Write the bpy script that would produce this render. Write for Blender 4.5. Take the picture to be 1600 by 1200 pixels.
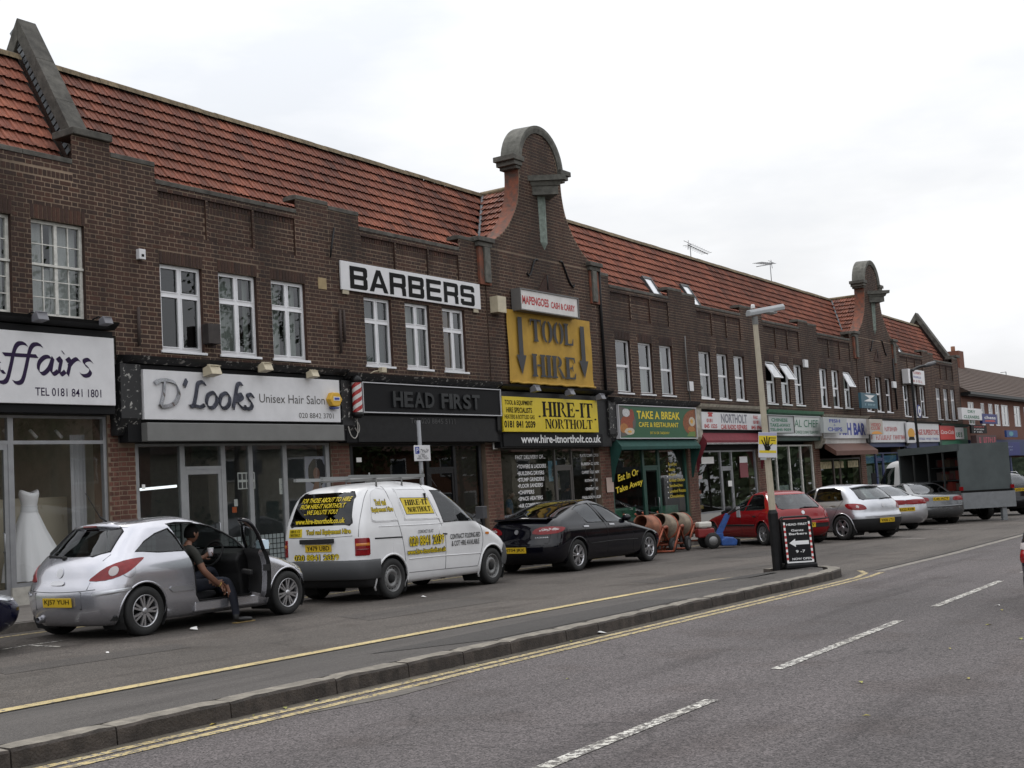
import bpy, bmesh, math, random
from mathutils import Vector, Matrix
R = math.radians
random.seed(7)
for o in list(bpy.data.objects): bpy.data.objects.remove(o)
scene = bpy.context.scene
C = scene.collection

# ------------------------------------------------------------------ camera
# street runs along +X, shops face -Y, the whole street falls gently towards +X
FPX, PITCH, ROLL, YAW, CAMH, SLOPE = 1950.35, 0.08292, -0.05939, 0.59105, 1.37921, 0.01374
YF = 17.86                                   # shop front plane
cd = bpy.data.cameras.new('camera'); cam = bpy.data.objects.new('camera', cd); C.objects.link(cam)
scene.camera = cam
cd.sensor_width = 36; cd.lens = 36 * FPX / 1600; cd.clip_start = .1; cd.clip_end = 3000
_fw = Vector((math.cos(YAW) * math.cos(PITCH), math.sin(YAW) * math.cos(PITCH), math.sin(PITCH)))
_rt = Vector((math.sin(YAW), -math.cos(YAW), 0)); _up = _rt.cross(_fw)
_c, _s = math.cos(ROLL), math.sin(ROLL)
_R = _rt * _c + _up * _s; _U = _up * _c - _rt * _s
cam.matrix_world = Matrix(((_R.x, _U.x, -_fw.x, 0), (_R.y, _U.y, -_fw.y, 0), (_R.z, _U.z, -_fw.z, CAMH), (0, 0, 0, 1)))
scene.render.resolution_x = 1024; scene.render.resolution_y = 768
scene.render.engine = 'CYCLES'
try:
    scene.cycles.max_bounces = 7; scene.cycles.transparent_max_bounces = 10; scene.cycles.caustics_reflective = False; scene.cycles.caustics_refractive = False
    scene.cycles.use_denoising = True
except Exception: pass
vs = scene.view_settings
vs.view_transform = 'Standard'; vs.look = 'None'; vs.gamma = 1; vs.use_curve_mapping = False; vs.exposure = 0.12

# ------------------------------------------------------------------ overcast sky
SUN_EL, SUN_AZ = R(52), R(20)
w = bpy.data.worlds.new('World'); scene.world = w; w.use_nodes = True
nt = w.node_tree; nt.nodes.clear()
def wn(t, **k):
    n = nt.nodes.new(t)
    for a, b in k.items(): setattr(n, a, b)
    return n
out = wn('ShaderNodeOutputWorld'); bg = wn('ShaderNodeBackground'); sky = wn('ShaderNodeTexSky')
sky.sky_type = 'NISHITA'; sky.sun_disc = False; sky.sun_elevation = SUN_EL; sky.sun_rotation = SUN_AZ; sky.air_density = 1.5; sky.dust_density = 4
scl = wn('ShaderNodeMixRGB', blend_type='MULTIPLY'); scl.inputs[0].default_value = 1; scl.inputs[2].default_value = (.1, .1, .1, 1)
nt.links.new(sky.outputs[0], scl.inputs[1])
tc = wn('ShaderNodeTexCoord'); mp = wn('ShaderNodeMapping'); mp.inputs['Scale'].default_value = (1, 1, 3.2)
nt.links.new(tc.outputs['Generated'], mp.inputs[0])
nz = wn('ShaderNodeTexNoise'); nz.inputs['Scale'].default_value = 2.1; nz.inputs['Detail'].default_value = 6; nz.inputs['Roughness'].default_value = .55
nt.links.new(mp.outputs[0], nz.inputs['Vector'])
rp = wn('ShaderNodeValToRGB')
rp.color_ramp.elements[0].position = .32; rp.color_ramp.elements[0].color = (.78, .81, .86, 1)
rp.color_ramp.elements[1].position = .64; rp.color_ramp.elements[1].color = (1.12, 1.13, 1.16, 1)
e = rp.color_ramp.elements.new(.49); e.color = (.95, .96, .98, 1)
nt.links.new(nz.outputs[0], rp.inputs[0])
mx = wn('ShaderNodeMixRGB'); mx.inputs[0].default_value = .95
nt.links.new(scl.outputs[0], mx.inputs[1]); nt.links.new(rp.outputs[0], mx.inputs[2])
# standard overcast sky: brightest overhead, dimmer towards the horizon
sx = wn('ShaderNodeSeparateXYZ'); nt.links.new(tc.outputs['Generated'], sx.inputs[0])
gr = wn('ShaderNodeMath', operation='MULTIPLY_ADD', use_clamp=False); gr.inputs[1].default_value = 1.0; gr.inputs[2].default_value = .74
cl = wn('ShaderNodeMath', operation='MAXIMUM'); cl.inputs[1].default_value = 0; nt.links.new(sx.outputs['Z'], cl.inputs[0]); nt.links.new(cl.outputs[0], gr.inputs[0])
ov = wn('ShaderNodeMixRGB', blend_type='MULTIPLY'); ov.inputs[0].default_value = 1; nt.links.new(mx.outputs[0], ov.inputs[1]); nt.links.new(gr.outputs[0], ov.inputs[2])
nt.links.new(ov.outputs[0], bg.inputs[0]); bg.inputs[1].default_value = 1.0
nt.links.new(bg.outputs[0], out.inputs[0])
sd = bpy.data.lights.new('sun', 'SUN'); sd.energy = 1.0; sd.angle = R(14); sd.color = (1, .96, .9)
sun = bpy.data.objects.new('sun', sd); C.objects.link(sun)
# light arrives from behind the terrace, high: soft shade under the cars and on the fronts
_d = Vector((math.sin(SUN_AZ) * math.cos(SUN_EL), math.cos(SUN_AZ) * math.cos(SUN_EL), math.sin(SUN_EL)))
sun.rotation_euler = _d.to_track_quat('Z', 'Y').to_euler()

def gz(X): return -SLOPE * X

# ------------------------------------------------------------------ helpers
def link(o, parent=None):
    C.objects.link(o)
    if parent is not None: o.parent = parent
    return o
def tag(o, label, cat, group=None):
    o['label'] = label; o['category'] = cat
    if group: o['group'] = group
    return o
def empty(name, loc, rz=0, label=None, cat=None, group=None, rot=None):
    o = bpy.data.objects.new(name, None); o.empty_display_size = .2
    o.location = loc; o.rotation_euler = rot if rot else (0, 0, rz); C.objects.link(o)
    if label: tag(o, label, cat, group)
    return o
def copy_tree(o, parent=None):
    c = o.copy(); C.objects.link(c); c.parent = parent
    for ch in o.children: copy_tree(ch, c)
    return c

class MB:
    def __init__(s): s.v = []; s.f = []; s.m = []; s.sm = []
    def add(s, vs, fs, m=0, smooth=False):
        b = len(s.v); s.v += [tuple(p) for p in vs]
        for f in fs: s.f.append([i + b for i in f]); s.m.append(m); s.sm.append(smooth)
        return s
    def box(s, x0, x1, y0, y1, z0, z1, m=0):
        return s.add([(x0,y0,z0),(x1,y0,z0),(x1,y1,z0),(x0,y1,z0),(x0,y0,z1),(x1,y0,z1),(x1,y1,z1),(x0,y1,z1)],
                     [(0,3,2,1),(4,5,6,7),(0,1,5,4),(1,2,6,5),(2,3,7,6),(3,0,4,7)], m)
    def obox(s, M, sx, sy, sz, m=0):       # centred box through a matrix
        p = [M @ Vector((a*sx/2, b*sy/2, c*sz/2)) for c in (-1,1) for b in (-1,1) for a in (-1,1)]
        return s.add(p, [(0,2,3,1),(4,5,7,6),(0,1,5,4),(1,3,7,5),(3,2,6,7),(2,0,4,6)], m)
    def prism(s, pts, a, b, axis='y', m=0, smooth=False):
        n = len(pts)
        def P(p, t): return {'y': (p[0], t, p[1]), 'x': (t, p[0], p[1]), 'z': (p[0], p[1], t)}[axis]
        vs = [P(p, a) for p in pts] + [P(p, b) for p in pts]
        s.add(vs, [list(range(n))[::-1], list(range(n, 2*n))], m)
        k = len(s.v) - 2*n
        for i in range(n):
            j = (i+1) % n
            s.f.append([k+i, k+j, k+n+j, k+n+i]); s.m.append(m); s.sm.append(smooth)
        return s
    def tube(s, path, r, n=8, m=0, caps=True, closed=False):
        path = [Vector(p) for p in path]; N = len(path); rings = []
        rr = r if hasattr(r, '__len__') else [r]*N
        prev = None
        for i, p in enumerate(path):
            if closed: t = path[(i+1)%N] - path[i-1]
            else: t = path[min(i+1, N-1)] - path[max(i-1, 0)]
            t.normalize()
            if prev is None:
                a = Vector((0,0,1)) if abs(t.z) < .9 else Vector((1,0,0))
                u = t.cross(a).normalized()
            else: u = (prev - t*prev.dot(t)).normalized()
            prev = u; v = t.cross(u)
            rings.append([p + u*(rr[i]*math.cos(2*math.pi*k/n)) + v*(rr[i]*math.sin(2*math.pi*k/n)) for k in range(n)])
        vs = [q for g in rings for q in g]; fs = []
        for i in range(N if closed else N-1):
            j = (i+1) % N
            for k in range(n): fs.append((i*n+k, i*n+(k+1)%n, j*n+(k+1)%n, j*n+k))
        s.add(vs, fs, m, True)
        if caps and not closed:
            b = len(s.v) - N*n
            s.f.append([b+k for k in range(n)][::-1]); s.m.append(m); s.sm.append(False)
            s.f.append([b+(N-1)*n+k for k in range(n)]); s.m.append(m); s.sm.append(False)
        return s
    def lathe(s, prof, o=(0,0,0), ax=(0,0,1), n=24, m=0, smooth=True):   # prof: (radius, height)
        ax = Vector(ax).normalized(); o = Vector(o)
        a = Vector((0,0,1)) if abs(ax.z) < .9 else Vector((1,0,0))
        u = ax.cross(a).normalized(); v = ax.cross(u)
        vs = []
        for r, h in prof:
            for k in range(n):
                t = 2*math.pi*k/n
                vs.append(o + ax*h + u*(r*math.cos(t)) + v*(r*math.sin(t)))
        fs = []
        for i in range(len(prof)-1):
            for k in range(n): fs.append((i*n+k, i*n+(k+1)%n, (i+1)*n+(k+1)%n, (i+1)*n+k))
        return s.add(vs, fs, m, smooth)
    def ball(s, c, rx, ry, rz, n=12, m=0):
        c = Vector(c); vs = []; fs = []; h = n//2
        for i in range(h+1):
            a = math.pi*i/h - math.pi/2
            for k in range(n):
                t = 2*math.pi*k/n
                vs.append((c.x+rx*math.cos(a)*math.cos(t), c.y+ry*math.cos(a)*math.sin(t), c.z+rz*math.sin(a)))
        for i in range(h):
            for k in range(n): fs.append((i*n+k, i*n+(k+1)%n, (i+1)*n+(k+1)%n, (i+1)*n+k))
        return s.add(vs, fs, m, True)
    def xform(s, M):
        s.v = [tuple(M @ Vector(p)) for p in s.v]; return s
    def mesh(s, name):
        me = bpy.data.meshes.new(name); me.from_pydata(s.v, [], s.f)
        return me
    def build(s, name, mats, parent=None, bevel=0, loc=None, rot=None, kind=None, label=None):
        me = s.mesh(name)
        if not isinstance(mats, (list, tuple)): mats = [mats]
        for x in mats: me.materials.append(x)
        me.polygons.foreach_set('material_index', s.m); me.polygons.foreach_set('use_smooth', s.sm)
        me.update()
        o = bpy.data.objects.new(name, me); link(o, parent)
        if loc: o.location = loc
        if rot: o.rotation_euler = rot
        if bevel:
            b = o.modifiers.new('bevel', 'BEVEL'); b.width = bevel; b.segments = 2; b.limit_method = 'ANGLE'
        if kind: o['kind'] = kind
        if label: o['label'] = label
        return o

def interp(tab, z):
    if z <= tab[0][0]: return tab[0][1]
    for i in range(len(tab)-1):
        a, b = tab[i], tab[i+1]
        if z <= b[0]: return a[1] + (b[1]-a[1])*(z-a[0])/(b[0]-a[0])
    return tab[-1][1]
def smoothtab(tab):                         # monotone cubic (pchip) lookup
    xs = [t[0] for t in tab]; ys = [t[1] for t in tab]; n = len(xs)
    d = [(ys[i+1]-ys[i])/(xs[i+1]-xs[i]) for i in range(n-1)]
    m = [d[0]] + [0 if d[i-1]*d[i] <= 0 else 2*d[i-1]*d[i]/(d[i-1]+d[i]) for i in range(1, n-1)] + [d[-1]]
    def f(x):
        if x <= xs[0]: return ys[0]
        if x >= xs[-1]: return ys[-1]
        i = 0
        while x > xs[i+1]: i += 1
        h = xs[i+1]-xs[i]; t = (x-xs[i])/h
        return ((1+2*t)*(1-t)**2*ys[i] + t*(1-t)**2*h*m[i] + t*t*(3-2*t)*ys[i+1] + t*t*(t-1)*h*m[i+1])
    return f
def catmull(pts, n=6, closed=False):
    pts = [Vector(p) for p in pts]; N = len(pts); o = []
    for i in range(N if closed else N-1):
        g = lambda k: pts[k % N] if closed else pts[max(0, min(N-1, k))]
        a, b, c_, d = g(i-1), g(i), g(i+1), g(i+2)
        for k in range(n):
            t = k/n
            o.append(.5*((2*b) + (c_-a)*t + (2*a-5*b+4*c_-d)*t*t + (3*b-a-3*c_+d)*t**3))
    if not closed: o.append(pts[-1])
    return o

# ------------------------------------------------------------------ materials
MATS = {}
def mat(name, col, rough=.6, metal=0, var=0, vscale=6, bump=0, bscale=40, island=0, coat=0, emit=None, emits=0, spec=None, col2=None, detail=5, stretch=None, dark=None, soot=0):
    """principled; var/col2 = noise mottling, island = colour change from piece to piece"""
    if name in MATS: return MATS[name]
    m = bpy.data.materials.new(name); m.use_nodes = True; t = m.node_tree; b = t.nodes['Principled BSDF']
    b.inputs['Base Color'].default_value = (*col, 1); b.inputs['Roughness'].default_value = rough; b.inputs['Metallic'].default_value = metal
    if coat: b.inputs['Coat Weight'].default_value = coat; b.inputs['Coat Roughness'].default_value = .04
    if spec is not None: b.inputs['Specular IOR Level'].default_value = spec
    if emit: b.inputs['Emission Color'].default_value = (*emit, 1); b.inputs['Emission Strength'].default_value = emits
    L = t.links.new; last = None
    co = t.nodes.new('ShaderNodeTexCoord').outputs['Object']
    if stretch:
        mpn = t.nodes.new('ShaderNodeMapping'); mpn.inputs['Scale'].default_value = stretch; L(co, mpn.inputs[0]); co = mpn.outputs[0]
    if var or col2:
        n = t.nodes.new('ShaderNodeTexNoise'); n.inputs['Scale'].default_value = vscale; n.inputs['Detail'].default_value = detail; n.inputs['Roughness'].default_value = .6
        L(co, n.inputs['Vector'])
        r = t.nodes.new('ShaderNodeValToRGB'); r.color_ramp.elements[0].position = .32; r.color_ramp.elements[1].position = .68
        c2 = col2 if col2 else tuple(min(1, c*(1+var)) for c in col); c1 = col if col2 else tuple(c*(1-var) for c in col)
        r.color_ramp.elements[0].color = (*c1, 1); r.color_ramp.elements[1].color = (*c2, 1)
        L(n.outputs[0], r.inputs[0]); last = r.outputs[0]
    if island:
        oi = t.nodes.new('ShaderNodeObjectInfo'); ge = t.nodes.new('ShaderNodeNewGeometry')
        ad = t.nodes.new('ShaderNodeMath'); ad.operation = 'ADD'; L(oi.outputs['Random'], ad.inputs[0]); L(ge.outputs['Random Per Island'], ad.inputs[1])
        fr = t.nodes.new('ShaderNodeMath'); fr.operation = 'FRACT'; L(ad.outputs[0], fr.inputs[0])
        r = t.nodes.new('ShaderNodeValToRGB')
        if dark: cols = dark
        else: cols = [(1-island,)*3, (1, 1, 1), (1+island,)*3]
        r.color_ramp.elements[0].color = (*cols[0], 1); r.color_ramp.elements[1].color = (*cols[-1], 1)
        for i, c in enumerate(cols[1:-1]):
            e = r.color_ramp.elements.new((i+1)/(len(cols)-1)); e.color = (*c, 1)
        L(fr.outputs[0], r.inputs[0])
        mm = t.nodes.new('ShaderNodeMixRGB'); mm.blend_type = 'MULTIPLY'; mm.inputs[0].default_value = 1
        if last: L(last, mm.inputs[1])
        else: mm.inputs[1].default_value = (*col, 1)
        L(r.outputs[0], mm.inputs[2]); last = mm.outputs[0]
    if soot:                                 # soot, damp runs and moss in world position, so neighbouring pieces share them
        ps = t.nodes.new('ShaderNodeNewGeometry').outputs['Position']
        for sc, lo, p0, p1 in (((.55, .55, .28), 1-soot, .38, .56), ((2.6, 2.6, .30), 1-soot*.7, .36, .50)):
            mq = t.nodes.new('ShaderNodeMapping'); mq.inputs['Scale'].default_value = sc; L(ps, mq.inputs[0])
            n = t.nodes.new('ShaderNodeTexNoise'); n.inputs['Scale'].default_value = 1; n.inputs['Detail'].default_value = 6; L(mq.outputs[0], n.inputs['Vector'])
            r = t.nodes.new('ShaderNodeValToRGB'); r.color_ramp.elements[0].position = p0; r.color_ramp.elements[1].position = p1; r.color_ramp.elements[0].color = (lo, lo, lo, 1); L(n.outputs[0], r.inputs[0])
            mm = t.nodes.new('ShaderNodeMixRGB'); mm.blend_type = 'MULTIPLY'; mm.inputs[0].default_value = 1
            if last: L(last, mm.inputs[1])
            else: mm.inputs[1].default_value = (*col, 1)
            L(r.outputs[0], mm.inputs[2]); last = mm.outputs[0]
    if last: L(last, b.inputs['Base Color'])
    if bump:
        n = t.nodes.new('ShaderNodeTexNoise'); n.inputs['Scale'].default_value = bscale; n.inputs['Detail'].default_value = 4; L(co, n.inputs['Vector'])
        bp = t.nodes.new('ShaderNodeBump'); bp.inputs['Strength'].default_value = bump; bp.inputs['Distance'].default_value = .02
        L(n.outputs[0], bp.inputs['Height']); L(bp.outputs[0], b.inputs['Normal'])
    MATS[name] = m; return m
def glassmat(name, tint=(.6, .63, .62), refl=.06, bumpy=0, boost=1.0):
    """single-sheet window glass: tinted transparency plus fresnel reflection"""
    if name in MATS: return MATS[name]
    m = bpy.data.materials.new(name); m.use_nodes = True; t = m.node_tree; t.nodes.clear(); L = t.links.new
    o = t.nodes.new('ShaderNodeOutputMaterial'); mxs = t.nodes.new('ShaderNodeMixShader'); tr = t.nodes.new('ShaderNodeBsdfTransparent'); gl = t.nodes.new('ShaderNodeBsdfGlossy')
    tr.inputs[0].default_value = (*tint, 1); gl.inputs['Roughness'].default_value = .01; gl.inputs[0].default_value = (.95, .97, 1, 1)
    fr = t.nodes.new('ShaderNodeLayerWeight'); fr.inputs[0].default_value = .5
    pw = t.nodes.new('ShaderNodeMath'); pw.operation = 'POWER'; pw.inputs[1].default_value = 4.0; L(fr.outputs['Facing'], pw.inputs[0])
    ma = t.nodes.new('ShaderNodeMath'); ma.operation = 'MULTIPLY_ADD'; ma.inputs[1].default_value = .95*boost; ma.inputs[2].default_value = refl; ma.use_clamp = True
    L(pw.outputs[0], ma.inputs[0]); L(ma.outputs[0], mxs.inputs[0]); L(tr.outputs[0], mxs.inputs[1]); L(gl.outputs[0], mxs.inputs[2]); L(mxs.outputs[0], o.inputs[0])
    if bumpy:
        n = t.nodes.new('ShaderNodeTexNoise'); n.inputs['Scale'].default_value = 1.3; co = t.nodes.new('ShaderNodeTexCoord'); L(co.outputs['Object'], n.inputs['Vector'])
        bp = t.nodes.new('ShaderNodeBump'); bp.inputs['Strength'].default_value = bumpy; bp.inputs['Distance'].default_value = .02
        L(n.outputs[0], bp.inputs['Height']); L(bp.outputs[0], gl.inputs['Normal']); L(bp.outputs[0], fr.inputs['Normal'])
    MATS[name] = m; return m

# ------------------------------------------------------------------ lettering
_txt = {}
def text_mesh(s, off=0.0, shear=0.0, space=1.0):
    key = (s, off, shear, space)
    if key not in _txt:
        cu = bpy.data.curves.new('t', 'FONT'); cu.body = s; cu.size = 1; cu.offset = off; cu.shear = shear; cu.space_character = space; cu.resolution_u = 3; cu.fill_mode = 'FRONT'
        ob = bpy.data.objects.new('t', cu); me = ob.to_mesh()
        vs = [(v.co.x, v.co.y) for v in me.vertices]; fs = [list(p.vertices) for p in me.polygons]
        ob.to_mesh_clear(); bpy.data.objects.remove(ob); bpy.data.curves.remove(cu)
        xs = [p[0] for p in vs] or [0]; ys = [p[1] for p in vs] or [0]
        _txt[key] = (vs, fs, min(xs), max(xs), min(ys), max(ys))
    return _txt[key]
def text_to(mb, s, x0, x1, z0, z1, y=-.004, m=0, off=0.0, shear=0.0, space=1.0, thick=0):
    """lettering stretched into the rectangle x0..x1, z0..z1 on the plane y (facing -y)"""
    vs, fs, a, b, c, d = text_mesh(s, off, shear, space)
    kx = (x1-x0)/(b-a); kz = (z1-z0)/(d-c)
    P = [(x0+(p[0]-a)*kx, y, z0+(p[1]-c)*kz) for p in vs]
    mb.add(P, fs, m)
    if thick:
        from collections import Counter
        cnt = Counter()
        for f in fs:
            for i in range(len(f)): cnt[tuple(sorted((f[i], f[i-1])))] += 1
        n = len(P); Q = P + [(p[0], p[1]+thick, p[2]) for p in P]; sides = []
        for f in fs:
            for i in range(len(f)):
                e = (f[i-1], f[i])
                if cnt[tuple(sorted(e))] == 1: sides.append((e[0], e[0]+n, e[1]+n, e[1]))
        mb.add(Q, sides, m)
    return mb
# broad-nib pen letters (chancery italic)
PEN = {
 'A': ([[(0,0),(.18,.12),(.42,.62),(.62,1.0)],[(.62,1.0),(.68,.5),(.74,.05),(.86,0)],[(.24,.36),(.74,.36)]],.9),
 'f': ([[(-.22,-.32),(-.10,-.36),(0.02,-.25),(.12,.2),(.22,.75),(.32,.98),(.46,1.02),(.56,.96)],[(-.06,.60),(.42,.60)]],.40),
 'a': ([[(.44,.50),(.36,.60),(.22,.58),(.08,.40),(.04,.16),(.10,.02),(.20,.02),(.34,.22),(.45,.58)],[(.45,.58),(.39,.2),(.40,.03),(.48,.02),(.58,.12)]],.56),
 'i': ([[(.0,.48),(.12,.58),(.08,.3),(.05,.08),(.10,.0),(.22,.12)],[(.15,.80),(.19,.78)]],.26),
 'r': ([[(.0,.48),(.12,.58),(.08,.3),(.02,.0)],[(.06,.3),(.18,.5),(.30,.59),(.38,.52)]],.38),
 's': ([[(.36,.50),(.26,.59),(.13,.54),(.12,.42),(.24,.30),(.30,.16),(.22,.02),(.08,.0),(.0,.08)]],.42),
 'D': ([[(-.12,.86),(.06,.98),(.34,1.0),(.62,.88),(.74,.55),(.62,.2),(.34,.03),(.02,.0)],[(.22,.98),(.18,.5),(.06,.02)]],.88),
 "'": ([[(.16,1.04),(.06,.80)]],.24),
 'L': ([[(.62,.92),(.50,1.0),(.34,.90),(.26,.5),(.16,.10),(.02,.02)],[(.02,.04),(.2,.06),(.42,.02),(.56,.10)]],.62),
 'o': ([[(.26,.60),(.10,.48),(.03,.2),(.12,.02),(.28,.02),(.42,.2),(.44,.45),(.34,.59),(.26,.60)]],.52),
 'k': ([[(.44,.98),(.34,1.02),(.24,.9),(.14,.45),(.04,.0)],[(.12,.28),(.26,.50),(.40,.58),(.44,.46),(.30,.34),(.16,.30)],[(.20,.32),(.34,.10),(.50,.0),(.58,.08)]],.54),
}
def pen_word(s, nib=(.036, .064)):
    out_ = []; x = 0
    for ch in s:
        strokes, adv = PEN[ch]; vs = []; fs = []
        for j, st in enumerate(strokes):
            P = catmull([Vector((a+x, b, 0)) for a, b in st], 5)
            base = len(vs)
            for p in P: vs += [(p.x-nib[0], p.y+nib[1]), (p.x+nib[0], p.y-nib[1])]
            for i in range(len(P)-1): fs.append((base+2*i, base+2*i+1, base+2*i+3, base+2*i+2))
        out_.append((vs, fs)); x += adv
    return out_
# stencil slab letters
def sten(ch):
    def stem(x, wd=.24, s=.07): return [[(x-s,0),(x+wd+s,0),(x+wd+s,.06),(x+wd,.10),(x+wd,.90),(x+wd+s,.94),(x+wd+s,1),(x-s,1),(x-s,.94),(x,.90),(x,.10),(x-s,.06)]]
    def arc(cx, cz, rx, rz, tx, tz, a0, a1, n=10):
        o = []; i = []
        for k in range(n+1):
            a = R(a0+(a1-a0)*k/n); o.append((cx+rx*math.cos(a), cz+rz*math.sin(a))); i.append((cx+(rx-tx)*math.cos(a), cz+(rz-tz)*math.sin(a)))
        return [o[k:k+2]+[i[k+1], i[k]] for k in range(n)]
    if ch == 'I': return stem(.08), .42
    if ch == 'H': return stem(.08)+stem(.66)+[[(.36,.46),(.62,.46),(.62,.55),(.36,.55)]], 1.0
    if ch == 'T': return stem(.34)+[[(0,.70),(.06,.70),(.10,.90),(.30,.93),(.30,1),(0,1)],[(.92,.70),(.86,.70),(.82,.90),(.62,.93),(.62,1),(.92,1)]], .94
    if ch == 'L': return stem(.08)+[[(.37,0),(.76,0),(.80,.32),(.74,.32),(.66,.10),(.37,.07)]], .82
    if ch == 'E': return stem(.08)+[[(.37,0),(.74,0),(.80,.28),(.74,.28),(.64,.09),(.37,.07)],[(.37,.93),(.64,.91),(.72,.74),(.78,.74),(.74,1),(.37,1)],[(.37,.46),(.52,.46),(.56,.36),(.60,.36),(.60,.66),(.56,.66),(.52,.55),(.37,.55)]], .84
    if ch == 'R': return stem(.08)+arc(.42,.74,.32,.26,.20,.08,-88,88)+[[(.44,.46),(.60,.46),(.92,.05),(.98,0),(.74,0)]], .98
    if ch == 'N': return stem(.06,.12,.06)+stem(.74,.12,.06)+[[(.20,1),(.36,1),(.72,.30),(.72,.02)][:], [(.20,1),(.72,.02),(.66,.02),(.20,.88)]], .94
    if ch == 'O': return arc(.44,.5,.42,.51,.24,.08,98,262)+arc(.50,.5,.42,.51,.24,.08,-82,82), .96
    if ch == '-': return [[(.04,.42),(.42,.42),(.42,.54),(.04,.54)]], .5
    if ch == '.': return arc(.14,.12,.12,.12,.119,.119,0,360,12), .30
    return [], .4
def stencil_to(mb, s, x0, x1, z0, z1, y=-.004, m=0):
    gl = [sten(c) for c in s]; tot = sum(g[1] for g in gl); k = (x1-x0)/tot; x = x0; h = z1-z0
    for polys, adv in gl:
        for p in polys: mb.add([(x+a*k, y, z0+b*h) for a, b in p], [list(range(len(p)))], m)
        x += adv*k
    return mb
# ------------------------------------------------------------------ ground
def tarmac(name, base, light, patch, fleck=.5, scale=95):
    """asphalt: aggregate flecks, broad worn bands, oil and patch stains"""
    m = bpy.data.materials.new(name); m.use_nodes = True; t = m.node_tree; b = t.nodes['Principled BSDF']; L = t.links.new
    co = t.nodes.new('ShaderNodeTexCoord').outputs['Object']
    def noise(sc, det=4, st=None):
        n = t.nodes.new('ShaderNodeTexNoise'); n.inputs['Scale'].default_value = sc; n.inputs['Detail'].default_value = det
        if st:
            mpn = t.nodes.new('ShaderNodeMapping'); mpn.inputs['Scale'].default_value = st; L(co, mpn.inputs[0]); L(mpn.outputs[0], n.inputs['Vector'])
        else: L(co, n.inputs['Vector'])
        return n.outputs[0]
    def ramp(src, p0, c0, p1, c1):
        r = t.nodes.new('ShaderNodeValToRGB'); r.color_ramp.elements[0].position = p0; r.color_ramp.elements[1].position = p1
        r.color_ramp.elements[0].color = (*c0, 1); r.color_ramp.elements[1].color = (*c1, 1); L(src, r.inputs[0]); return r.outputs[0]
    def mul(a, bb, f=1):
        x = t.nodes.new('ShaderNodeMixRGB'); x.blend_type = 'MULTIPLY'; x.inputs[0].default_value = f; L(a, x.inputs[1]); L(bb, x.inputs[2]); return x.outputs[0]
    v = t.nodes.new('ShaderNodeTexVoronoi'); v.inputs['Scale'].default_value = scale; L(co, v.inputs['Vector'])
    c = ramp(v.outputs['Color'], .1, tuple(x*(1-fleck) for x in base), .95, tuple(x*(1+fleck) for x in light))
    c = mul(c, ramp(noise(scale*.33, 3), .3, (.78,)*3, .7, (1.22,)*3))
    c = mul(c, ramp(noise(.5, 5, (.35, 1.5, 1)), .3, (.74, .73, .72), .7, (1.2, 1.17, 1.16)))
    c = mul(c, ramp(noise(1.1, 6), .34, patch, .46, (1, 1, 1)))
    c = mul(c, ramp(noise(.9, 7, (.25, 2.2, 1)), .36, (.80, .79, .79), .44, (1, 1, 1)))
    # fine cracks, here and there
    dn = t.nodes.new('ShaderNodeTexNoise'); dn.inputs['Scale'].default_value = 1.5; dn.inputs['Detail'].default_value = 5; L(co, dn.inputs['Vector'])
    ad = t.nodes.new('ShaderNodeMixRGB'); ad.blend_type = 'ADD'; ad.inputs[0].default_value = .7; L(co, ad.inputs[1]); L(dn.outputs['Color'], ad.inputs[2])
    vc = t.nodes.new('ShaderNodeTexVoronoi'); vc.feature = 'DISTANCE_TO_EDGE'; vc.inputs['Scale'].default_value = .5; L(ad.outputs[0], vc.inputs['Vector'])
    ck = ramp(vc.outputs[0], .003, (.66, .66, .66), .009, (1, 1, 1)); mk = ramp(noise(.35, 2), .5, (0, 0, 0), .56, (1, 1, 1))
    x = t.nodes.new('ShaderNodeMixRGB'); x.blend_type = 'MULTIPLY'; L(mk, x.inputs[0]); L(c, x.inputs[1]); L(ck, x.inputs[2]); c = x.outputs[0]
    L(c, b.inputs['Base Color']); b.inputs['Roughness'].default_value = .82; b.inputs['Specular IOR Level'].default_value = .35
    bp = t.nodes.new('ShaderNodeBump'); bp.inputs['Strength'].default_value = .55; bp.inputs['Distance'].default_value = .008
    L(v.outputs['Distance'], bp.inputs['Height']); L(bp.outputs[0], b.inputs['Normal'])
    return m
M_road = tarmac('road asphalt', (.052, .047, .048), (.098, .088, .089), (.85, .82, .80))
M_access = tarmac('access road asphalt', (.052, .047, .043), (.094, .083, .074), (.74, .72, .70), .45, 110)
M_path = tarmac('footpath asphalt', (.058, .054, .051), (.080, .074, .070), (.80, .80, .80), .25, 160)
M_patch = tarmac('patched asphalt', (.038, .036, .035), (.054, .051, .049), (.9, .9, .9), .22, 170)
M_patch2 = tarmac('faded repair asphalt', (.046, .042, .039), (.078, .070, .064), (.9, .9, .9), .38, 120)
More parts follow.
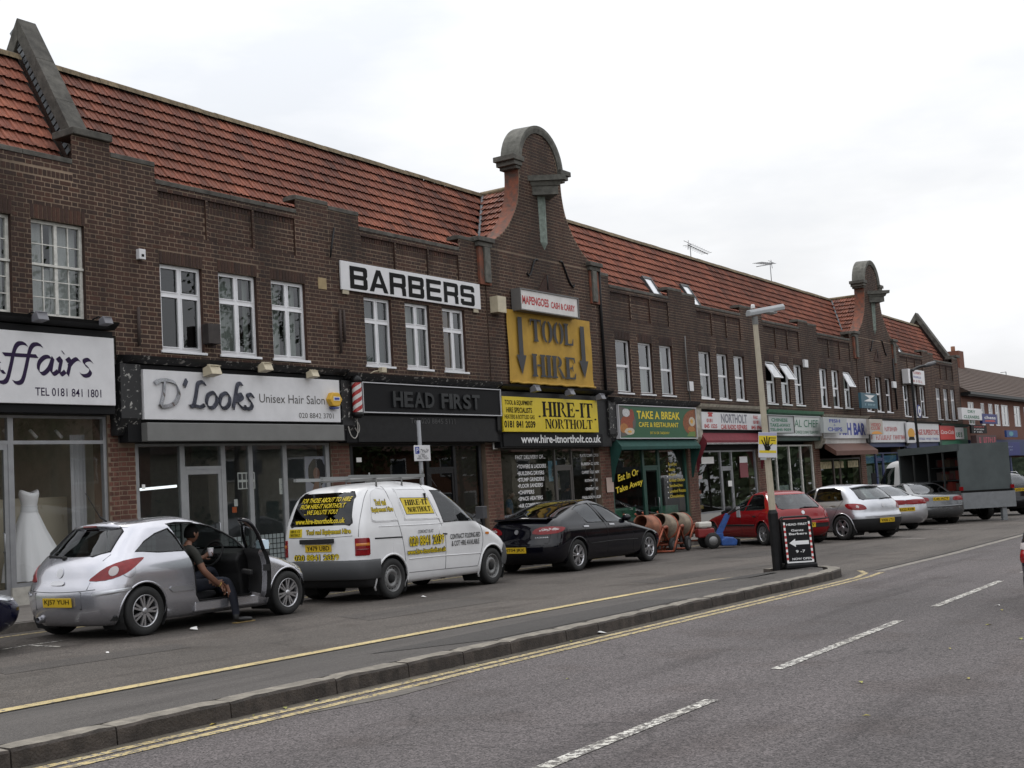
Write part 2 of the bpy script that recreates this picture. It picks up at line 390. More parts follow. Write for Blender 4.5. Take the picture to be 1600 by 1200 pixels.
def paintmat(name, col, gap=.40):
    """road paint worn through to the asphalt"""
    m = bpy.data.materials.new(name); m.use_nodes = True; t = m.node_tree; b = t.nodes['Principled BSDF']; L = t.links.new
    co = t.nodes.new('ShaderNodeTexCoord').outputs['Object']
    n = t.nodes.new('ShaderNodeTexNoise'); n.inputs['Scale'].default_value = 22; n.inputs['Detail'].default_value = 8; n.inputs['Roughness'].default_value = .75; L(co, n.inputs['Vector'])
    r = t.nodes.new('ShaderNodeValToRGB'); r.color_ramp.elements[0].position = gap; r.color_ramp.elements[1].position = gap+.05
    r.color_ramp.elements[0].color = (.10, .092, .088, 1); r.color_ramp.elements[1].color = (*col, 1); L(n.outputs[0], r.inputs[0])
    n2 = t.nodes.new('ShaderNodeTexNoise'); n2.inputs['Scale'].default_value = 3; n2.inputs['Detail'].default_value = 6; L(co, n2.inputs['Vector'])
    r2 = t.nodes.new('ShaderNodeValToRGB'); r2.color_ramp.elements[0].position = .3; r2.color_ramp.elements[1].position = .7
    r2.color_ramp.elements[0].color = (.7, .68, .64, 1); r2.color_ramp.elements[1].color = (1, 1, 1, 1); L(n2.outputs[0], r2.inputs[0])
    x = t.nodes.new('ShaderNodeMixRGB'); x.blend_type = 'MULTIPLY'; x.inputs[0].default_value = 1; L(r.outputs[0], x.inputs[1]); L(r2.outputs[0], x.inputs[2])
    L(x.outputs[0], b.inputs['Base Color']); b.inputs['Roughness'].default_value = .75
    return m
M_yellow = paintmat('worn yellow road paint', (.50, .40, .19), .41)
M_yellow2 = paintmat('faded yellow road paint', (.45, .36, .17), .455)
M_white = paintmat('worn white road paint', (.62, .61, .57), .495)
M_kerb_shaded = mat('granite kerb', (.048, .039, .033), .85, var=.4, vscale=9, bump=.5, bscale=60, island=.22)  # kerb face: shade painted in as a darker granite than the top
M_kerb_lit = mat('lit granite kerb top', (.165, .148, .122), .8, var=.3, vscale=14, bump=.3, bscale=70, island=.15)  # same granite, lightened for the daylight falling on the top
M_grass = mat('verge grass', (.05, .075, .025), .95, var=.4, vscale=3, bump=.6)

def sheet(name, pts, dz, m, kind='structure', parent=None):
    """flat patch on the falling ground; pts are (X, Y)"""
    mb = MB(); mb.add([(x, y, gz(x)+dz) for x, y in pts], [list(range(len(pts)))])
    o = mb.build(name, m, parent)
    if kind: o['kind'] = kind
    return o
sheet('ground', [(-80, -90), (240, -90), (240, 160), (-80, 160)], -.03, M_grass)
sheet('main_road', [(-30, -5), (120, -5), (120, 6.52), (-30, 6.52)], 0, M_road)
sheet('opposite_pavement', [(-30, -9), (120, -9), (120, -5.002), (-30, -5.002)], .1, M_path)
sheet('access_road', [(-30, 8.58), (15.9, 8.58), (15.9, 6.521), (120, 6.521), (120, 14.95), (-30, 14.95)], .0005, M_access)
# raised footpath island between the two roads, rounded at its end
isl_front = [(-30, 6.58), (17.3, 6.56), (18.4, 6.62), (19.05, 6.86), (19.4, 7.3), (19.25, 7.75), (18.8, 8.1)]
isl_back = [(17.9, 8.42), (16.3, 8.52), (14, 8.58), (-30, 8.58)]
def islz(y): return .125 if y < 7.4 else .125 - .117*(y-7.4)/1.2
isl = MB(); P = isl_front + isl_back
# strip-wise so that the cross fall is real
for a, b in ((6.72, 7.4), (7.4, 8.58)):
    isl.add([(-30, a, gz(-30)+islz(a)), (16.3, a, gz(16.3)+islz(a)), (16.3, min(b, 8.52), gz(16.3)+islz(b)), (-30, b, gz(-30)+islz(b))], [(0, 1, 2, 3)])
endp = [(16.3, 6.72), (17.2, 6.72), (18.2, 6.80), (18.75, 7.02), (19.0, 7.32), (18.92, 7.6), (18.6, 7.85), (17.9, 8.42), (16.3, 8.52), (16.3, 7.4)]
isl.add([(x, y, gz(x)+islz(y)) for x, y in endp], [list(range(len(endp)))])
# thin edge down to the access road
bk = [(-30, 8.58), (14, 8.578), (16.3, 8.52), (17.9, 8.42), (18.6, 7.85)]
for i in range(len(bk)-1):
    a, b = bk[i], bk[i+1]
    isl.add([(a[0], a[1], gz(a[0])+islz(a[1])), (b[0], b[1], gz(b[0])+islz(b[1])), (b[0], b[1], gz(b[0])-.02), (a[0], a[1], gz(a[0])-.02)], [(0, 1, 2, 3)])
island = isl.build('footpath_island', M_path); island['kind'] = 'structure'
# granite kerb stones, one by one
def kerb_stone(p, q, wd, h, parent, jit=0):
    p = Vector(p); q = Vector(q); d = (q-p); L_ = d.length; d.normalize(); n = Vector((-d.y, d.x))
    mb = MB(); j = lambda: random.uniform(-jit, jit)
    N = max(2, int(L_/.12)); ring = []
    for i in range(N+1):
        t = .006+(L_-.012)*i/N; c = p + d*t; z = gz(c.x); e = .006 if i in (0, N) else 0
        o = j()*.6; w1 = j()
        A = c - n*(0-o*.4+e*0); B = c + n*wd
        ring.append([(A.x, A.y, z-.03), (A.x+n.x*(.004+e), A.y+n.y*(.004+e), z+h-.022-e+w1*.3), (A.x+n.x*.02, A.y+n.y*.02, z+h-.003-e+w1), (B.x, B.y, z+h+.002-e), (B.x, B.y, z-.03)])
    vs = [x for r in ring for x in r]; fs = []; ms = []
    for i in range(N):
        for k in range(4): mb.add([ring[i][k], ring[i+1][k], ring[i+1][k+1], ring[i][k+1]], [(0, 1, 2, 3)], 1 if k == 2 else 0)
    mb.add(ring[0], [(0, 1, 2, 3, 4)]); mb.add(ring[-1], [(4, 3, 2, 1, 0)])
    return mb.build('kerb_stone', [M_kerb_shaded, M_kerb_lit], parent)
x = 3.6
while x < 17.1:
    L_ = random.uniform(.62, 1.15); x2 = min(x+L_, 17.3)
    if 17.3-x2 < .3: x2 = 17.3
    kerb_stone((x, 6.56+.012*math.sin(x)), (x2, 6.56+.012*math.sin(x2)), .165, .125, island, .006); x = x2
cv = catmull([Vector((a, b, 0)) for a, b in isl_front[1:]], 5)
i = 0
while i+3 < len(cv):
    kerb_stone(cv[i].xy, cv[i+3].xy, .2, .125, island, .004); i += 3
# strip of kerb left of the stones that can be told apart
sheet('kerb_strip', [(-30, 6.56), (3.6, 6.56), (3.6, 6.72), (-30, 6.72)], .126, M_kerb_lit)
# pavement in front of the shops
pv = MB()
pv.add([(-30, 15.02, gz(-30)+.11), (90, 15.02, gz(90)+.11), (90, 18.0, gz(90)+.13), (-30, 18.0, gz(-30)+.13)], [(0, 1, 2, 3)])
M_slab = mat('concrete paving slab', (.15, .135, .12), .85, var=.25, vscale=5, bump=.25, bscale=90, island=.22)
pav = pv.build('shop_pavement', mat('pavement bed', (.07, .06, .055), .9)); pav['kind'] = 'structure'
slab = MB(); slab.box(.006, .894, .006, .594, 0, .022); sm = slab.mesh('slab'); sm.materials.append(M_slab)
n = 0
for r_ in range(5):
    for c_ in range(44):
        X = 6.5 + c_*.9 + (.45 if r_ % 2 else 0); Y = 15.0+r_*.6
        if n >= 200: break
        o = bpy.data.objects.new('paving_slab', sm); link(o, pav); o.location = (X, Y, gz(X)+.105+.004*(Y-15)*1.6); o.rotation_euler = (.0066, R(.787), 0); n += 1
M_kerb2 = mat('concrete kerb', (.14, .125, .11), .85, var=.3, vscale=8, bump=.3, island=.15)
kb = MB(); kb.box(.004, .906, 0, .13, -.13, 0); km = kb.mesh('kerb'); km.materials.append(M_kerb2)
for k in range(52):
    o = bpy.data.objects.new('kerb_stone', km); link(o, pav); o.location = (5+k*.91, 14.9, gz(5+k*.91)+.118); o.rotation_euler = (0, R(.787), 0)
# painted lines
def strip(name, pts, wd, m, dz=.004):
    mb = MB(); P = [Vector(p) for p in pts]; vs = []
    for i, p in enumerate(P):
        t = (P[min(i+1, len(P)-1)] - P[max(i-1, 0)]).normalized(); n = Vector((-t.y, t.x))
        for s_ in (-1, 1):
            q = p + n*(s_*wd/2); vs.append((q.x, q.y, gz(q.x)+dz))
    mb.add(vs, [(2*i, 2*i+2, 2*i+3, 2*i+1) for i in range(len(P)-1)])
    o = mb.build(name, m); o['kind'] = 'structure'; return o
strip('yellow_line', [(-20, 6.40), (5.2, 6.42), (8.3, 6.40), (14, 6.36), (17.5, 6.34), (18.4, 6.36), (19.2, 6.5), (19.8, 6.8)], .085, M_yellow2)
strip('yellow_line', [(-20, 6.25), (5.2, 6.27), (7.4, 6.23), (8.3, 6.25), (14, 6.21), (17.5, 6.19), (18.4, 6.2), (19.4, 6.3)], .085, M_yellow2)
strip('yellow_line', [(-20, 8.70), (10, 8.72), (14.5, 8.70), (16.6, 8.64), (18.2, 8.54), (18.9, 8.34)], .15, M_yellow)
strip('yellow_line', [(-20, 14.52), (24, 14.50), (60, 14.6)], .1, M_yellow2)
for a, b, c_, d_ in ((0, 3.5, 2.8, 3.58), (4.3, 3.62, 7.7, 3.72), (9.14, 3.85, 12.59, 3.96), (14.03, 4.01, 17.5, 4.11), (19, 4.14, 22.4, 4.2), (24, 4.22, 27.4, 4.26), (29, 4.28, 32.4, 4.3)):
    strip('centre_line_dash', [(a, b), (c_, d_)], .10, M_white)
for p_ in ([(8.62, 13.05), (9.02, 13.12), (9.5, 13.1)], [(30.3, 8.75), (31.4, 10.0)], [(36.2, 9.8), (37.2, 10.9)], [(9.02, 12.5), (9.05, 13.1)]):
    strip('bay_marking', p_, .07, M_white)
strip('drain_channel', [(19.6, 6.42), (24, 6.45), (33, 6.75), (60, 6.9)], .16, mat('channel setts', (.17, .155, .135), .85, var=.4, vscale=7, bump=.4))
strip('drain_channel', [(19.9, 6.56), (24, 6.59), (33, 6.89), (60, 7.04)], .05, M_patch, .006)
# tarmac repairs on the island and by the gutter
for P in ([(8.4, 7.30), (11.2, 7.39), (13.4, 7.30), (13.6, 6.76), (10.4, 6.76), (9.5, 6.78)], [(16.9, 7.42), (18.0, 7.45), (18.5, 7.8), (18.0, 8.1), (16.8, 7.9)]):
    mb = MB(); mb.add([(x, y, gz(x)+islz(y)+.004) for x, y in P], [list(range(len(P)))]); o = mb.build('tarmac_patch', M_patch); o['kind'] = 'structure'
for P in ([(12.0, 10.4), (14.6, 10.2), (15.0, 11.0), (12.4, 11.3)], [(17.5, 9.3), (21.5, 9.0), (21.8, 9.6), (17.8, 9.9)], [(24, 10.5), (28, 10.0), (28.2, 10.9), (24.4, 11.5)], [(7.2, 10.8), (9.3, 10.6), (9.5, 11.1), (7.4, 11.4)]): sheet('tarmac_patch', P, .0035, M_patch2)
sheet('gutter_dirt', [(-20, 6.47), (5, 6.48), (7.0, 6.44), (9, 6.47), (18.2, 6.45), (18.2, 6.57), (-20, 6.57)], .003, mat('gutter dirt', (.085, .073, .056), .95, var=.35, vscale=12))
sheet('gutter_dirt', [(6.3, 6.18), (7.2, 6.02), (8.0, 6.06), (7.6, 6.2)], .0035, mat('gutter dirt pale', (.10, .09, .08), .95, var=.3, vscale=12))
# fallen leaves and litter
lm = MB(); lm.add([(0, 0, 0), (.05, -.02, .012), (.11, 0, .004), (.05, .025, .014)], [(0, 1, 2, 3)]); leafme = lm.mesh('leaf')
leafme.materials.append(mat('fallen leaf', (.25, .26, .07), .8, island=.4, dark=[(.6, .5, .3), (1, 1, 1), (1.3, .9, .5)]))
lf = [(9.0, 2.4), (11.2, 2.5), (11.5, 2.2), (10.5, 2.9), (12.6, 2.5), (11.9, 2.35), (12.3, 3.0), (7.4, 2.6), (6.5, 6.45), (6.9, 6.5), (6.2, 6.47), (8.8, 6.46), (10.4, 6.47), (9.3, 1.9), (8.6, 3.0), (13.6, 3.2), (7.7, 1.7), (5.9, 6.5), (7.9, 6.42), (8.3, 5.2)]
for i, (a, b) in enumerate(lf):
    o = bpy.data.objects.new('fallen_leaf', leafme); C.objects.link(o); o.location = (a, b, gz(a)+.006); o.rotation_euler = (0, 0, random.uniform(0, 6)); o.scale = (random.uniform(.4, .8),)*3
    tag(o, 'small yellow-green leaf fallen on the asphalt of the main road', 'leaf', 'leaves fallen on the road')
M_paper = mat('white paper', (.75, .74, .72), .8)
lit = MB(); lit.add([(0,0,.005),(.1,.02,.04),(.16,-.01,.01),(.12,.09,.03),(.03,.1,.02)], [(0,1,4),(1,3,4),(1,2,3)])
litm = lit.mesh('litter'); litm.materials.append(M_paper)
for (a, b, s_, lb) in ((10.73, 12.1, 1.0, 'crumpled white paper litter on the asphalt in front of the silver hatchback'), (11.15, 6.5, .8, 'scrap of white paper lying in the gutter beside the kerb'), (10.6, 1.9, .55, 'white scrap of litter on the near side of the main road'),
                       (8.7, 11.2, .35, 'tiny white scrap on the access road left of the silver hatchback'), (15.2, 12.0, .6, 'flat scrap of paper on the asphalt in front of the white van'), (14.1, 3.4, .4, 'small white scrap near the centre line dashes')):
    o = bpy.data.objects.new('paper_litter', litm); C.objects.link(o); o.location = (a, b, gz(a)+.004); o.scale = (s_,)*3; o.rotation_euler = (0, 0, a*3); tag(o, lb, 'litter')
# ------------------------------------------------------------------ terrace
B = [8.56, 14.2, 19.86, 25.56, 31.16, 36.8, 42.42, 48.04, 53.64, 59.24, 64.9, 70.56]
M_brick = mat('dark brown brick', (.050, .0255, .0175), .85, soot=.4, var=.35, vscale=25, bump=.4, bscale=120, island=.4,
              dark=[(.62, .58, .60), (1.0, .92, .9), (.75, .74, .8), (1.25, 1.05, .98), (.9, .8, .78), (1.45, 1.15, 1.0)])
M_mortar = mat('buff mortar', (.225, .165, .118), .9, var=.3, vscale=1.2, soot=.45)
M_redbrick = mat('red brick', (.105, .042, .029), .85, var=.4, vscale=14, bump=.4, bscale=90, island=.3)
M_redside = mat('red gable side brick', (.24, .07, .035), .85, var=.55, vscale=5, bump=.4, bscale=60, col2=(.075, .05, .04))
M_stone = mat('weathered stone coping', (.085, .080, .070), .9, var=.4, vscale=5, bump=.4, bscale=50, island=.2)
M_stone2 = mat('pale weathered stone', (.112, .110, .097), .9, var=.35, vscale=6, bump=.4, bscale=50)
M_tile = mat('clay roof tile', (.225, .074, .042), .75, soot=.35, var=.3, vscale=7, bump=.25, bscale=60, island=.3,
             dark=[(.70, .62, .64), (1.0, .95, .92), (.88, .78, .76), (1.2, 1.15, 1.1), (.55, .55, .6), (1.02, 1, 1), (1.12, 1.08, 1)])
M_tilebed = mat('roof felt', (.02, .014, .012), .95)
M_ridge = mat('mossy ridge tile', (.14, .105, .062), .9, var=.4, vscale=8, island=.2)
M_upvc = mat('white upvc', (.74, .74, .76), .35, var=.06, vscale=3)
M_woodwhite = mat('old white painted wood', (.58, .57, .53), .5, var=.18, vscale=12)
M_glass = glassmat('window glass', (.74, .77, .76), .08, .05, 1.7)
M_shopglass = glassmat('shop glass', (.72, .75, .74), .07, .03, 1.3)
M_net = mat('net curtain', (.55, .55, .55), .9, var=.25, vscale=30, stretch=(14, 1, 2))
M_curt = mat('grey green curtain', (.26, .28, .26), .9, var=.3, vscale=3, stretch=(9, 1, .3))
M_curt2 = mat('dark teal blind', (.085, .105, .11), .9, var=.2, vscale=3, stretch=(9, 1, .3))
M_curt3 = mat('ochre curtain', (.16, .085, .025), .9, var=.3, vscale=3, stretch=(9, 1, .3))
M_curtw = mat('white curtain', (.62, .62, .60), .9, var=.2, vscale=3, stretch=(9, 1, .3))
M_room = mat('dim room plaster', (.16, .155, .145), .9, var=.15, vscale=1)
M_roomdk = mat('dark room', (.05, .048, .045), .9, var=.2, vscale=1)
M_black = mat('black gloss paint', (.010, .010, .011), .4, var=.3, vscale=9, spec=.25)
M_blackm = mat('matt black board', (.010, .010, .011), .6, spec=.15)
def peelmat():
    m = bpy.data.materials.new('peeling black paint'); m.use_nodes = True; t = m.node_tree; b = t.nodes['Principled BSDF']; L = t.links.new
    n = t.nodes.new('ShaderNodeTexNoise'); n.inputs['Scale'].default_value = 9; n.inputs['Detail'].default_value = 7; n.inputs['Roughness'].default_value = .7
    L(t.nodes.new('ShaderNodeTexCoord').outputs['Object'], n.inputs['Vector'])
    r = t.nodes.new('ShaderNodeValToRGB'); r.color_ramp.elements[0].position = .585; r.color_ramp.elements[1].position = .61
    r.color_ramp.elements[0].color = (.012, .012, .013, 1); r.color_ramp.elements[1].color = (.36, .35, .33, 1)
    L(n.outputs[0], r.inputs[0]); L(r.outputs[0], b.inputs['Base Color']); b.inputs['Roughness'].default_value = .55
    return m
M_peel = peelmat()
M_lead = mat('grey lead', (.13, .14, .15), .6, var=.3, vscale=8)
M_alu = mat('brushed aluminium', (.34, .345, .36), .4, metal=.7, var=.1, vscale=4)
M_greysteel = mat('grey painted steel', (.155, .155, .15), .45, var=.08, vscale=3)
M_tubelight = mat('lit fluorescent tube', (.9, .9, .9), .5, emit=(.92, .96, 1), emits=1.6)
M_tubewarm = mat('lit warm fluorescent tube', (.9, .9, .8), .5, emit=(1, .92, .55), emits=1.2)

CP = .084; FS, FH, FJ = .215, .100, .019
unit_box = MB(); unit_box.box(0, 1, 0, 1, 0, 1); unit_box.f.pop(4); unit_box.m.pop(); unit_box.sm.pop()
brick_me = unit_box.mesh('brick'); brick_me.materials.append(M_brick)
rbrick_me = unit_box.mesh('red_brick'); rbrick_me.materials.append(M_redbrick)
def flemish(spans, z, row):
    """clip one course of Flemish bond to solid spans [(x0,x1,y)] -> boxes"""
    o = []; pitch = FS+FH+2*FJ; sh = (pitch/2 if row % 2 else 0)
    for x0, x1, y in spans:
        k = math.floor((x0-sh)/pitch)-1; x = sh+k*pitch
        while x < x1:
            for wd in (FS, FH):
                a, b = max(x, x0+.005), min(x+wd, x1-.005)
                if b-a > .03: o.append((a, b, y, z+.0095, z+CP-.0095))
                x += wd+FJ
    return o
def place_bricks(root, boxes, indiv, org, me=None, mname='brick', depth=.1):
    me = me or brick_me
    camx = -org.x; camy = -org.y
    if indiv:
        boxes = sorted(boxes, key=lambda b: ((b[0]+b[1])/2-camx)**2 + ((b[3]+b[4])/2)**2*.3)
        for b in boxes[:indiv]:
            o = bpy.data.objects.new(mname, me); link(o, root); j = random.uniform(-.002, .002)
            o.location = (b[0], b[2]-.005+j, b[3]); o.scale = (b[1]-b[0], depth, b[4]-b[3])
        boxes = boxes[indiv:]
    if boxes:
        mb = MB()
        for b in boxes:
            y0 = b[2]-.005+random.uniform(-.002, .002); a, c, z0, z1 = b[0], b[1], b[3], b[4]; y1 = y0+.04
            mb.add([(a,y0,z0),(c,y0,z0),(c,y0,z1),(a,y0,z1),(a,y1,z0),(c,y1,z0),(c,y1,z1),(a,y1,z1)], [(0,1,2,3),(0,4,5,1),(1,5,6,2),(2,6,7,3),(3,7,4,0)])
        mb.build('brickwork', me.materials[0], root, kind='stuff')
def wall(root, rects, holes, org, soldiers=(), indiv=0, hole_depth=.13, gable=None, name='wall'):
    """rects (x0,x1,z0,z1,depth) tile the front; holes (x0,x1,z0,z1) are window openings"""
    xs = sorted({round(v, 4) for r in rects for v in r[:2]} | {round(v, 4) for h in holes for v in h[:2]})
    zs = sorted({round(v, 4) for r in rects for v in r[2:4]} | {round(v, 4) for h in holes for v in h[2:4]})
    def dep(x, z):
        for h in holes:
            if h[0] < x < h[1] and h[2] < z < h[3]: return 'h'
        for r in rects:
            if r[0] < x < r[1] and r[2] < z < r[3]: return r[4]
        return None
    mb = MB(); cell = {}
    for i in range(len(xs)-1):
        for j in range(len(zs)-1):
            cell[i, j] = dep((xs[i]+xs[i+1])/2, (zs[j]+zs[j+1])/2)
    dv = lambda d: None if d is None else (hole_depth if d == 'h' else d)
    for (i, j), d in cell.items():
        x0, x1, z0, z1 = xs[i], xs[i+1], zs[j], zs[j+1]
        if d is not None and d != 'h': mb.add([(x0, d, z0), (x1, d, z0), (x1, d, z1), (x0, d, z1)], [(0, 1, 2, 3)])
        e = dv(cell.get((i+1, j)))
        if dv(d) is not None and e is not None and abs(dv(d)-e) > 1e-4:
            mb.add([(x1, dv(d), z0), (x1, e, z0), (x1, e, z1), (x1, dv(d), z1)], [(0, 1, 2, 3)], 1)
        e = dv(cell.get((i, j+1)))
        if dv(d) is not None and e is not None and abs(dv(d)-e) > 1e-4:
            mb.add([(x0, dv(d), z1), (x1, dv(d), z1), (x1, e, z1), (x0, e, z1)], [(0, 1, 2, 3)], 1)
    wo = mb.build(name, [M_mortar, M_brick], root)
    boxes = []; z = zs[0]; row = 0
    while z + CP*.6 < zs[-1]:
        zm = z+CP/2; sp = []
        for i in range(len(xs)-1):
            d = dep((xs[i]+xs[i+1])/2, zm)
            if d is None or d == 'h': continue
            x0, x1 = xs[i], xs[i+1]
            blocked = False
            for s_ in soldiers:
                if s_[0]-1e-3 <= x0 and x1 <= s_[1]+1e-3 and s_[2] < zm < s_[3]: blocked = True
            if blocked: continue
            if gable:
                l, r = gable(zm); x0, x1 = max(x0, l), min(x1, r)
                if x1-x0 < .03: continue
            if sp and abs(sp[-1][1]-x0) < 1e-6 and sp[-1][2] == d: sp[-1] = (sp[-1][0], x1, d)
            else: sp.append((x0, x1, d))
        boxes += flemish(sp, z, row); z += CP; row += 1
    for s_ in soldiers:
        n = max(1, round((s_[1]-s_[0])/.084)); p = (s_[1]-s_[0])/n
        for k in range(n): boxes.append((s_[0]+k*p+.008, s_[0]+(k+1)*p-.008, s_[4]-.001, s_[2]+.008, s_[3]-.008))
    place_bricks(wo, boxes, indiv, org)
    return wo

# ---- windows
def wavy(mb, x0, x1, y, z0, z1, n=24, amp=.015, m=0, ph=0):
    vs = []
    for i in range(n+1):
        x = x0+(x1-x0)*i/n; yy = y+amp*math.sin(i*1.9+ph)+amp*.5*math.sin(i*.7)
        vs += [(x, yy, z0), (x, yy, z1)]
    return mb.add(vs, [(2*i, 2*i+2, 2*i+3, 2*i+1) for i in range(n)], m, True)
def window(root, x0, x1, z0, z1, style, curt=None, fm=None, hang=None, parted=0):
    fm = fm or M_upvc; y = .05; t = .055; f = MB(); panes = []
    f.box(x0, x0+t, y, y+.06, z0, z1); f.box(x1-t, x1, y, y+.06, z0, z1); f.box(x0+t, x1-t, y, y+.06, z0, z0+t+.01); f.box(x0+t, x1-t, y, y+.06, z1-t, z1)
    xm = (x0+x1)/2; H = z1-z0
    if style == 'four':
        zt = z0+H*.655
        f.box(x0+t, x1-t, y, y+.058, zt-.035, zt+.035); f.box(xm-.035, xm+.035, y+.001, y+.057, z0+t+.01, zt-.035); f.box(xm-.035, xm+.035, y+.001, y+.057, zt+.035, z1-t)
        panes = [(x0+t, xm-.035, z0+t+.01, zt-.035), (xm+.035, x1-t, z0+t+.01, zt-.035), (x0+t, xm-.035, zt+.035, z1-t), (xm+.035, x1-t, zt+.035, z1-t)]
        for p in panes[2:] + panes[:2]:        # casement beads
            f.box(p[0], p[1], y-.012, y+.02, p[2], p[2]+.018); f.box(p[0], p[1], y-.012, y+.02, p[3]-.018, p[3]); f.box(p[0], p[0]+.018, y-.012, y+.02, p[2]+.018, p[3]-.018); f.box(p[1]-.018, p[1], y-.012, y+.02, p[2]+.018, p[3]-.018)
    elif style == 'two':
        zt = z0+H*.51; f.box(x0+t, x1-t, y, y+.058, zt-.035, zt+.035)
        panes = [(x0+t, x1-t, z0+t+.01, zt-.035), (x0+t, x1-t, zt+.035, z1-t)]
    elif style == 'sash':
        zt = z0+H*.545; f.box(x0-.01, x1+.01, y-.03, y+.05, zt-.03, zt+.01); f.box(xm-.03, xm+.03, y, y+.05, z0+t, z1-t)
        for a, b in ((x0+t, xm-.03), (xm+.03, x1-t)):
            m_ = (a+b)/2; f.box(m_-.01, m_+.01, y+.01, y+.04, z0+t, z1-t)
            for zz in (z0+t+(zt-z0-t)*.34, z0+t+(zt-z0-t)*.67, zt+(z1-t-zt)*.5): f.box(a, b, y+.011, y+.039, zz-.009, zz+.009)
            panes += [(a, b, z0+t, zt-.03), (a, b, zt+.01, z1-t)]
    w_ = f.build('window', fm, root)
    for i, p in enumerate(panes):
        if hang and i == len(panes)-1:         # top-hung light pushed open
            v = MB(); a, b, c, d = p[0]-.02, p[1]+.02, p[2]-.02, p[3]+.02; hh = d-c
            v.box(a, b, -.02, .02, -hh, -hh+.045); v.box(a, b, -.02, .02, -.045, 0); v.box(a, a+.045, -.02, .02, -hh+.045, -.045); v.box(b-.045, b, -.02, .02, -hh+.045, -.045)
            s_ = v.build('open_light', fm, w_, loc=(0, y-.01, d), rot=(R(-hang), 0, 0))
            q = MB(); q.add([(a+.045, 0, -hh+.045), (b-.045, 0, -hh+.045), (b-.045, 0, -.045), (a+.045, 0, -.045)], [(0,1,2,3)])
            q.build('pane', M_glass, w_, loc=(0, y-.01, d), rot=(R(-hang), 0, 0))
        else:
            q = MB(); q.add([(p[0]-.01, y+.03+.001*i, p[2]-.01), (p[1]+.01, y+.03+.001*i, p[2]-.01), (p[1]+.01, y+.03+.001*i, p[3]+.01), (p[0]-.01, y+.03+.001*i, p[3]+.01)], [(0, 1, 2, 3)])
            q.build('pane', M_glass, w_)
    s_ = MB(); s_.box(x0-.04, x1+.04, -.07, y, z0-.05, z0-.002); s_.build('sill', fm, w_, bevel=.006)
    if curt:
        for a, b, m_, zb, zt_ in curt:
            c_ = MB(); wavy(c_, x0+.04+(x1-x0-.08)*a, x0+.04+(x1-x0-.08)*b, y+.16, z0+.02+(H-.04)*zb, z0+.02+(H-.04)*zt_, max(6, int(28*(b-a))), ph=x0)
            c_.build('curtain', m_, w_)
    return w_

# ---- roof
TW, TG, TL = .27, .28, .35
RY0, RZ0, RY1, RZ1 = .30, 7.22, 1.94, 10.02
def tile_mb():
    t = MB(); prof = [(.0, .0), (.012, .022), (.05, .024), (.066, .002), (.135, 0), (.148, .014), (.172, .014), (.185, 0), (TW-.002, -.001)]
    for (x, h) in prof: t.v += [(x, .085, -.01), (x, 0, .066+h), (x, TL, .006+h)]
    n = len(prof)
    for i in range(n-1):
        a, b = 3*i, 3*(i+1)
        t.f += [[a, b, b+1, a+1], [a+1, b+1, b+2, a+2]]; t.m += [0, 0]; t.sm += [False, False]
    return t
_t = tile_mb(); tile_me = _t.mesh('roof_tile'); tile_me.materials.append(M_tile)
def lay_tiles(parent, x0, x1, M, rows, indiv, keep=None, shear=0, xc=0):
    """M: matrix taking (across, up-slope, normal) to unit space"""
    nx = int((x1-x0)/TW+.5); lst = []
    for r_ in range(rows):
        for c_ in range(nx):
            x = x0+c_*TW; y = r_*TG
            if keep and not keep(x+TW/2, y+TG/2): continue
            lst.append((x+random.uniform(-.003, .003), y+random.uniform(-.005, .005), random.uniform(-.003, .005)))
    mb = MB(); eu = M.to_euler()
    for i, (x, y, j) in enumerate(lst):
        p = M @ Vector((x, y, j)); p.z -= shear*(p.x-xc)
        if i < indiv:
            o = bpy.data.objects.new('roof_tile', tile_me); link(o, parent); o.location = p; o.rotation_euler = (eu.x, eu.y, eu.z)
        else:
            rm = M.to_3x3(); mb.add([rm @ Vector(v) + p for v in _t.v], _t.f)
    if mb.v: mb.build('roof_tiles', M_tile, parent, kind='stuff')
ALPHA = math.atan2(RZ1-RZ0, RY1-RY0); SLEN = math.hypot(RZ1-RZ0, RY1-RY0)
def main_matrix(): return Matrix.Translation((0, RY0, RZ0)) @ Matrix.Rotation(ALPHA, 4, 'X')
def roof(root, x0, x1, indiv, keep=None, ridge=True):
    mb = MB(); z = lambda x: -SLOPE*(x-2.82)
    mb.add([(x0, RY0, RZ0+z(x0)), (x1, RY0, RZ0+z(x1)), (x1, RY1, RZ1+z(x1)), (x0, RY1, RZ1+z(x0))], [(0, 1, 2, 3)])
    mb.add([(x0, RY1, RZ1+z(x0)-.01), (x1, RY1, RZ1+z(x1)-.01), (x1, RY1+2.4, RZ1+z(x1)-3.6), (x0, RY1+2.4, RZ1+z(x0)-3.6)], [(0, 1, 2, 3)])
    ro = mb.build('roof', M_tilebed, root)
    lay_tiles(ro, x0, x1, main_matrix(), int(SLEN/TG), indiv, keep, SLOPE, 2.82)
    if ridge: ridge_tiles(ro, x0, x1, RY1, RZ1, z)
    return ro
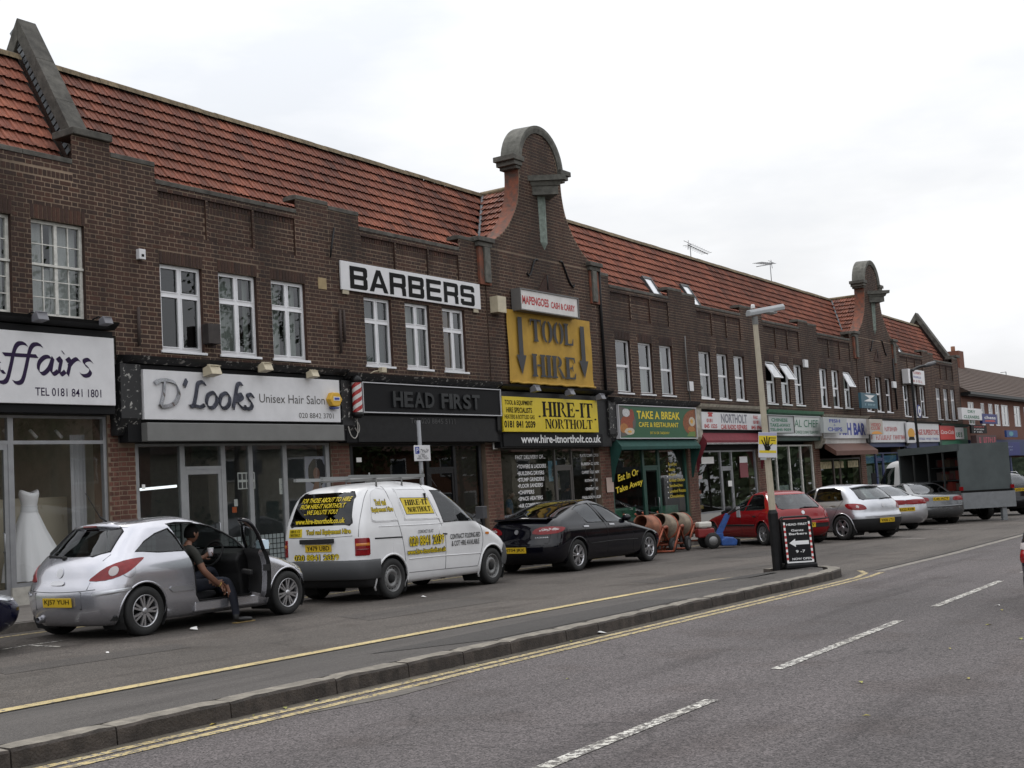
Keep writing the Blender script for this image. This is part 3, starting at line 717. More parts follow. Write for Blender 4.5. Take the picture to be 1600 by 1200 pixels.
def ridge_tiles(ro, x0, x1, y, zr, z):
    n = max(1, round((x1-x0)/.45)); p = (x1-x0)/n
    mb = MB(); pr = [(-.15, -.09), (-.10, .02), (0, .07), (.10, .02), (.15, -.09)]
    for i in range(4): mb.add([(0, pr[i][0], pr[i][1]), (1, pr[i][0], pr[i][1]), (1, pr[i+1][0], pr[i+1][1]), (0, pr[i+1][0], pr[i+1][1])], [(0, 1, 2, 3)])
    me = mb.mesh('ridge_tile'); me.materials.append(M_ridge)
    for k in range(n):
        o = bpy.data.objects.new('ridge_tile', me); link(o, ro); o.scale = (p*.985, 1, 1); o.location = (x0+k*p, y, zr+.02+z(x0+k*p)+random.uniform(-.006, .006)); o.rotation_euler = (0, R(.787), 0)
def coping(root, x0, x1, z, y0=-.05, y1=.34, h=.11):
    n = max(1, round((x1-x0)/.9)); p = (x1-x0)/n
    for k in range(n):
        mb = MB(); a, b = x0+k*p+.003, x0+(k+1)*p-.003
        mb.prism([(y0, z), (y1, z), (y1, z+h*.75), ((y0+y1)/2, z+h), (y0, z+h*.8)], a, b, 'x')
        mb.build('coping_stone', M_stone, root, bevel=.008)

W3 = ((1.03, 2.04), (2.45, 3.46), (3.86, 4.85))     # window bays inside a unit
def upper(k, indiv, tiles, style='four', curts=None, z0=4.25, hangs=(0, 0, 0), wz=(4.49, 6.10), bays=W3, left_pier=True, right_pier=True, lpw=None, rpw=None):
    b = B[k]; wd = B[k+1]-b; root = UNIT[k]; org = Vector((b, YF, 0))
    pl = lpw if lpw is not None else .99; pr = rpw if rpw is not None else .98
    lo, hi = 7.57, 7.88
    rects = [(0, pl, z0, hi, -.03), (wd-pr, wd, z0, hi, -.03), (pl, wd-pr, z0, 6.66, -.03), (pl, wd-pr, 7.46, lo, -.03)]
    xa, xb = pl, wd-pr; pw = (xb-xa-.2)/3; xs = [xa+.05+i*(pw+.05) for i in range(3)]; cur = xa
    for x in xs:
        rects += [(cur, x, 6.66, 7.46, -.03), (x, x+pw, 6.66, 7.46, .015)]; cur = x+pw
    rects.append((cur, xb, 6.66, 7.46, -.03))
    holes = [(a, c, wz[0], wz[1]) for a, c in bays]
    sold = [(a-.02, c+.02, wz[1], wz[1]+.235, -.034) for a, c in bays] + [(x, x+pw, 7.33, 7.46, .008) for x in xs] + [(x, x+pw, 7.20, 7.33, .014) for x in xs]
    rr = []
    for s_ in sold[:len(bays)]: pass
    # soldier zones need their own cells
    extra = []
    for s_ in sold: extra += [s_[0], s_[1]]
    rects2 = []
    for r_ in rects:
        cuts = sorted({r_[0], r_[1]} | {e for e in extra if r_[0] < e < r_[1]})
        rects2 += [(cuts[i], cuts[i+1], *r_[2:]) for i in range(len(cuts)-1)]
    wall(root, rects2, holes, org, sold, indiv)
    coping(root, pl+.003, wd-pr-.003, lo+.001)
    coping(root, 0.003, pl, hi+.001); coping(root, wd-pr, wd-.003, hi+.001)
    for i, (a, c) in enumerate(bays): window(root, a, c, wz[0], wz[1], style, curts[i] if curts else None, hang=hangs[i])
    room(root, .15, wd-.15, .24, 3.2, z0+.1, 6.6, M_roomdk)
    roof(root, 0, wd, tiles)
def room(root, x0, x1, y0, y1, z0, z1, m, name='interior', floor=None):
    mb = MB(); mb.box(x0, x1, y0, y1, z0, z1); del mb.f[2], mb.m[2], mb.sm[2]
    if floor: mb.m[0] = 1
    return mb.build(name, [m, floor or m], root)
UNITLAB = ['brick shop house with small-paned white windows above the bridal shop', 'brick shop house above the white hair salon shopfront', 'brick shop house above the black barber shopfront',
  'curved Dutch gable building above the yellow tool hire shop', 'brick shop house above the green cafe front, two roof windows', 'brick shop house above the car radio repair shop',
  'brick shop house with two top lights open above the Chinese take-away', 'brick shop house above the fish bar', 'smaller distant curved gable building above the video club',
  'distant brick shop house behind the black street lamp', 'end brick shop house of the terrace beside the brown tiled building']
UNIT = [empty('shop_building', (B[k], YF, gz(B[k]+2.82)), 0, UNITLAB[k], 'building', 'brick terrace of shops with red roofs') for k in range(11)]

def gable_cope(root, y0, z0, za, y2, z2, xa, xb):
    c_ = MB(); t = .42
    for (ya, za_, yb, zb_) in ((y0, z0, RY1, za), (RY1, za, y2, z2)):
        n = 3
        for k in range(n):                   # separate stones with fine joints
            f0, f1 = k/n+.002, (k+1)/n-.002; P = [(ya+(yb-ya)*f, za_+(zb_-za_)*f) for f in (f0, f1)]
            c_ = MB(); c_.prism([P[0], P[1], (P[1][0], P[1][1]-t), (P[0][0], P[0][1]-t)], xa, xb, 'x'); c_.build('gable_coping', M_stone, root, bevel=.008)
# ---- unit 0 (bridal shop, cut by the frame)
def unit0():
    root = UNIT[0]; wd = 5.64; org = Vector((B[0], YF, 0))
    bays = ((1.2, 2.2), (2.63, 3.63), (4.0, 5.05))
    rects = [(0, 4.85, 4.6, 7.52, -.03), (4.85, 5.64, 4.6, 8.05, -.03)]
    holes = [(a, c, 4.83, 6.47) for a, c in bays]
    sold = [(a-.02, c+.02, 6.47, 6.72, -.034) for a, c in bays] + [(3.3, 4.85, 7.22, 7.34, -.03)]
    cuts = sorted({0, 4.85, 5.64} | {s_[i] for s_ in sold for i in (0, 1)})
    r2 = []
    for r_ in rects:
        cc = [c for c in cuts if r_[0] <= c <= r_[1]]
        r2 += [(cc[i], cc[i+1], *r_[2:]) for i in range(len(cc)-1)]
    wall(root, r2, holes, org, sold, 0)
    coping(root, 0, 4.84, 7.525)
    for i, (a, c) in enumerate(bays): window(root, a, c, 4.83, 6.47, 'sash', [(0, .34, M_net, 0, 1), (.34, .48, M_net, 0, .52), (.48, 1, M_net, 0, 1)], fm=M_woodwhite)
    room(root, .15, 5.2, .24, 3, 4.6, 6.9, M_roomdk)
    roof(root, 0, 5.2, 300)
    # party wall rising through the roof as a stepped gable
    g = MB(); t0, t1 = 5.22, 5.60
    g.prism([(.02, 7.3), (RY1, RZ1+.30), (RY1+2.2, 7.0), (.02, 6.9)], t0+.06, t1-.06, 'x', 0); gp = g.build('party_wall', M_brick, root)
    gable_cope(root, .34, 8.10, RZ1+.74, RY1+2.2, 7.4, t0-.01, t1+.01)
    cp = MB(); cp.box(4.84, 5.66, -.10, .50, 8.06, 8.19); cp.build('pier_cap', M_stone, root, bevel=.015)
    # toothed slate flashing under the coping
    sl = MB(); d = Vector((0, RY1-.34, RZ1+.74-8.10)); Ln = d.length; d.normalize(); n_ = Vector((0, -d.z, d.y))
    for i in range(22):
        p = Vector((t0+.05, .34, 8.10)) + d*(.05+i*Ln/22) - n_*.27; sl.obox(Matrix.Translation(p) @ Matrix.Rotation(math.atan2(d.z, d.y), 4, 'X'), .04, .10, .18)
    sl.build('slate_flashing', M_lead, root)
unit0()
C1 = [[(0, .08, M_curt, 0, 1)], [(0, .6, M_curt, 0, 1), (.86, 1, M_curt, 0, 1)], [(0, .45, M_curt, 0, 1), (.55, .92, M_curt, 0, 1)]]
C2 = [[(0, 1, M_curt2, 0, 1)], [(0, .9, M_curt, 0, 1)], [(0, .8, M_curt3, 0, 1)]]
upper(1, 300, 300, 'four', C1)
upper(2, 300, 300, 'four', C2, wz=(4.57, 6.10), bays=((1.04, 1.98), (2.47, 3.39), (3.89, 4.80)))
W3b = ((.98, 1.90), (2.40, 3.31), (3.80, 4.70))
Cw = [[(0, 1, M_curtw, 0, .45)], [(0, 1, M_curt, 0, .5)], [(0, .7, M_curt, 0, .9)]]
upper(4, 0, 300, 'two', Cw, wz=(4.46, 6.05), bays=W3b, lpw=.82)
upper(5, 0, 300, 'two', [[(.3, .75, M_curt, 0, .7)], None, None], wz=(4.52, 6.10), bays=W3b)
upper(6, 0, 0, 'two', Cw, wz=(4.55, 6.14), bays=W3b, hangs=(32, 30, 0))
upper(7, 0, 0, 'two', [[(0, 1, M_curtw, 0, 1)], [(0, 1, M_curtw, 0, 1)], [(0, 1, M_curt, 0, 1)]], wz=(4.62, 6.2), bays=W3b, hangs=(0, 0, 25), rpw=.6)
upper(9, 0, 0, 'two', [[(0, 1, M_curtw, .3, 1)], [(0, 1, M_curtw, 0, 1)], [(0, 1, M_curtw, 0, 1)]], wz=(4.55, 6.1), bays=W3b, lpw=.82)
upper(10, 0, 0, 'four', None, wz=(4.55, 6.18), bays=W3b)

# ---- Dutch gables
HWT = [(7.9, 2.72), (8.02, 2.58), (8.15, 2.36), (8.35, 2.02), (8.55, 1.78), (8.85, 1.50), (9.2, 1.27), (9.6, 1.13), (10.0, 1.07), (10.5, 1.06)]
HW = smoothtab(HWT)
def gable_unit(k, windows):
    root = UNIT[k]; wd = B[k+1]-B[k]; xc = wd/2+.14; xu = wd/2-.06; org = Vector((B[k], YF, 0))
    zsp = 10.45; ra = 1.02; rz = 1.02
    out_ = [(xc-HW(7.9+.13*i), 7.9+.13*i) for i in range(20)] + [(xc-1.06, zsp)] + [(xc-ra*math.cos(a), zsp+rz*math.sin(a)) for a in [math.pi*i/20 for i in range(21)]] + [(xc+1.06, zsp)] + [(xc+HW(7.9+.13*(19-i)), 7.9+.13*(19-i)) for i in range(20)]
    g = MB(); n = len(out_); f0, f1 = -.055, .40
    g.add([(p[0], f0, p[1]) for p in out_] + [(p[0], f1, p[1]) for p in out_], [list(range(n)), list(range(n, 2*n))[::-1]], 0)
    g.add([(p[0], f0, p[1]) for p in out_] + [(p[0], f1, p[1]) for p in out_], [(i, i+1, n+i+1, n+i) for i in range(n-1)], 1)
    gb = g.build('gable_wall', [M_mortar, M_redside], root)
    def lim(z):
        if z > zsp: h = ra*math.sqrt(max(0, 1-((z-zsp)/rz)**2)) - .13
        else: h = HW(z)-.02
        return xc-h, xc+h
    boxes = []; z = 7.9; row = 0
    while z < zsp+rz-.12:
        l, r_ = lim(z+.05)
        boxes += flemish([(l, r_, f0)], z, row); z += CP; row += 1
    place_bricks(gb, boxes, 0, org)
    # lower wall
    bays = ((.98, 1.90), (2.40, 3.31), (3.80, 4.70)) if windows else ()
    rects = [(0, .06, 4.25, 7.9, -.03), (.06, wd-.06, 4.25, 7.9, -.055), (wd-.06, wd, 4.25, 7.9, -.03)]
    holes = [(a, c, 4.62, 6.2) for a, c in bays]; sold = [(a-.02, c+.02, 6.2, 6.43, -.058) for a, c in bays]
    cuts = sorted({.06, wd-.06} | {s_[i] for s_ in sold for i in (0, 1)})
    r2 = [rects[0], rects[2]] + [(cuts[i], cuts[i+1], 4.25, 7.9, -.055) for i in range(len(cuts)-1)]
    wall(root, r2, holes, org, sold, 0)
    for i, (a, c) in enumerate(bays): window(root, a, c, 4.62, 6.2, 'two', [(0, 1, M_curtw, 0, .9)] if i < 2 else None)
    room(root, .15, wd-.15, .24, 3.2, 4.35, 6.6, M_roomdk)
    # stone: arched coping, shoulder blocks, pedestals, pilaster strips
    a_ = MB(); N = 24; pr = [(ra-.10, f0-.035), (ra-.10, f0-.001), (ra+.0, f0-.07), (ra+.10, f0-.07), (ra+.12, f1+.04), (ra-.1, f1+.04)]
    rings = []
    for i in range(N+1):
        t = math.pi*i/N; rings.append([(xc-p[0]*math.cos(t), p[1], zsp+p[0]*math.sin(t)*rz/ra*(1.02)) for p in ((ra-.10, f0-.04), (ra+.02, f0-.08), (ra+.10, f0-.08), (ra+.13, f1+.04), (ra-.02, f1+.04))])
    m_ = 5; a_.add([p for r_ in rings for p in r_], [(i*m_+j, (i+1)*m_+j, (i+1)*m_+(j+1) % m_, i*m_+(j+1) % m_) for i in range(N) for j in range(m_)])
    a_.build('arch_coping', M_stone2, root)
    for s_ in (-1, 1):
        for (a0, a1, z0, z1, yo) in ((.92, 1.46, 10.42, 10.56, .13), (.98, 1.36, 10.30, 10.42, .09), (1.02, 1.24, 10.22, 10.30, .05)):
            sb = MB(); sb.box(xc+min(s_*a0, s_*a1), xc+max(s_*a0, s_*a1), f0-yo, f1+yo*.6, z0, z1); sb.build('shoulder_stone', M_stone, root, bevel=.012)
        px = xu+s_*2.74
        for (w_, z0, z1, d_) in ((.36, 7.98, 8.10, .16), (.30, 7.86, 7.98, .10)):
            pc = MB(); pc.box(px-w_, px+w_, f0-d_, .45, z0, z1); pc.build('pedestal_cap', M_stone, root, bevel=.015)
        pb = MB(); pb.box(px-.24, px+.24, f0-.05, .4, 6.9, 7.86); pb.build('pedestal_pier', M_redside, root)
        st = MB(); st.box(px+s_*(-.06)-.12, px+s_*(-.06)+.12, f0-.11, f0-.051, 6.95, 7.855); st.build('pilaster_strip', M_stone2, root, bevel=.01)
    # projecting stone hood with weathered copper fin below
    hd = MB()
    def dia(z0, z1, w0, d0, w1, d1):
        hd.add([(xc-w0, f0, z0), (xc, f0-d0, z0), (xc+w0, f0, z0), (xc-w1, f0, z1), (xc, f0-d1, z1), (xc+w1, f0, z1)], [(0, 1, 4, 3), (1, 2, 5, 4), (0, 2, 1), (3, 4, 5)])
    dia(9.62, 9.86, .44, .56, .44, .56); dia(9.86, 9.98, .48, .62, .54, .70); dia(9.98, 10.12, .62, .82, .64, .84)
    hd.build('stone_hood', M_stone2, root)
    fn = MB(); fn.add([(xc-.20, f0-.005, 9.62), (xc+.20, f0-.005, 9.62), (xc+.18, f0-.005, 8.36), (xc, f0-.005, 8.16), (xc-.18, f0-.005, 8.36), (xc, f0-.12, 9.62), (xc, f0-.07, 8.36)], [(0, 5, 6, 4), (5, 1, 2, 6), (4, 6, 3), (6, 2, 3)])
    fn.build('copper_fin', mat('verdigris copper', (.17, .205, .18), .8, var=.35, vscale=9), root)
    # iron wall ties
    for pts in ([(-.98, 7.42), (-.9, 7.36), (-.78, 7.46), (-.66, 7.68), (-.56, 7.82), (-.42, 7.84)], [(.72, 7.92), (.84, 7.92), (1.0, 7.68), (1.16, 7.42), (1.34, 7.28), (1.42, 7.34)], [(.0, 7.46), (.0, 7.06)]):
        tb = MB(); P = catmull([Vector((xc+a, f0-.03, b_)) for a, b_ in pts], 5) if len(pts) > 2 else [Vector((xc+a, f0-.03, b_)) for a, b_ in pts]
        tb.tube(P, .028, 6); tb.build('iron_wall_tie', M_black, root)
    tri = MB(); tri.prism([(xc-.55, 6.92), (xc+.55, 6.92), (xc, 7.5)], f0-.035, f0-.002, 'y'); tri.build('brick_pediment', M_brick, root)
    # cross roof with valleys to the main roof
    zr = RZ1; run = 2.82; beta = math.atan2(RZ1-RZ0, run); sl = math.hypot(RZ1-RZ0, run)
    ymain = lambda z_: RY0+(z_-RZ0)*(RY1-RY0)/(RZ1-RZ0)
    xv = lambda z_: run*(zr-z_)/(RZ1-RZ0)
    rb = MB(); yb = .38
    for s_ in (-1, 1):
        rb.add([(xc, yb, zr), (xc, RY1, zr), (xc+s_*run, yb, RZ0)], [(0, 1, 2)])
        rb.add([(xc, RY1, zr), (xc+s_*run, RY0, RZ0), (xc+s_*run, RY1+2.4, RZ0-.6), (xc, RY1+2.4, zr-3.6)], [(0, 1, 2, 3)])
        ed = 0 if s_ < 0 else wd; rb.add([(xc, RY1, zr), (xc+s_*run, RY0, RZ0), (ed, RY0, RZ0), (ed, RY1, zr)], [(0, 1, 2, 3)])
    ro = rb.build('roof', M_tilebed, root)
    # left slope of the cross roof
    Ml = Matrix.Translation((xc-run, RY1, RZ0)) @ Matrix.Rotation(R(-90), 4, 'Z') @ Matrix.Rotation(beta, 4, 'X')
    def keepl(x, y):
        z_ = RZ0+y*math.sin(beta); Y = RY1-x; return yb-.05 < Y < ymain(z_)+.06
    lay_tiles(ro, 0, RY1-yb+.1, Ml, int(sl/TG), 0, keepl)
    Mr = Matrix.Translation((xc+run, yb, RZ0)) @ Matrix.Rotation(R(90), 4, 'Z') @ Matrix.Rotation(beta, 4, 'X')
    def keepr(x, y):
        z_ = RZ0+y*math.sin(beta); return x+yb < ymain(z_)+.06
    lay_tiles(ro, 0, RY1-yb+.1, Mr, int(sl/TG), 0, keepr)
    keepm = lambda x, y: abs(x-xc) > xv(RZ0+y*math.sin(ALPHA))-.02
    lay_tiles(ro, 0, wd, main_matrix(), int(SLEN/TG), 0, keepm, SLOPE, 2.82)
    for s_ in (-1, 1):
        vl = MB(); a = Vector((xc+s_*(run-.25), ymain(RZ0+.25)-.03, RZ0+.31)); e_ = Vector((xc, RY1-.06, zr+.03))
        vl.tube([a, e_], .05, 6); vl.build('valley_lead', M_lead, ro)
    ridge_tiles(ro, 0, wd, RY1, RZ1, lambda x: -SLOPE*(x-2.82))
    mbr = MB(); mbr.tube([(xc, yb, zr+.02), (xc, RY1, zr+.02)], .09, 6); mbr.build('cross_ridge', M_ridge, ro)
gable_unit(3, False)
gable_unit(8, True)
# end gable wall of the terrace
def end_gable():
    root = UNIT[10]; wd = B[11]-B[10]; g = MB()
    g.prism([(.0, 4.2), (.0, 7.9), (.3, 7.9), (RY1, RZ1+.35), (RY1+2.3, 7.2), (RY1+2.3, 4.2)], wd-.02, wd+.3, 'x'); g.build('end_wall', M_brick, root)
    g = MB(); g.box(wd-.02, wd+.3, -.04, 6, 0, 4.199); g.build('end_wall_base', M_brick, root)
    gable_cope(root, .3, 8.05, RZ1+.74, RY1+2.3, 7.4, wd-.12, wd+.4)
    cp = MB(); cp.box(wd-.3, wd+.45, -.12, .5, 7.995, 8.13); cp.build('pier_cap', M_stone, root, bevel=.015)
end_gable()
# roof windows
def roof_window(k, x, y0, y1, wd_, label):
    root = UNIT[k]; M = main_matrix()
    e_ = empty('roof_window', (0, 0, 0), 0, label, 'roof window', 'roof windows in the red tiles'); e_.matrix_world = Matrix.Translation((B[k], YF, gz(B[k]+2.82)-SLOPE*(x-2.82))) @ M @ Matrix.Translation((x, y0, .03))
    L_ = y1-y0; f = MB(); f.box(0, .06, 0, L_, 0, .11); f.box(wd_-.06, wd_, 0, L_, 0, .11); f.box(.06, wd_-.06, 0, .07, 0, .109); f.box(.06, wd_-.06, L_-.09, L_, 0, .109)
    f.build('frame', mat('dark grey roof window frame', (.05, .05, .052), .5), e_)
    g = MB(); g.add([(.06, .07, .08), (wd_-.06, .07, .08), (wd_-.06, L_-.09, .08), (.06, L_-.09, .08)], [(0, 1, 2, 3)]); g.build('pane', mat('roof glass painted sky-pale', (.72, .74, .77), .05, coat=1), e_)  # pale pane colour stands in for reflected sky
roof_window(4, 4.75, .62, 1.42, .62, 'roof window on the left of the pair in the red tiles')
roof_window(5, 2.0, .40, 1.52, .62, 'longer roof window on the right of the pair in the red tiles')
roof_window(9, 2.6, .5, 1.3, .6, 'small lone roof window beyond the far curved gable')
# ------------------------------------------------------------------ shopfronts and signs
def at(px, py, Y):
    """photo pixel -> (X, Z) on the upright plane at depth Y (all signs and fronts stand on such planes)"""
    d = _fw + _R*((px-800)/FPX) - _U*((py-600)/FPX); t = Y/d.y
    return d.x*t, CAMH+d.z*t
def M_paint(name, col, rough=.4, **k): return mat(name, col, rough, var=k.pop('var', .05), vscale=3, **k)
M_signw = M_paint('white sign board', (.66, .655, .67), .3, var=.06)
M_signw2 = M_paint('warm white sign board', (.62, .60, .58), .35, var=.1)
M_ink = mat('dark indigo vinyl', (.025, .014, .045), .6, spec=.15); M_blk = mat('black vinyl', (.008, .008, .008), .6, spec=.12)
M_yel = M_paint('yellow sign', (.62, .47, .012), .4, var=.08); M_red = mat('red vinyl', (.42, .03, .03), .45); M_whi = mat('white vinyl', (.72, .72, .72), .45)
M_green = M_paint('green sign', (.010, .085, .032), .4); M_gold = mat('yellow vinyl', (.72, .55, .02), .45); M_blue = mat('blue vinyl', (.03, .05, .30), .45); M_grn = mat('green vinyl', (.02, .15, .08), .45); M_gryv = mat('grey vinyl', (.2, .2, .23), .5)
M_chrome = mat('polished steel letters', (.42, .43, .46), .12, metal=1, var=.35, vscale=3)
M_dkmetal = mat('dark glossy letters', (.022, .024, .026), .3, metal=.3)
def zk(k): return gz(B[k]+2.82)
class Sign:
    def __init__(s, k, name, px, yf, label, cat='sign', group=None, depth=.08, board=None, bevel=.006, rim=None):
        """px: photo corners (left, right, top at mid, bottom at mid) of the board face on plane YF+yf"""
        s.Y = YF+yf; l, r_, t, b = px; m = (l+r_)/2; my = (t+b)/2
        s.x0 = at(l, my, s.Y)[0]; s.x1 = at(r_, my, s.Y)[0]; s.z1 = at(m, t, s.Y)[1]; s.z0 = at(m, b, s.Y)[1]
        s.w = s.x1-s.x0; s.h = s.z1-s.z0
        s.o = empty(name, (s.x0, s.Y, s.z0), 0, label, cat, group)
        if board is not None:
            mb = MB(); mb.box(0, s.w, 0, depth, 0, s.h); mb.build('board', board, s.o, bevel=bevel)
        if rim is not None:
            t_ = rim[1]; f = MB(); f.box(-t_, s.w+t_, -.03, depth+.002, s.h, s.h+t_); f.box(-t_, s.w+t_, -.03, depth+.002, -t_, 0); f.box(-t_, 0, -.03, depth+.002, 0, s.h); f.box(s.w, s.w+t_, -.03, depth+.002, 0, s.h); f.build('frame', rim[0], s.o)
    def L(s, px, py): X, Z = at(px, py, s.Y); return X-s.x0, Z-s.z0
    def rect(s, l, r_, t, b):
        m = (l+r_)/2; my = (t+b)/2
        return s.L(l, my)[0], s.L(r_, my)[0], s.L(m, b)[1], s.L(m, t)[1]
    def text(s, txt, l, r_, t, b, m_, off=.0, shear=0, thick=0, y=-.004, name='lettering', space=1.0, slope=0):
        mb = MB(); x0, x1, z0, z1 = s.rect(l, r_, t, b); text_to(mb, txt, x0, x1, z0, z1, y, 0, off, shear, space, thick)
        if slope: mb.v = [(a, b_, c+slope*(a-x0)) for a, b_, c in mb.v]
        return mb.build(name, m_, s.o)
    def sten(s, txt, l, r_, t, b, m_):
        mb = MB(); x0, x1, z0, z1 = s.rect(l, r_, t, b); stencil_to(mb, txt, x0, x1, z0, z1); return mb.build('lettering', m_, s.o)
    def poly(s, pts, m_, name='print', y=-.004, local=False):
        mb = MB(); P = pts if local else [s.L(*p) for p in pts]; mb.add([(a, y, b) for a, b in P], [list(range(len(P)))]); return mb.build(name, m_, s.o)
    def bars(s, l, r_, t, b, m_, n):
        """unreadable far-off line of print: letter-sized strokes"""
        mb = MB(); x0, x1, z0, z1 = s.rect(l, r_, t, b); p = (x1-x0)/n; rnd = random.Random(int(l*7+t))
        for i in range(n):
            if rnd.random() < .12: continue
            a = x0+i*p; mb.add([(a+p*.1, -.004, z0), (a+p*.38, -.004, z0), (a+p*.38, -.004, z1), (a+p*.1, -.004, z1)], [(0,1,2,3)])
            zz = z0+(z1-z0)*rnd.choice((.0, .42, .8)); mb.add([(a+p*.38, -.004, zz), (a+p*.8, -.004, zz), (a+p*.8, -.004, zz+(z1-z0)*.2), (a+p*.38, -.004, zz+(z1-z0)*.2)], [(0,1,2,3)])
            if rnd.random() < .5: mb.add([(a+p*.62, -.0041, z0+(z1-z0)*.2), (a+p*.8, -.0041, z0+(z1-z0)*.2), (a+p*.8, -.0041, z1), (a+p*.62, -.0041, z1)], [(0,1,2,3)])
        return mb.build('lettering', m_, s.o)

# ---- what every front has: brick piers, fascia box, cornice, consoles, room behind
def base_front(k, fascia=(3.0, 4.18), cornice=(4.20, 4.32), cm=None, fm=None, pier=True, pl=.36, pr=.30, deep=4.5, roomm=None, floor=None, floorz=.13, consoles=True, cons_z=(2.92, 4.16), fy=-.30):
    root = UNIT[k]; wd = B[k+1]-B[k]; cm = cm or M_peel; fm = fm or M_blackm
    xe = 5.36 if k == 0 else wd-.01; mb = MB(); mb.box(.01, xe, fy+.04, -.0301, fascia[0], fascia[1]); mb.build('fascia', fm, root)
    c_ = MB(); c_.prism([(fy-.16, cornice[1]), (-.031, cornice[1]+.05), (-.031, cornice[0]), (fy+.0, cornice[0]-.02), (fy-.12, cornice[0]+.05)], .0, xe+.006, 'x'); c_.build('cornice', cm, root)
    b_ = MB(); b_.box(0, wd, 0.001, .25, fascia[0]-.02, fascia[1]+.1); b_.build('bressummer', M_roomdk, root)
    if pier:
        for a, b in ((0, pl), (wd-pr, wd)):
            p = MB(); p.box(a, b, .0, .4, .1, fascia[0]); po = p.build('brick_pier', M_mortar, root)
            boxes = []; z = .12; row = 0
            while z+CP < fascia[0]: boxes += flemish([(a, b, 0)], z, row); z += CP; row += 1
            place_bricks(po, boxes, 150 if k in (1, 2) else 0, Vector((B[k], YF, 0)), rbrick_me)
    if consoles:
        for a in ((.0, .36), ):
            c_ = MB(); c_.box(a[0]-.16, a[1]-.08, fy-.02, .0, cons_z[0]+.28, cons_z[1]); c_.prism([(fy-.02, cons_z[0]+.28), (0, cons_z[0]+.28), (0, cons_z[0]), (fy*.45, cons_z[0])], a[0]-.155, a[1]-.085, 'x'); c_.build('console', cm, root, bevel=.01)
    r_ = room(root, .05, wd-.05, .26, deep, floorz, fascia[0]+.25, roomm or M_room, 'interior', floor)
    return root
def glazing(k, posts, z0, zt, ztop, fm, name='shop_window', y=.06, doors=(), transom=False, glass=None, dfm=None, stall=None, postw=.05):
    """posts: x of mullions; doors: index of the bays that hold the door"""
    root = UNIT[k]; f = MB(); hw = postw/2
    for x in posts: f.box(x-hw, x+hw, y-.03, y+.05, z0 if x not in [] else 0, ztop)
    f.box(posts[0]-hw, posts[-1]+hw, y-.035, y+.055, ztop, ztop+.06)
    for i in range(len(posts)-1):
        a, b = posts[i]+hw, posts[i+1]-hw; zb = .16 if i in doors else z0
        if (transom is True or i in doors) and (zt < ztop-.1): f.box(a, b, y-.028, y+.048, zt-.03, zt+.03)
        if i not in doors: f.box(a, b, y-.028, y+.048, zb, zb+.06)
    fo = f.build(name, fm, root)
    for i in range(len(posts)-1):
        a, b = posts[i]+hw, posts[i+1]-hw
        if i in doors:
            d = MB(); t = .075; d.box(a, a+t, y-.02, y+.03, .15, zt-.03); d.box(b-t, b, y-.02, y+.03, .15, zt-.03); d.box(a+t, b-t, y-.02, y+.03, .15, .40); d.box(a+t, b-t, y-.02, y+.03, zt-.12, zt-.03)
            do = d.build('door', dfm or fm, root)
            q = MB(); q.add([(a+t, y, .4), (b-t, y, .4), (b-t, y, zt-.12), (a+t, y, zt-.12)], [(0,1,2,3)]); q.build('pane', glass or M_shopglass, do)
            h = MB(); h.tube([(b-.12, y-.03, 1.0), (b-.12, y-.07, 1.02), (b-.12, y-.07, 1.28), (b-.12, y-.03, 1.3)], .012, 6); h.build('handle', M_alu, do)
        parts = [(zt+.03, ztop)] if i in doors else ([(z0+.06, zt-.03), (zt+.03, ztop)] if (transom is True and zt < ztop-.1) else [(z0+.06, ztop)])
        for c, d_ in parts:
            q = MB(); q.add([(a, y+.002*i, c), (b, y+.002*i, c), (b, y+.002*i, d_), (a, y+.002*i, d_)], [(0,1,2,3)]); q.build('pane', glass or M_shopglass, fo)
    if stall:
        for i in range(len(posts)-1):
            if i in doors: continue
            s_ = MB(); s_.box(posts[i]-hw+.001, posts[i+1]+hw-.001, y-.05-.001*i, y+.08, .1, z0-.001)
            s_.build('stall_riser', stall, fo)
    return fo
def tube_lights(k, lst, m_):
    for i, (a, b) in enumerate(lst):
        t = MB(); t.tube([a, b], .03, 6); t.build('tube_light', m_, UNIT[k])

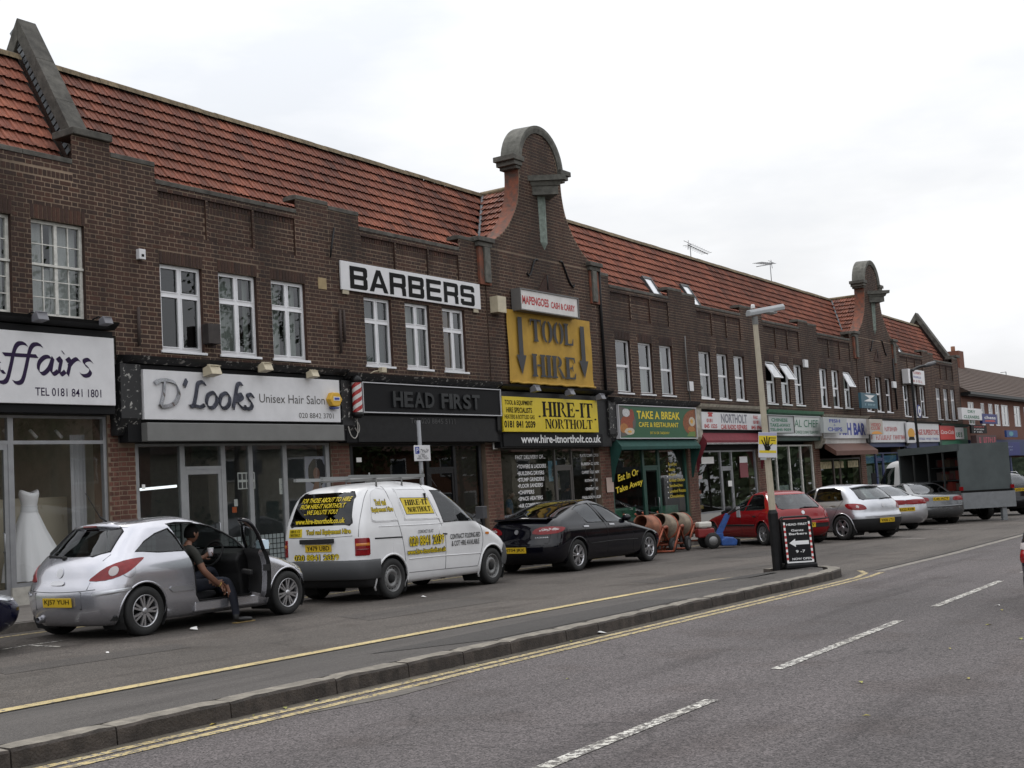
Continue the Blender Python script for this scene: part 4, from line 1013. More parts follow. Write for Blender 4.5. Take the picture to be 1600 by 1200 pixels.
# ======== unit 0: bridal shop
base_front(0, (3.20, 4.62), (4.66, 4.76), cm=M_black, consoles=False, pl=.3, pr=.22, roomm=mat('cream shop interior', (.48, .45, .38), .9, var=.1), fy=-.34)
glazing(0, [.35, 1.5, 2.4, 3.56, 5.40], .42, 2.74, 3.14, M_alu, doors=(2,), transom=True, stall=mat('pale stall riser', (.4, .38, .34), .6, var=.2), postw=.1, glass=glassmat('clear shop glass', (.92, .93, .92), .05, .03))
s = Sign(0, 'shop_sign', (-190, 179, 514, 629), -.36, 'white bridal shop sign reading Affairs with a telephone number', board=M_signw, depth=.3)
def pen_sign(s, txt, l, r_, base, cap, m_, thick=0, each=False, mats=None):
    gl = pen_word(txt); xs = [v[0] for g in gl for v in g[0]]; a, b = min(xs), max(xs)
    x0, x1, z0, z1 = s.rect(l, r_, cap, base); kx = (x1-x0)/(b-a); kz = z1-z0
    for i, (vs, fs) in enumerate(gl):
        mb = MB(); mb.add([(x0+(p[0]-a)*kx, -.004-thick-.0002*(j//2 % 7), z0+p[1]*kz) for j, p in enumerate(vs)], fs)
        if thick:
            n = len(vs); q = [(x0+(p[0]-a)*kx, -.003, z0+p[1]*kz) for p in vs]; base_i = len(mb.v); mb.v += q
            for f in fs:
                mb.f += [[f[0], f[3], base_i+f[3], base_i+f[0]], [f[1], f[2], base_i+f[2], base_i+f[1]]]; mb.m += [0, 0]; mb.sm += [False, False]
            for f in (fs[0], ): mb.f.append([f[0], f[1], base_i+f[1], base_i+f[0]]); mb.m.append(0); mb.sm.append(False)
        mb.build('letter', mats[i] if mats else m_, s.o)
pen_sign(s, 'Affairs', -50, 146, 583, 538, M_ink)
s.text('TEL 0181 841 1801', 55, 158, 607, 619.5, M_ink, off=.004)
# ======== unit 1: white hair salon
base_front(1, (2.8, 4.16), (4.20, 4.30), pr=.23, roomm=mat('salon interior', (.34, .35, .36), .9, var=.1), floor=mat('salon floor', (.25, .24, .23), .4))
M_salon = mat('pale grey salon frame', (.27, .275, .28), .45, var=.08)
glazing(1, [.40, 1.45, 2.45, 3.16, 4.10, 5.36], .32, 2.33, 2.74, M_salon, doors=(1,), stall=M_salon, postw=.11)
tube_lights(1, [((.9, 1.6, 1.95), (1.5, 1.5, 1.98)), ((1.75, 2.0, 2.0), (2.9, 1.9, 2.05))], M_tubelight)
M_frost = mat('frosted film with grid', (.20, .23, .23), .5)
def film(k, x0, x1, z0, z1, nx, nz):
    f = MB(); f.add([(x0, .05, z0), (x1, .05, z0), (x1, .05, z1), (x0, .05, z1)], [(0,1,2,3)])
    for i in range(nx+1): x = x0+(x1-x0)*i/nx; f.box(x-.006, x+.006, .045, .049, z0, z1, 1)
    for j in range(nz+1): z = z0+(z1-z0)*j/nz; f.box(x0, x1, .0445, .0485, z-.006, z+.006, 1)
    f.build('frosted_film', [M_frost, M_blk], UNIT[k])
film(1, .46, 1.36, .4, 1.42, 8, 9); film(1, 2.53, 3.06, .4, 1.0, 5, 6); film(1, 3.26, 4.0, .4, 1.0, 7, 6)
sb = MB(); sb.box(.30, 5.42, -.42, -.05, 2.80, 3.13); sb.build('shutter_box', M_greysteel, UNIT[1], bevel=.012)
for x_, zz in ((.45, 2.8), ): pass
s = Sign(1, 'shop_sign', (225, 531, 585.5, 657.5), -.36, 'long white hair salon sign with raised chrome letters', board=M_signw, depth=.1)
M_chromedk = mat('chrome letters painted dark reflection', (.07, .075, .10), .22, metal=.7, var=.4, vscale=4)  # same chrome as the first letter, dark reflections painted into its colour
pen_sign(s, "D'Looks", 240, 396, 637, 597, M_chrome, .035, mats=[M_chrome]+[M_chromedk]*6)
s.text('Unisex Hair Salon', 405, 507, 617, 630.5, mat('brown grey vinyl', (.07, .065, .06), .5), off=.0)
s.text('020 8842 3701', 467, 521, 645.5, 653.5, mat('brown grey vinyl', (.07, .065, .06), .5))
a = Sign(1, 'burglar_alarm', (511, 531, 612, 637), -.40, 'yellow hexagonal burglar alarm box on the hair salon sign', 'alarm')
hx = [(a.w/2+a.w*.5*math.cos(R(60*i)), a.h/2+a.h*.5*math.sin(R(60*i))) for i in range(6)]
mb = MB(); mb.prism(hx, -.08, .05, 'y'); mb.build('box', mat('amber alarm plastic', (.62, .36, .03), .4), a.o, bevel=.02)
mb = MB(); mb.box(a.w*.28, a.w*.78, -.086, -.082, a.h*.42, a.h*.66); mb.build('badge', M_whi, a.o); mb = MB(); mb.box(a.w*.34, a.w*.72, -.09, -.087, a.h*.47, a.h*.61); mb.build('badge_print', M_blue, a.o)
mb = MB(); mb.prism([(a.w*.2, a.h*.02), (a.w*.8, a.h*.02), (a.w*.7, -a.h*.08), (a.w*.3, -a.h*.08)], -.06, .03, 'y'); mb.build('strobe', mat('blue strobe', (.03, .05, .2), .2), a.o)
def floodlight(px, py, yf, m_, label, ang=25, sc=1.0):
    X, Z = at(px, py, YF+yf); e_ = empty('floodlight', (X, YF+yf, Z), 0, label, 'lamp', 'floodlights above the shop signs')
    b_ = MB(); b_.prism([(-.13*sc, -.09*sc), (.09*sc, -.12*sc), (.10*sc, .02*sc), (-.06*sc, .07*sc)], -.11*sc, .11*sc, 'x'); b_.build('housing', m_, e_, bevel=.012)
    for i in range(4): r_ = MB(); r_.box(-.10*sc, .10*sc, -.02*sc-.03*i*sc, -.005*sc-.03*i*sc, .045*sc-.0*i, .075*sc-.008*i); r_.build('fin', m_, e_)
    a_ = MB(); a_.tube([(0, .05, .0), (0, .18, .08), (0, .34, .05)], .014, 6); a_.build('bracket', M_black, e_)
    return e_
M_cream = mat('cream plastic', (.50, .44, .32), .5, var=.1)
floodlight(331, 577, -.52, M_cream, 'ribbed cream floodlight above the left part of the hair salon sign', sc=1.15)
floodlight(414, 572, -.5, M_cream, 'cream floodlight above the middle of the hair salon sign', sc=1.0)
floodlight(488, 583, -.5, M_cream, 'cream floodlight near the right end of the hair salon sign', sc=.9)
M_lampgrey = mat('grey lamp', (.16, .16, .18), .4)
floodlight(62, 493, -.55, M_lampgrey, 'grey swan-neck spotlight under the small-paned windows of the bridal shop', sc=.9)
floodlight(165, 500, -.55, M_lampgrey, 'grey swan-neck spotlight at the right end of the bridal shop sign', sc=.8)
# posters and notes inside the salon
def poster(k, l, r_, t, b, yf, label, m_=None, extra=None, cat='poster', frame=None):
    s_ = Sign(k, 'poster', (l, r_, t, b), yf, label, cat, board=m_ or M_paper, depth=.004, bevel=0)
    return s_
s_ = poster(1, 477, 511, 713, 769, .075, 'portrait poster of a person with long dark curly hair in the salon window', mat('poster lilac', (.35, .34, .42), .6))
def ell(cx, cz, rx, rz, n=18, jag=0): 
    rd = random.Random(int(cx*999)); return [(cx+rx*math.cos(2*math.pi*i/n)*(1+rd.uniform(-jag, jag)), cz+rz*math.sin(2*math.pi*i/n)*(1+rd.uniform(-jag, jag))) for i in range(n)]
W_, H_ = s_.w, s_.h
s_.poly(ell(W_*.55, H_*.55, W_*.42, H_*.40, 26, .07), mat('dark hair print', (.012, .008, .008), .6), local=True)
s_.poly(ell(W_*.50, H_*.52, W_*.15, H_*.17), mat('brown skin print', (.20, .09, .06), .6), local=True, y=-.006)
s_.poly([(W_*.25, 0), (W_*.8, 0), (W_*.62, H_*.3), (W_*.42, H_*.3)], mat('brown skin print', (.20, .09, .06), .6), local=True, y=-.0045)
s_ = poster(1, 371.5, 398.5, 738, 764, .08, 'white sheet with rows of small hairstyle photographs in the salon window')
for i in range(4):
    for j in range(2): s_.poly([(s_.w*(.04+.24*i), s_.h*(.06+.5*j)), (s_.w*(.22+.24*i), s_.h*(.06+.5*j)), (s_.w*(.22+.24*i), s_.h*(.42+.5*j)), (s_.w*(.04+.24*i), s_.h*(.42+.5*j))], mat('photo print', (.05, .05, .06), .6), local=True)
s_ = poster(1, 436.5, 450, 747.5, 772, .08, 'white printed price notice on the salon glass'); s_.bars(438.5, 448, 749, 752, M_gryv, 6)
for i in range(3): s_.bars(438.5, 448, 756+i*4, 757.5+i*4, M_gryv, 9)
poster(1, 363, 370, 792, 801, .10, 'small orange sticker on the salon door post', mat('orange sticker', (.6, .12, .03), .6), cat='sticker')
poster(1, 366, 371.5, 780, 791, .10, 'small white opening notice above the orange sticker', cat='sticker')
poster(1, 222, 227, 757, 764, -.06, 'small white intercom plate on the grey post of the salon', cat='intercom')
# ======== unit 2: black barber shop
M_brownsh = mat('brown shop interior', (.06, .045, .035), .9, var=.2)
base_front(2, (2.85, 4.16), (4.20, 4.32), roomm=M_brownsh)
glazing(2, [.45, 3.1, 4.15, 5.2], .35, 2.25, 2.78, M_black, doors=(1,), stall=M_black, glass=glassmat('tinted shop glass', (.34, .32, .29), .05, .03), postw=.1)
b2 = MB(); b2.box(.36, 5.56, -.28, -.261, 2.86, 3.42); b2.build('lower_board', M_black, UNIT[2])
s = Sign(2, 'shop_sign', (567, 781, 604, 646), -.36, 'black barber shop sign with glossy dark raised letters in a thin white border', board=M_blackm, depth=.09, rim=(mat('pale metal trim', (.5, .5, .52), .4), .022))
x0, x1, z0, z1 = s.rect(611, 748, 614.5, 638)
tot = 'HEAD FIRST'; n = len(tot); wds = [1, .95, 1.05, 1, .6, .8, .4, 1, .95, .95]; cum = 0; T = sum(wds)
for ch, w_ in zip(tot, wds):
    if ch != ' ':
        mb = MB(); text_to(mb, ch, x0+(x1-x0)*(cum+w_*.06)/T, x0+(x1-x0)*(cum+w_*.94)/T, z0, z1, -.05, 0, .03, 0, 1, .046); mb.build('letter', M_dkmetal, s.o)
    cum += w_
l2 = Sign(2, 'shop_sign', (640, 712, 653, 663), -.285, 'faint grey telephone number lettering below the black barber sign', board=None)
l2.text('Tel: 020 8845 5111', 641, 711, 654, 662, mat('dim grey letters', (.07, .07, .072), .4), y=-.004, thick=.003)
rg = MB(); ctr = (1.95, .0, 1.35); rg.tube([(1.55+.62*math.cos(t), .035, 1.25+.62*math.sin(t)) for t in [math.pi*i/16 for i in range(17)]], .045, 6); rg.tube([(1.35, .035, .9), (1.35, .035, 1.55)], .045, 6); rg.tube([(1.78, .035, .9), (1.78, .035, 1.6)], .045, 6); rg.build('window_logo', mat('etched grey vinyl', (.12, .14, .14), .6), UNIT[2])
pn = MB(); pn.box(4.25, 5.1, .1, .12, .4, 2.7); pn.build('grey_panel', mat('grey panel', (.16, .165, .17), .6), UNIT[2])
s = Sign(2, 'shop_sign', (533.5, 749.5, 425.5, 467.5), -.09, 'long white BARBERS sign in bold black letters under the parapet', board=M_signw, depth=.04)
def ext_letter(ch):
    """wide square-shouldered capitals as strokes in a 1 x 1 cell"""
    t, u = .24, .20; st = [(0, 0), (t, 0), (t, 1), (0, 1)]
    bar = lambda z, a=0, b=.9: [(a, z), (b, z), (b+.04, z+u*.3), (b+.04, z+u*.7), (b, z+u), (a, z+u)]
    rs = lambda z0, z1: [(1-t, z0), (1-.06, z0), (1, z0+.08), (1, z1-.08), (1-.06, z1), (1-t, z1)]
    if ch == 'B': return [st, bar(0), bar(.42), bar(.8), rs(.02, .50), rs(.54, .98)]
    if ch == 'R': return [st, bar(.36), bar(.8), rs(.40, .98), [(.62, .40), (.84, .44), (.98, .34), (1, 0), (1-t, 0), (.74, .30)]]
    if ch == 'E': return [st, bar(0, 0, .96), bar(.41, 0, .9), bar(.8, 0, .96)]
    if ch == 'S': return [bar(0, .08), bar(.41, .08), bar(.8, .1), [(0, .5), (.06, .42), (t, .42), (t, .98), (.08, .98), (0, .9)], rs(.02, .58), [(0, .30), (t*.95, .30), (t*.95, .14), (.1, .02), (0, .1)], [(1-t, .70), (1, .70), (1, .90), (.92, .98), (1-t, .9)]]
    if ch == 'A': return [[(-.06, 0), (t-.04, 0), (.60, 1), (.38, 1)], [(1.06, 0), (1.04-t, 0), (.40, 1), (.62, 1)], [(.2, .2), (.8, .2), (.74, .38), (.26, .38)]]
x0, x1, z0, z1 = s.rect(545, 742, 431.5, 464.5); pw = (x1-x0)/7
for i, ch in enumerate('BARBERS'):
    mb = MB()
    for j, P in enumerate(ext_letter(ch)): mb.add([(x0+pw*(i+.07+.86*a), -.004-.0004*j, z0+(z1-z0)*b) for a, b in P], [list(range(len(P)))])
    mb.build('letter', M_blk, s.o)
for i_, (l, r_) in enumerate(((536, 548), (741, 750))): pl_ = MB(); sx = s.L(l, 450 if i_ == 0 else 486)[0]; pl_.box(sx, sx+.2, .01, .035, -.09, -.001); pl_.build('batten', mat('raw timber', (.4, .35, .26), .7), s.o)
# barber pole
X, Z = at(558, 621, YF-.42); bp_ = empty('barber_pole', (X, YF-.42, Z-.44), 0, 'red and white striped barber pole beside the black barber sign', 'barber pole')
def stripes():
    m = bpy.data.materials.new('red and white spiral stripes'); m.use_nodes = True; t = m.node_tree; b = t.nodes['Principled BSDF']; L = t.links.new
    sp = t.nodes.new('ShaderNodeSeparateXYZ'); L(t.nodes.new('ShaderNodeTexCoord').outputs['Object'], sp.inputs[0])
    at2 = t.nodes.new('ShaderNodeMath'); at2.operation = 'ARCTAN2'; L(sp.outputs['Y'], at2.inputs[0]); L(sp.outputs['X'], at2.inputs[1])
    a1 = t.nodes.new('ShaderNodeMath'); a1.operation = 'MULTIPLY_ADD'; a1.inputs[1].default_value = 1/(2*math.pi)*2; L(at2.outputs[0], a1.inputs[0])
    a0 = t.nodes.new('ShaderNodeMath'); a0.operation = 'MULTIPLY'; a0.inputs[1].default_value = -5.5; L(sp.outputs['Z'], a0.inputs[0]); L(a0.outputs[0], a1.inputs[2])
    fr = t.nodes.new('ShaderNodeMath'); fr.operation = 'FRACT'; L(a1.outputs[0], fr.inputs[0])
    r = t.nodes.new('ShaderNodeValToRGB'); r.color_ramp.interpolation = 'CONSTANT'; r.color_ramp.elements[0].color = (.36, .03, .03, 1); r.color_ramp.elements[1].position = .5; r.color_ramp.elements[1].color = (.6, .59, .58, 1)
    L(fr.outputs[0], r.inputs[0]); L(r.outputs[0], b.inputs['Base Color']); b.inputs['Roughness'].default_value = .25
    return m
mb = MB(); mb.lathe([(.105, .12), (.105, .76)], n=20); mb.build('striped_cylinder', stripes(), bp_)
mb = MB(); mb.lathe([(0, .92), (.06, .9), (.11, .84), (.12, .76), (.10, .755)], n=20); mb.build('top_cap', M_black, bp_)
mb = MB(); mb.lathe([(.10, .125), (.12, .12), (.12, .05), (.06, 0), (0, 0)], n=20); mb.build('bottom_cap', M_black, bp_)
cb = MB(); cb.tube(catmull([Vector((.02, .05, .02)), Vector((.06, .08, -.3)), Vector((-.02, .1, -.42)), Vector((-.14, .1, -.35)), Vector((-.2, .12, -.15))], 5), .012, 5); cb.tube(catmull([Vector((-.03, .06, .02)), Vector((.12, .08, -.16)), Vector((.1, .1, -.3)), Vector((0, .1, -.2))], 5), .01, 5); cb.build('loose_cable', mat('pale cable', (.45, .43, .4), .6), bp_)
X, Z = at(597, 579, YF-.45); e_ = empty('security_camera', (X, YF-.45, Z), 0, 'small white camera on the cornice above the barber pole', 'camera'); mb = MB(); mb.box(-.06, .1, -.06, .06, -.05, .07); mb.build('housing', M_cream, e_, bevel=.015); mb = MB(); mb.tube([(-.05, .03, 0), (-.2, .06, -.02), (-.28, .1, -.07)], .012, 5); mb.build('cable', M_cream, e_)
poster(2, 557, 565, 715, 722, .03, 'small white card low in the dark barber window', cat='sticker')
poster(2, 770, 777, 683, 702, -.06, 'small white and teal plate on the pier beside the tool hire shop', cat='sticker')
# ======== unit 3: tool hire
base_front(3, (2.78, 4.2), (4.26, 4.36), roomm=mat('tool shop interior', (.10, .092, .075), .9, var=.3), fm=M_black, cm=M_black)
glazing(3, [.36, 2.95, 3.82, 5.0], .35, 2.28, 2.74, mat('dark bronze frame', (.06, .055, .05), .4), doors=(1,), stall=M_black)
tube_lights(3, [((.4, 1.0, 2.6), (1.9, 1.4, 2.62)), ((.4, 2.0, 2.58), (3.0, 2.4, 2.62))], M_tubewarm)
s = Sign(3, 'shop_sign', (786, 934, 622.5, 675), -.36, 'yellow tool hire shop sign with black stencil letters', board=M_yel, depth=.09)
s.text('TOOL & EQUIPMENT', 788.5, 832, 625.5, 634, M_blk, off=.02); s.text('HIRE SPECIALISTS', 791, 831, 636.7, 645, M_blk, off=.02); s.text('HEATERS & BOTTLED GAS', 788.5, 835, 648, 654.5, M_blk, off=.01); s.text('0181 841 2039', 788, 836.5, 657.5, 668.5, M_blk, off=.03)
s.sten('HIRE-IT', 847, 926, 629, 652, M_blk); s.sten('NORTHOLT', 852, 926, 655.5, 670, M_blk); s.sten('.', 841, 845, 640, 652, M_blk); s.sten('.', 928, 932, 645, 657, M_blk)
s = Sign(3, 'shop_sign', (787, 942, 677.5, 697), -.30, 'black board with white web address under the yellow sign', board=M_blackm, depth=.05)
s.text('www.hire-itnortholt.co.uk', 814, 938.5, 679.5, 692, M_whi, off=.02)
s = Sign(3, 'hanging_banner', (793.5, 923, 493, 600.5), -.10, 'ochre TOOL HIRE banner with two black arrows on the gable', 'banner')
M_ban = mat('ochre banner cloth', (.43, .255, .035), .75, var=.14, vscale=2.2, bump=.5, bscale=3)
mb = MB(); N = 14; M2 = 10; vs = []
for j in range(M2+1):
    for i in range(N+1):
        u, v = i/N, j/M2; fold = .02*math.sin(9*u+4*v)+.03*max(0, .12-v)*8*math.sin(20*u)
        vs.append((s.w*u, -.01-abs(fold), s.h*v))
mb.add(vs, [(j*(N+1)+i, j*(N+1)+i+1, (j+1)*(N+1)+i+1, (j+1)*(N+1)+i) for j in range(M2) for i in range(N)], 0, True); mb.build('cloth', M_ban, s.o)
mb = MB(); mb.tube([(s.w*i/16, -.05-.02*math.sin(i*1.7), -.01+.012*math.sin(i*2.3)) for i in range(17)], .035, 7); mb.build('rolled_hem', M_ban, s.o)
M_banink = mat('faded black print', (.045, .046, .05), .7)
for wd_, l, r_, t, b in (('TOOL', 825, 892, 503, 537), ('HIRE', 828, 897, 556.5, 591)):
    mb = MB(); x0, x1, z0, z1 = s.rect(l, r_, t, b); stencil_to(mb, wd_, x0, x1, z0, z1, -.075); mb.build('lettering', M_banink, s.o)
for l, r_, t, b in ((803, 818, 496, 585.5), (901, 915, 511, 592)):
    x0, x1, z0, z1 = s.rect(l, r_, t, b); xm = (x0+x1)/2; w_ = (x1-x0); zz = z0+(z1-z0)*.34
    s.poly([(xm-w_*.22, z1), (xm+w_*.22, z1), (xm+w_*.22, zz), (x1, zz), (xm, z0), (x0, zz), (xm-w_*.22, zz)], M_banink, 'arrow', -.075, True)
s = Sign(3, 'shop_sign', (813.5, 902, 459.5, 489), -.36, 'white lightbox with red cash and carry lettering above the banner', board=M_signw2, depth=.26, rim=(mat('dull grey metal', (.14, .135, .13), .5), .03))
s.text('MAPENGOES', 816, 857, 464.5, 477.5, M_red, off=.03); s.text('CASH & CARRY', 861, 898, 474.5, 484.5, M_red, off=.03)
e_ = Sign(3, 'lightbox_bracket', (778, 791, 463, 488), -.30, 'cream metal bell box on the wall left of the cash and carry sign', 'alarm', board=M_cream, depth=.25)
for px, py in ((836, 606), (890, 612), (938, 619)): floodlight(px, py, -.5, M_lampgrey, {836: 'dark angled floodlight over the left of the yellow tool hire sign', 890: 'dark angled floodlight over the middle of the yellow tool hire sign', 938: 'dark angled floodlight at the right end of the yellow tool hire sign'}[px], sc=1.0)
win = Sign(3, 'window_lettering', (800, 858, 700, 800), .045, 'white list of hire goods lettered on the left tool hire window', 'lettering')
for i, (t_, r_) in enumerate((('FAST DELIVERY OF...', 851.5), ('TOWERS & LADDERS', 853), ('BUILDING DRYERS', 850), ('STUMP GRINDERS', 850), ('FLOOR SANDERS', 848), ('CHIPPERS', 834.5), ('SPACE HEATERS', 848), ('AIR COMPRESSORS', 852))):
    y_ = [714, 728.5, 739, 749, 758.5, 769, 778.5, 789][i]; win.text(t_ if i == 0 else '\u2022'+t_, 805 if i == 0 else 807.5+.4*i, r_, y_-3.1, y_+3.1, M_whi, off=.02)
win = Sign(3, 'window_lettering', (903, 940, 700, 790), .045, 'white list of hire goods lettered on the right tool hire window', 'lettering')
for i, t_ in enumerate(('PLATE COMPACTORS', 'RUBBISH CHUTES', 'CARPET CLEANERS', 'ROTAVATORS', 'GENERATORS', 'PASLODE NAILERS')):
    y_ = 711.5+i*13; w2 = 31 if i in (0, 5) else (28 if i < 3 else 20); xm = 921.5+.8*i; win.text(t_, xm-w2/2, xm+w2/2, y_-2.2, y_+2.2, M_whi, off=.01)
    if i < 5: win.sten('.', xm-1, xm+1, y_+5, y_+9, M_whi)
s_ = poster(3, 857, 871, 720, 752, .1, 'blue poster of a tool in the tool hire window', mat('blue poster', (.10, .22, .30), .5)); s_.poly([(s_.w*.3, s_.h*.2), (s_.w*.75, s_.h*.3), (s_.w*.6, s_.h*.85), (s_.w*.35, s_.h*.7)], mat('photo print', (.05, .05, .06), .6), local=True)
poster(3, 948, 959, 746, 769, -.04, 'faded pink notice on the brick pier between tool hire and cafe', mat('faded pink notice', (.42, .32, .28), .7), cat='notice')
sh = MB()
for z_ in (.9, 1.5): sh.box(.5, 2.8, 3.0, 3.4, z_, z_+.04)
for x_ in (.7, 1.1, 1.5, 1.9, 2.3): sh.box(x_, x_+.28, 3.05, 3.3, .94, 1.25+.1*math.sin(x_*9)); sh.box(x_+.05, x_+.3, 3.05, 3.3, 1.54, 1.8)
sh.build('shelving', mat('shelf stock', (.16, .12, .06), .7, island=.5, dark=[(.5, .6, 1.4), (1, 1, 1), (1.6, .7, .4)]), UNIT[3])
# ======== unit 4: cafe
M_dkgreen = mat('dark green paint', (.012, .055, .040), .4, var=.2)
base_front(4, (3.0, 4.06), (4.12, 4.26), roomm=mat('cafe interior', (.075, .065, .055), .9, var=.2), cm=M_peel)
glazing(4, [.4, 2.35, 3.35, 5.2], .7, 2.25, 2.75, M_dkgreen, doors=(1,), stall=M_dkgreen, postw=.13)
s = Sign(4, 'shop_sign', (967, 1087, 636, 684), -.36, 'green cafe sign with yellow letters and food pictures at both ends', board=M_green, depth=.1, rim=(mat('pale metal trim', (.5, .5, .52), .4), .03))
s.text('TAKE A BREAK', 995, 1062, 643, 655, M_gold, off=.025); s.text('CAFE & RESTAURANT', 998, 1060, 660, 667.5, M_gold, off=.015); s.text('EAT IN OR TAKEAWAY', 1016, 1046, 674.5, 678.5, M_gold)
W_, H_ = s.w, s.h
def halfell(cx, side, rx, rz): return [(cx, H_*.5-rz)] + [(cx+side*rx*math.cos(a), H_*.5+rz*math.sin(a)) for a in [R(-80+160*i/12) for i in range(13)]] + [(cx, H_*.5+rz)]
s.poly(halfell(0.02, 1, W_*.20, H_*.47), mat('food print dark', (.10, .09, .08), .6), y=-.003, local=True)
for (cx, cz, rx, rz, col, nm, y_) in ((.09, .42, .075, .26, (.26, .06, .025), 'bean print', -.005), (.055, .30, .05, .15, (.36, .15, .04), 'chip print', -.006), (.12, .2, .06, .11, (.48, .42, .34), 'egg print', -.0065), (.09, .78, .045, .13, (.5, .5, .5), 'cup print', -.0062), (.12, .19, .025, .04, (.6, .32, .05), 'yolk print', -.007), (.155, .7, .03, .2, (.25, .05, .03), 'sauce print', -.0045)):
    s.poly(ell(W_*cx, H_*cz, W_*rx, H_*rz, 16, .06), mat(nm, col, .6, var=.25, vscale=20), y=y_, local=True)
s.poly(halfell(W_-.02, -1, W_*.18, H_*.47), mat('bun print', (.22, .07, .025), .6, var=.45, vscale=14), y=-.003, local=True)
for (cx, cz, rx, rz, nm, y_) in ((.945, .55, .045, .16, 'egg print', -.005), (.94, .56, .02, .08, 'yolk print', -.006), (.93, .30, .05, .09, 'chip print', -.0052)): s.poly(ell(W_*cx, H_*cz, W_*rx, H_*rz, 16), MATS[nm], y=y_, local=True)
s.poly([(W_*.86, H_*.05), (W_*.985, H_*.05), (W_*.985, H_*.22), (W_*.9, H_*.2)], mat('salad print', (.12, .20, .05), .6), y=-.0053, local=True)
def canopy(k, x0, x1, z1, z0, yo, m_, label=None, fringe=None, sides=True):
    e_ = UNIT[k]; c_ = MB(); c_.add([(x0, -.28, z1), (x1, -.28, z1), (x1, yo, z0+.10), (x0, yo, z0+.10)], [(0,1,2,3)])
    n = 28
    for i in range(n):
        a, b = x0+(x1-x0)*i/n, x0+(x1-x0)*(i+1)/n; c_.add([(a, yo, z0+.10), (b, yo, z0+.10), (b, yo+.005, z0+.02), ((a+b)/2, yo+.005, z0), (a, yo+.005, z0+.02)], [(0,1,2,3,4)])
    if sides:
        for x in (x0, x1): c_.add([(x, -.28, z1), (x, yo, z0+.1), (x, yo, z0), (x, yo+.06, z0-.12), (x, -.22, z0-.5), (x, -.12, z0-.9), (x, -.06, z0-.9), (x, -.06, z1)], [(0,1,2,3,4,5,6,7)])
    a_ = c_.build('awning', m_, e_)
    if fringe:
        f_ = MB()
        for i in range(n*2): a = x0+(x1-x0)*(i+.5)/(n*2); f_.box(a-.012, a+.012, yo-.012, yo-.002, z0-.03, z0+.03)
        f_.build('fringe', fringe, a_, kind='stuff')
    return a_
canopy(4, .22, 5.42, 3.04, 2.74, -.44, mat('green awning cloth', (.008, .055, .045), .8, var=.15))
win = Sign(4, 'window_lettering', (962, 1006, 725, 780), .045, 'slanted yellow Eat In Or Take Away lettering on the cafe window', 'lettering')
win.text('Eat In Or', 965.5, 998, 741, 752, M_gold, off=.02, slope=.14); win.text('Take Away', 962, 1005, 760.5, 773, M_gold, off=.02, slope=.14)
win = Sign(4, 'window_lettering', (1040, 1072, 720, 780), .045, 'yellow menu list lettered on the right cafe window', 'lettering')
for i, (t_, r_) in enumerate((('Breakfast', 1057), ('Steaks', 1054), ('Burgers', 1056), ('Grilled Chicken', 1069), ('Sandwiches', 1065), ('Loaded Potato', 1070), ('Omelettes', 1067))): win.text(t_, 1044+.5*i, r_+.3*i, 722.5+8.3*i, 727.5+8.3*i, M_gold); win.sten('.', 1040.5+.5*i, 1042.5+.5*i, 721+8.3*i, 729+8.3*i, M_whi)
mb = MB(); mb.box(.5, 2.2, .3, .6, .7, 1.05); mb.box(3.7, 5.0, .3, .6, .7, 1.0); mb.build('window_display', mat('green display boxes', (.02, .14, .07), .6, var=.6, vscale=4), UNIT[4])
# ======== unit 5: car radio shop
M_brownroom = mat('radio shop interior', (.10, .085, .065), .9, var=.2)
base_front(5, (3.3, 4.06), (4.14, 4.28), roomm=M_brownroom, cm=mat('grubby cream paint', (.36, .33, .27), .6, var=.35, vscale=5), fm=M_blackm)
glazing(5, [.35, 2.25, 3.15, 5.2], .7, 2.2, 2.72, M_alu, doors=(1,), stall=mat('pale tiles', (.35, .34, .32), .4), postw=.08)
s = Sign(5, 'shop_sign', (1097, 1200, 645.5, 671.5), -.36, 'white car radio repair sign with grey and red letters', board=M_signw, depth=.1)
s.text('NORTHOLT', 1126.5, 1167, 647, 661.5, M_gryv, off=.03); s.text('CAR RADIO REPAIRS', 1126.5, 1167, 663.5, 671, M_red, off=.03); s.text('0181', 1104, 1113, 654, 660, M_red, off=.03); s.text('845 1525', 1100.5, 1120.5, 662.5, 669, M_red, off=.03)
s.text('FAX', 1177, 1184, 649.5, 655, M_red, off=.03); s.text('0181', 1177, 1186, 657, 662.5, M_red, off=.03); s.text('845 8966', 1174, 1191.5, 665, 671, M_red, off=.03)
s.poly([(1106, 651), (1113, 651), (1112, 647.5), (1114, 646), (1113, 644.5), (1106.5, 644), (1105, 645.5), (1107, 647.5)], M_red)
canopy(5, .2, 5.45, 3.34, 2.98, -.46, mat('maroon awning cloth', (.16, .018, .028), .8, var=.15), fringe=M_whi)
mb = MB(); mb.box(.36, 5.2, -.1, .02, 2.80, 3.15); mb.build('blind_box', M_blackm, UNIT[5])
st = MB()
for i, z_ in enumerate((1.85, 1.35, 1.1, .85, 1.6)): st.box(.45, 1.7-.15*i % .4, .5, .9, z_, z_+.12)
st.build('stacked_stock', mat('boxed radios', (.22, .2, .2), .6, island=.9, dark=[(.2, .4, 2.2), (1.6, 1.2, .2), (1, 1, 1), (1.8, .4, .2)]), UNIT[5])
poster(5, 1096, 1115.5, 714, 724.5, .03, 'white printed card at the top of the car radio shop window', cat='notice')
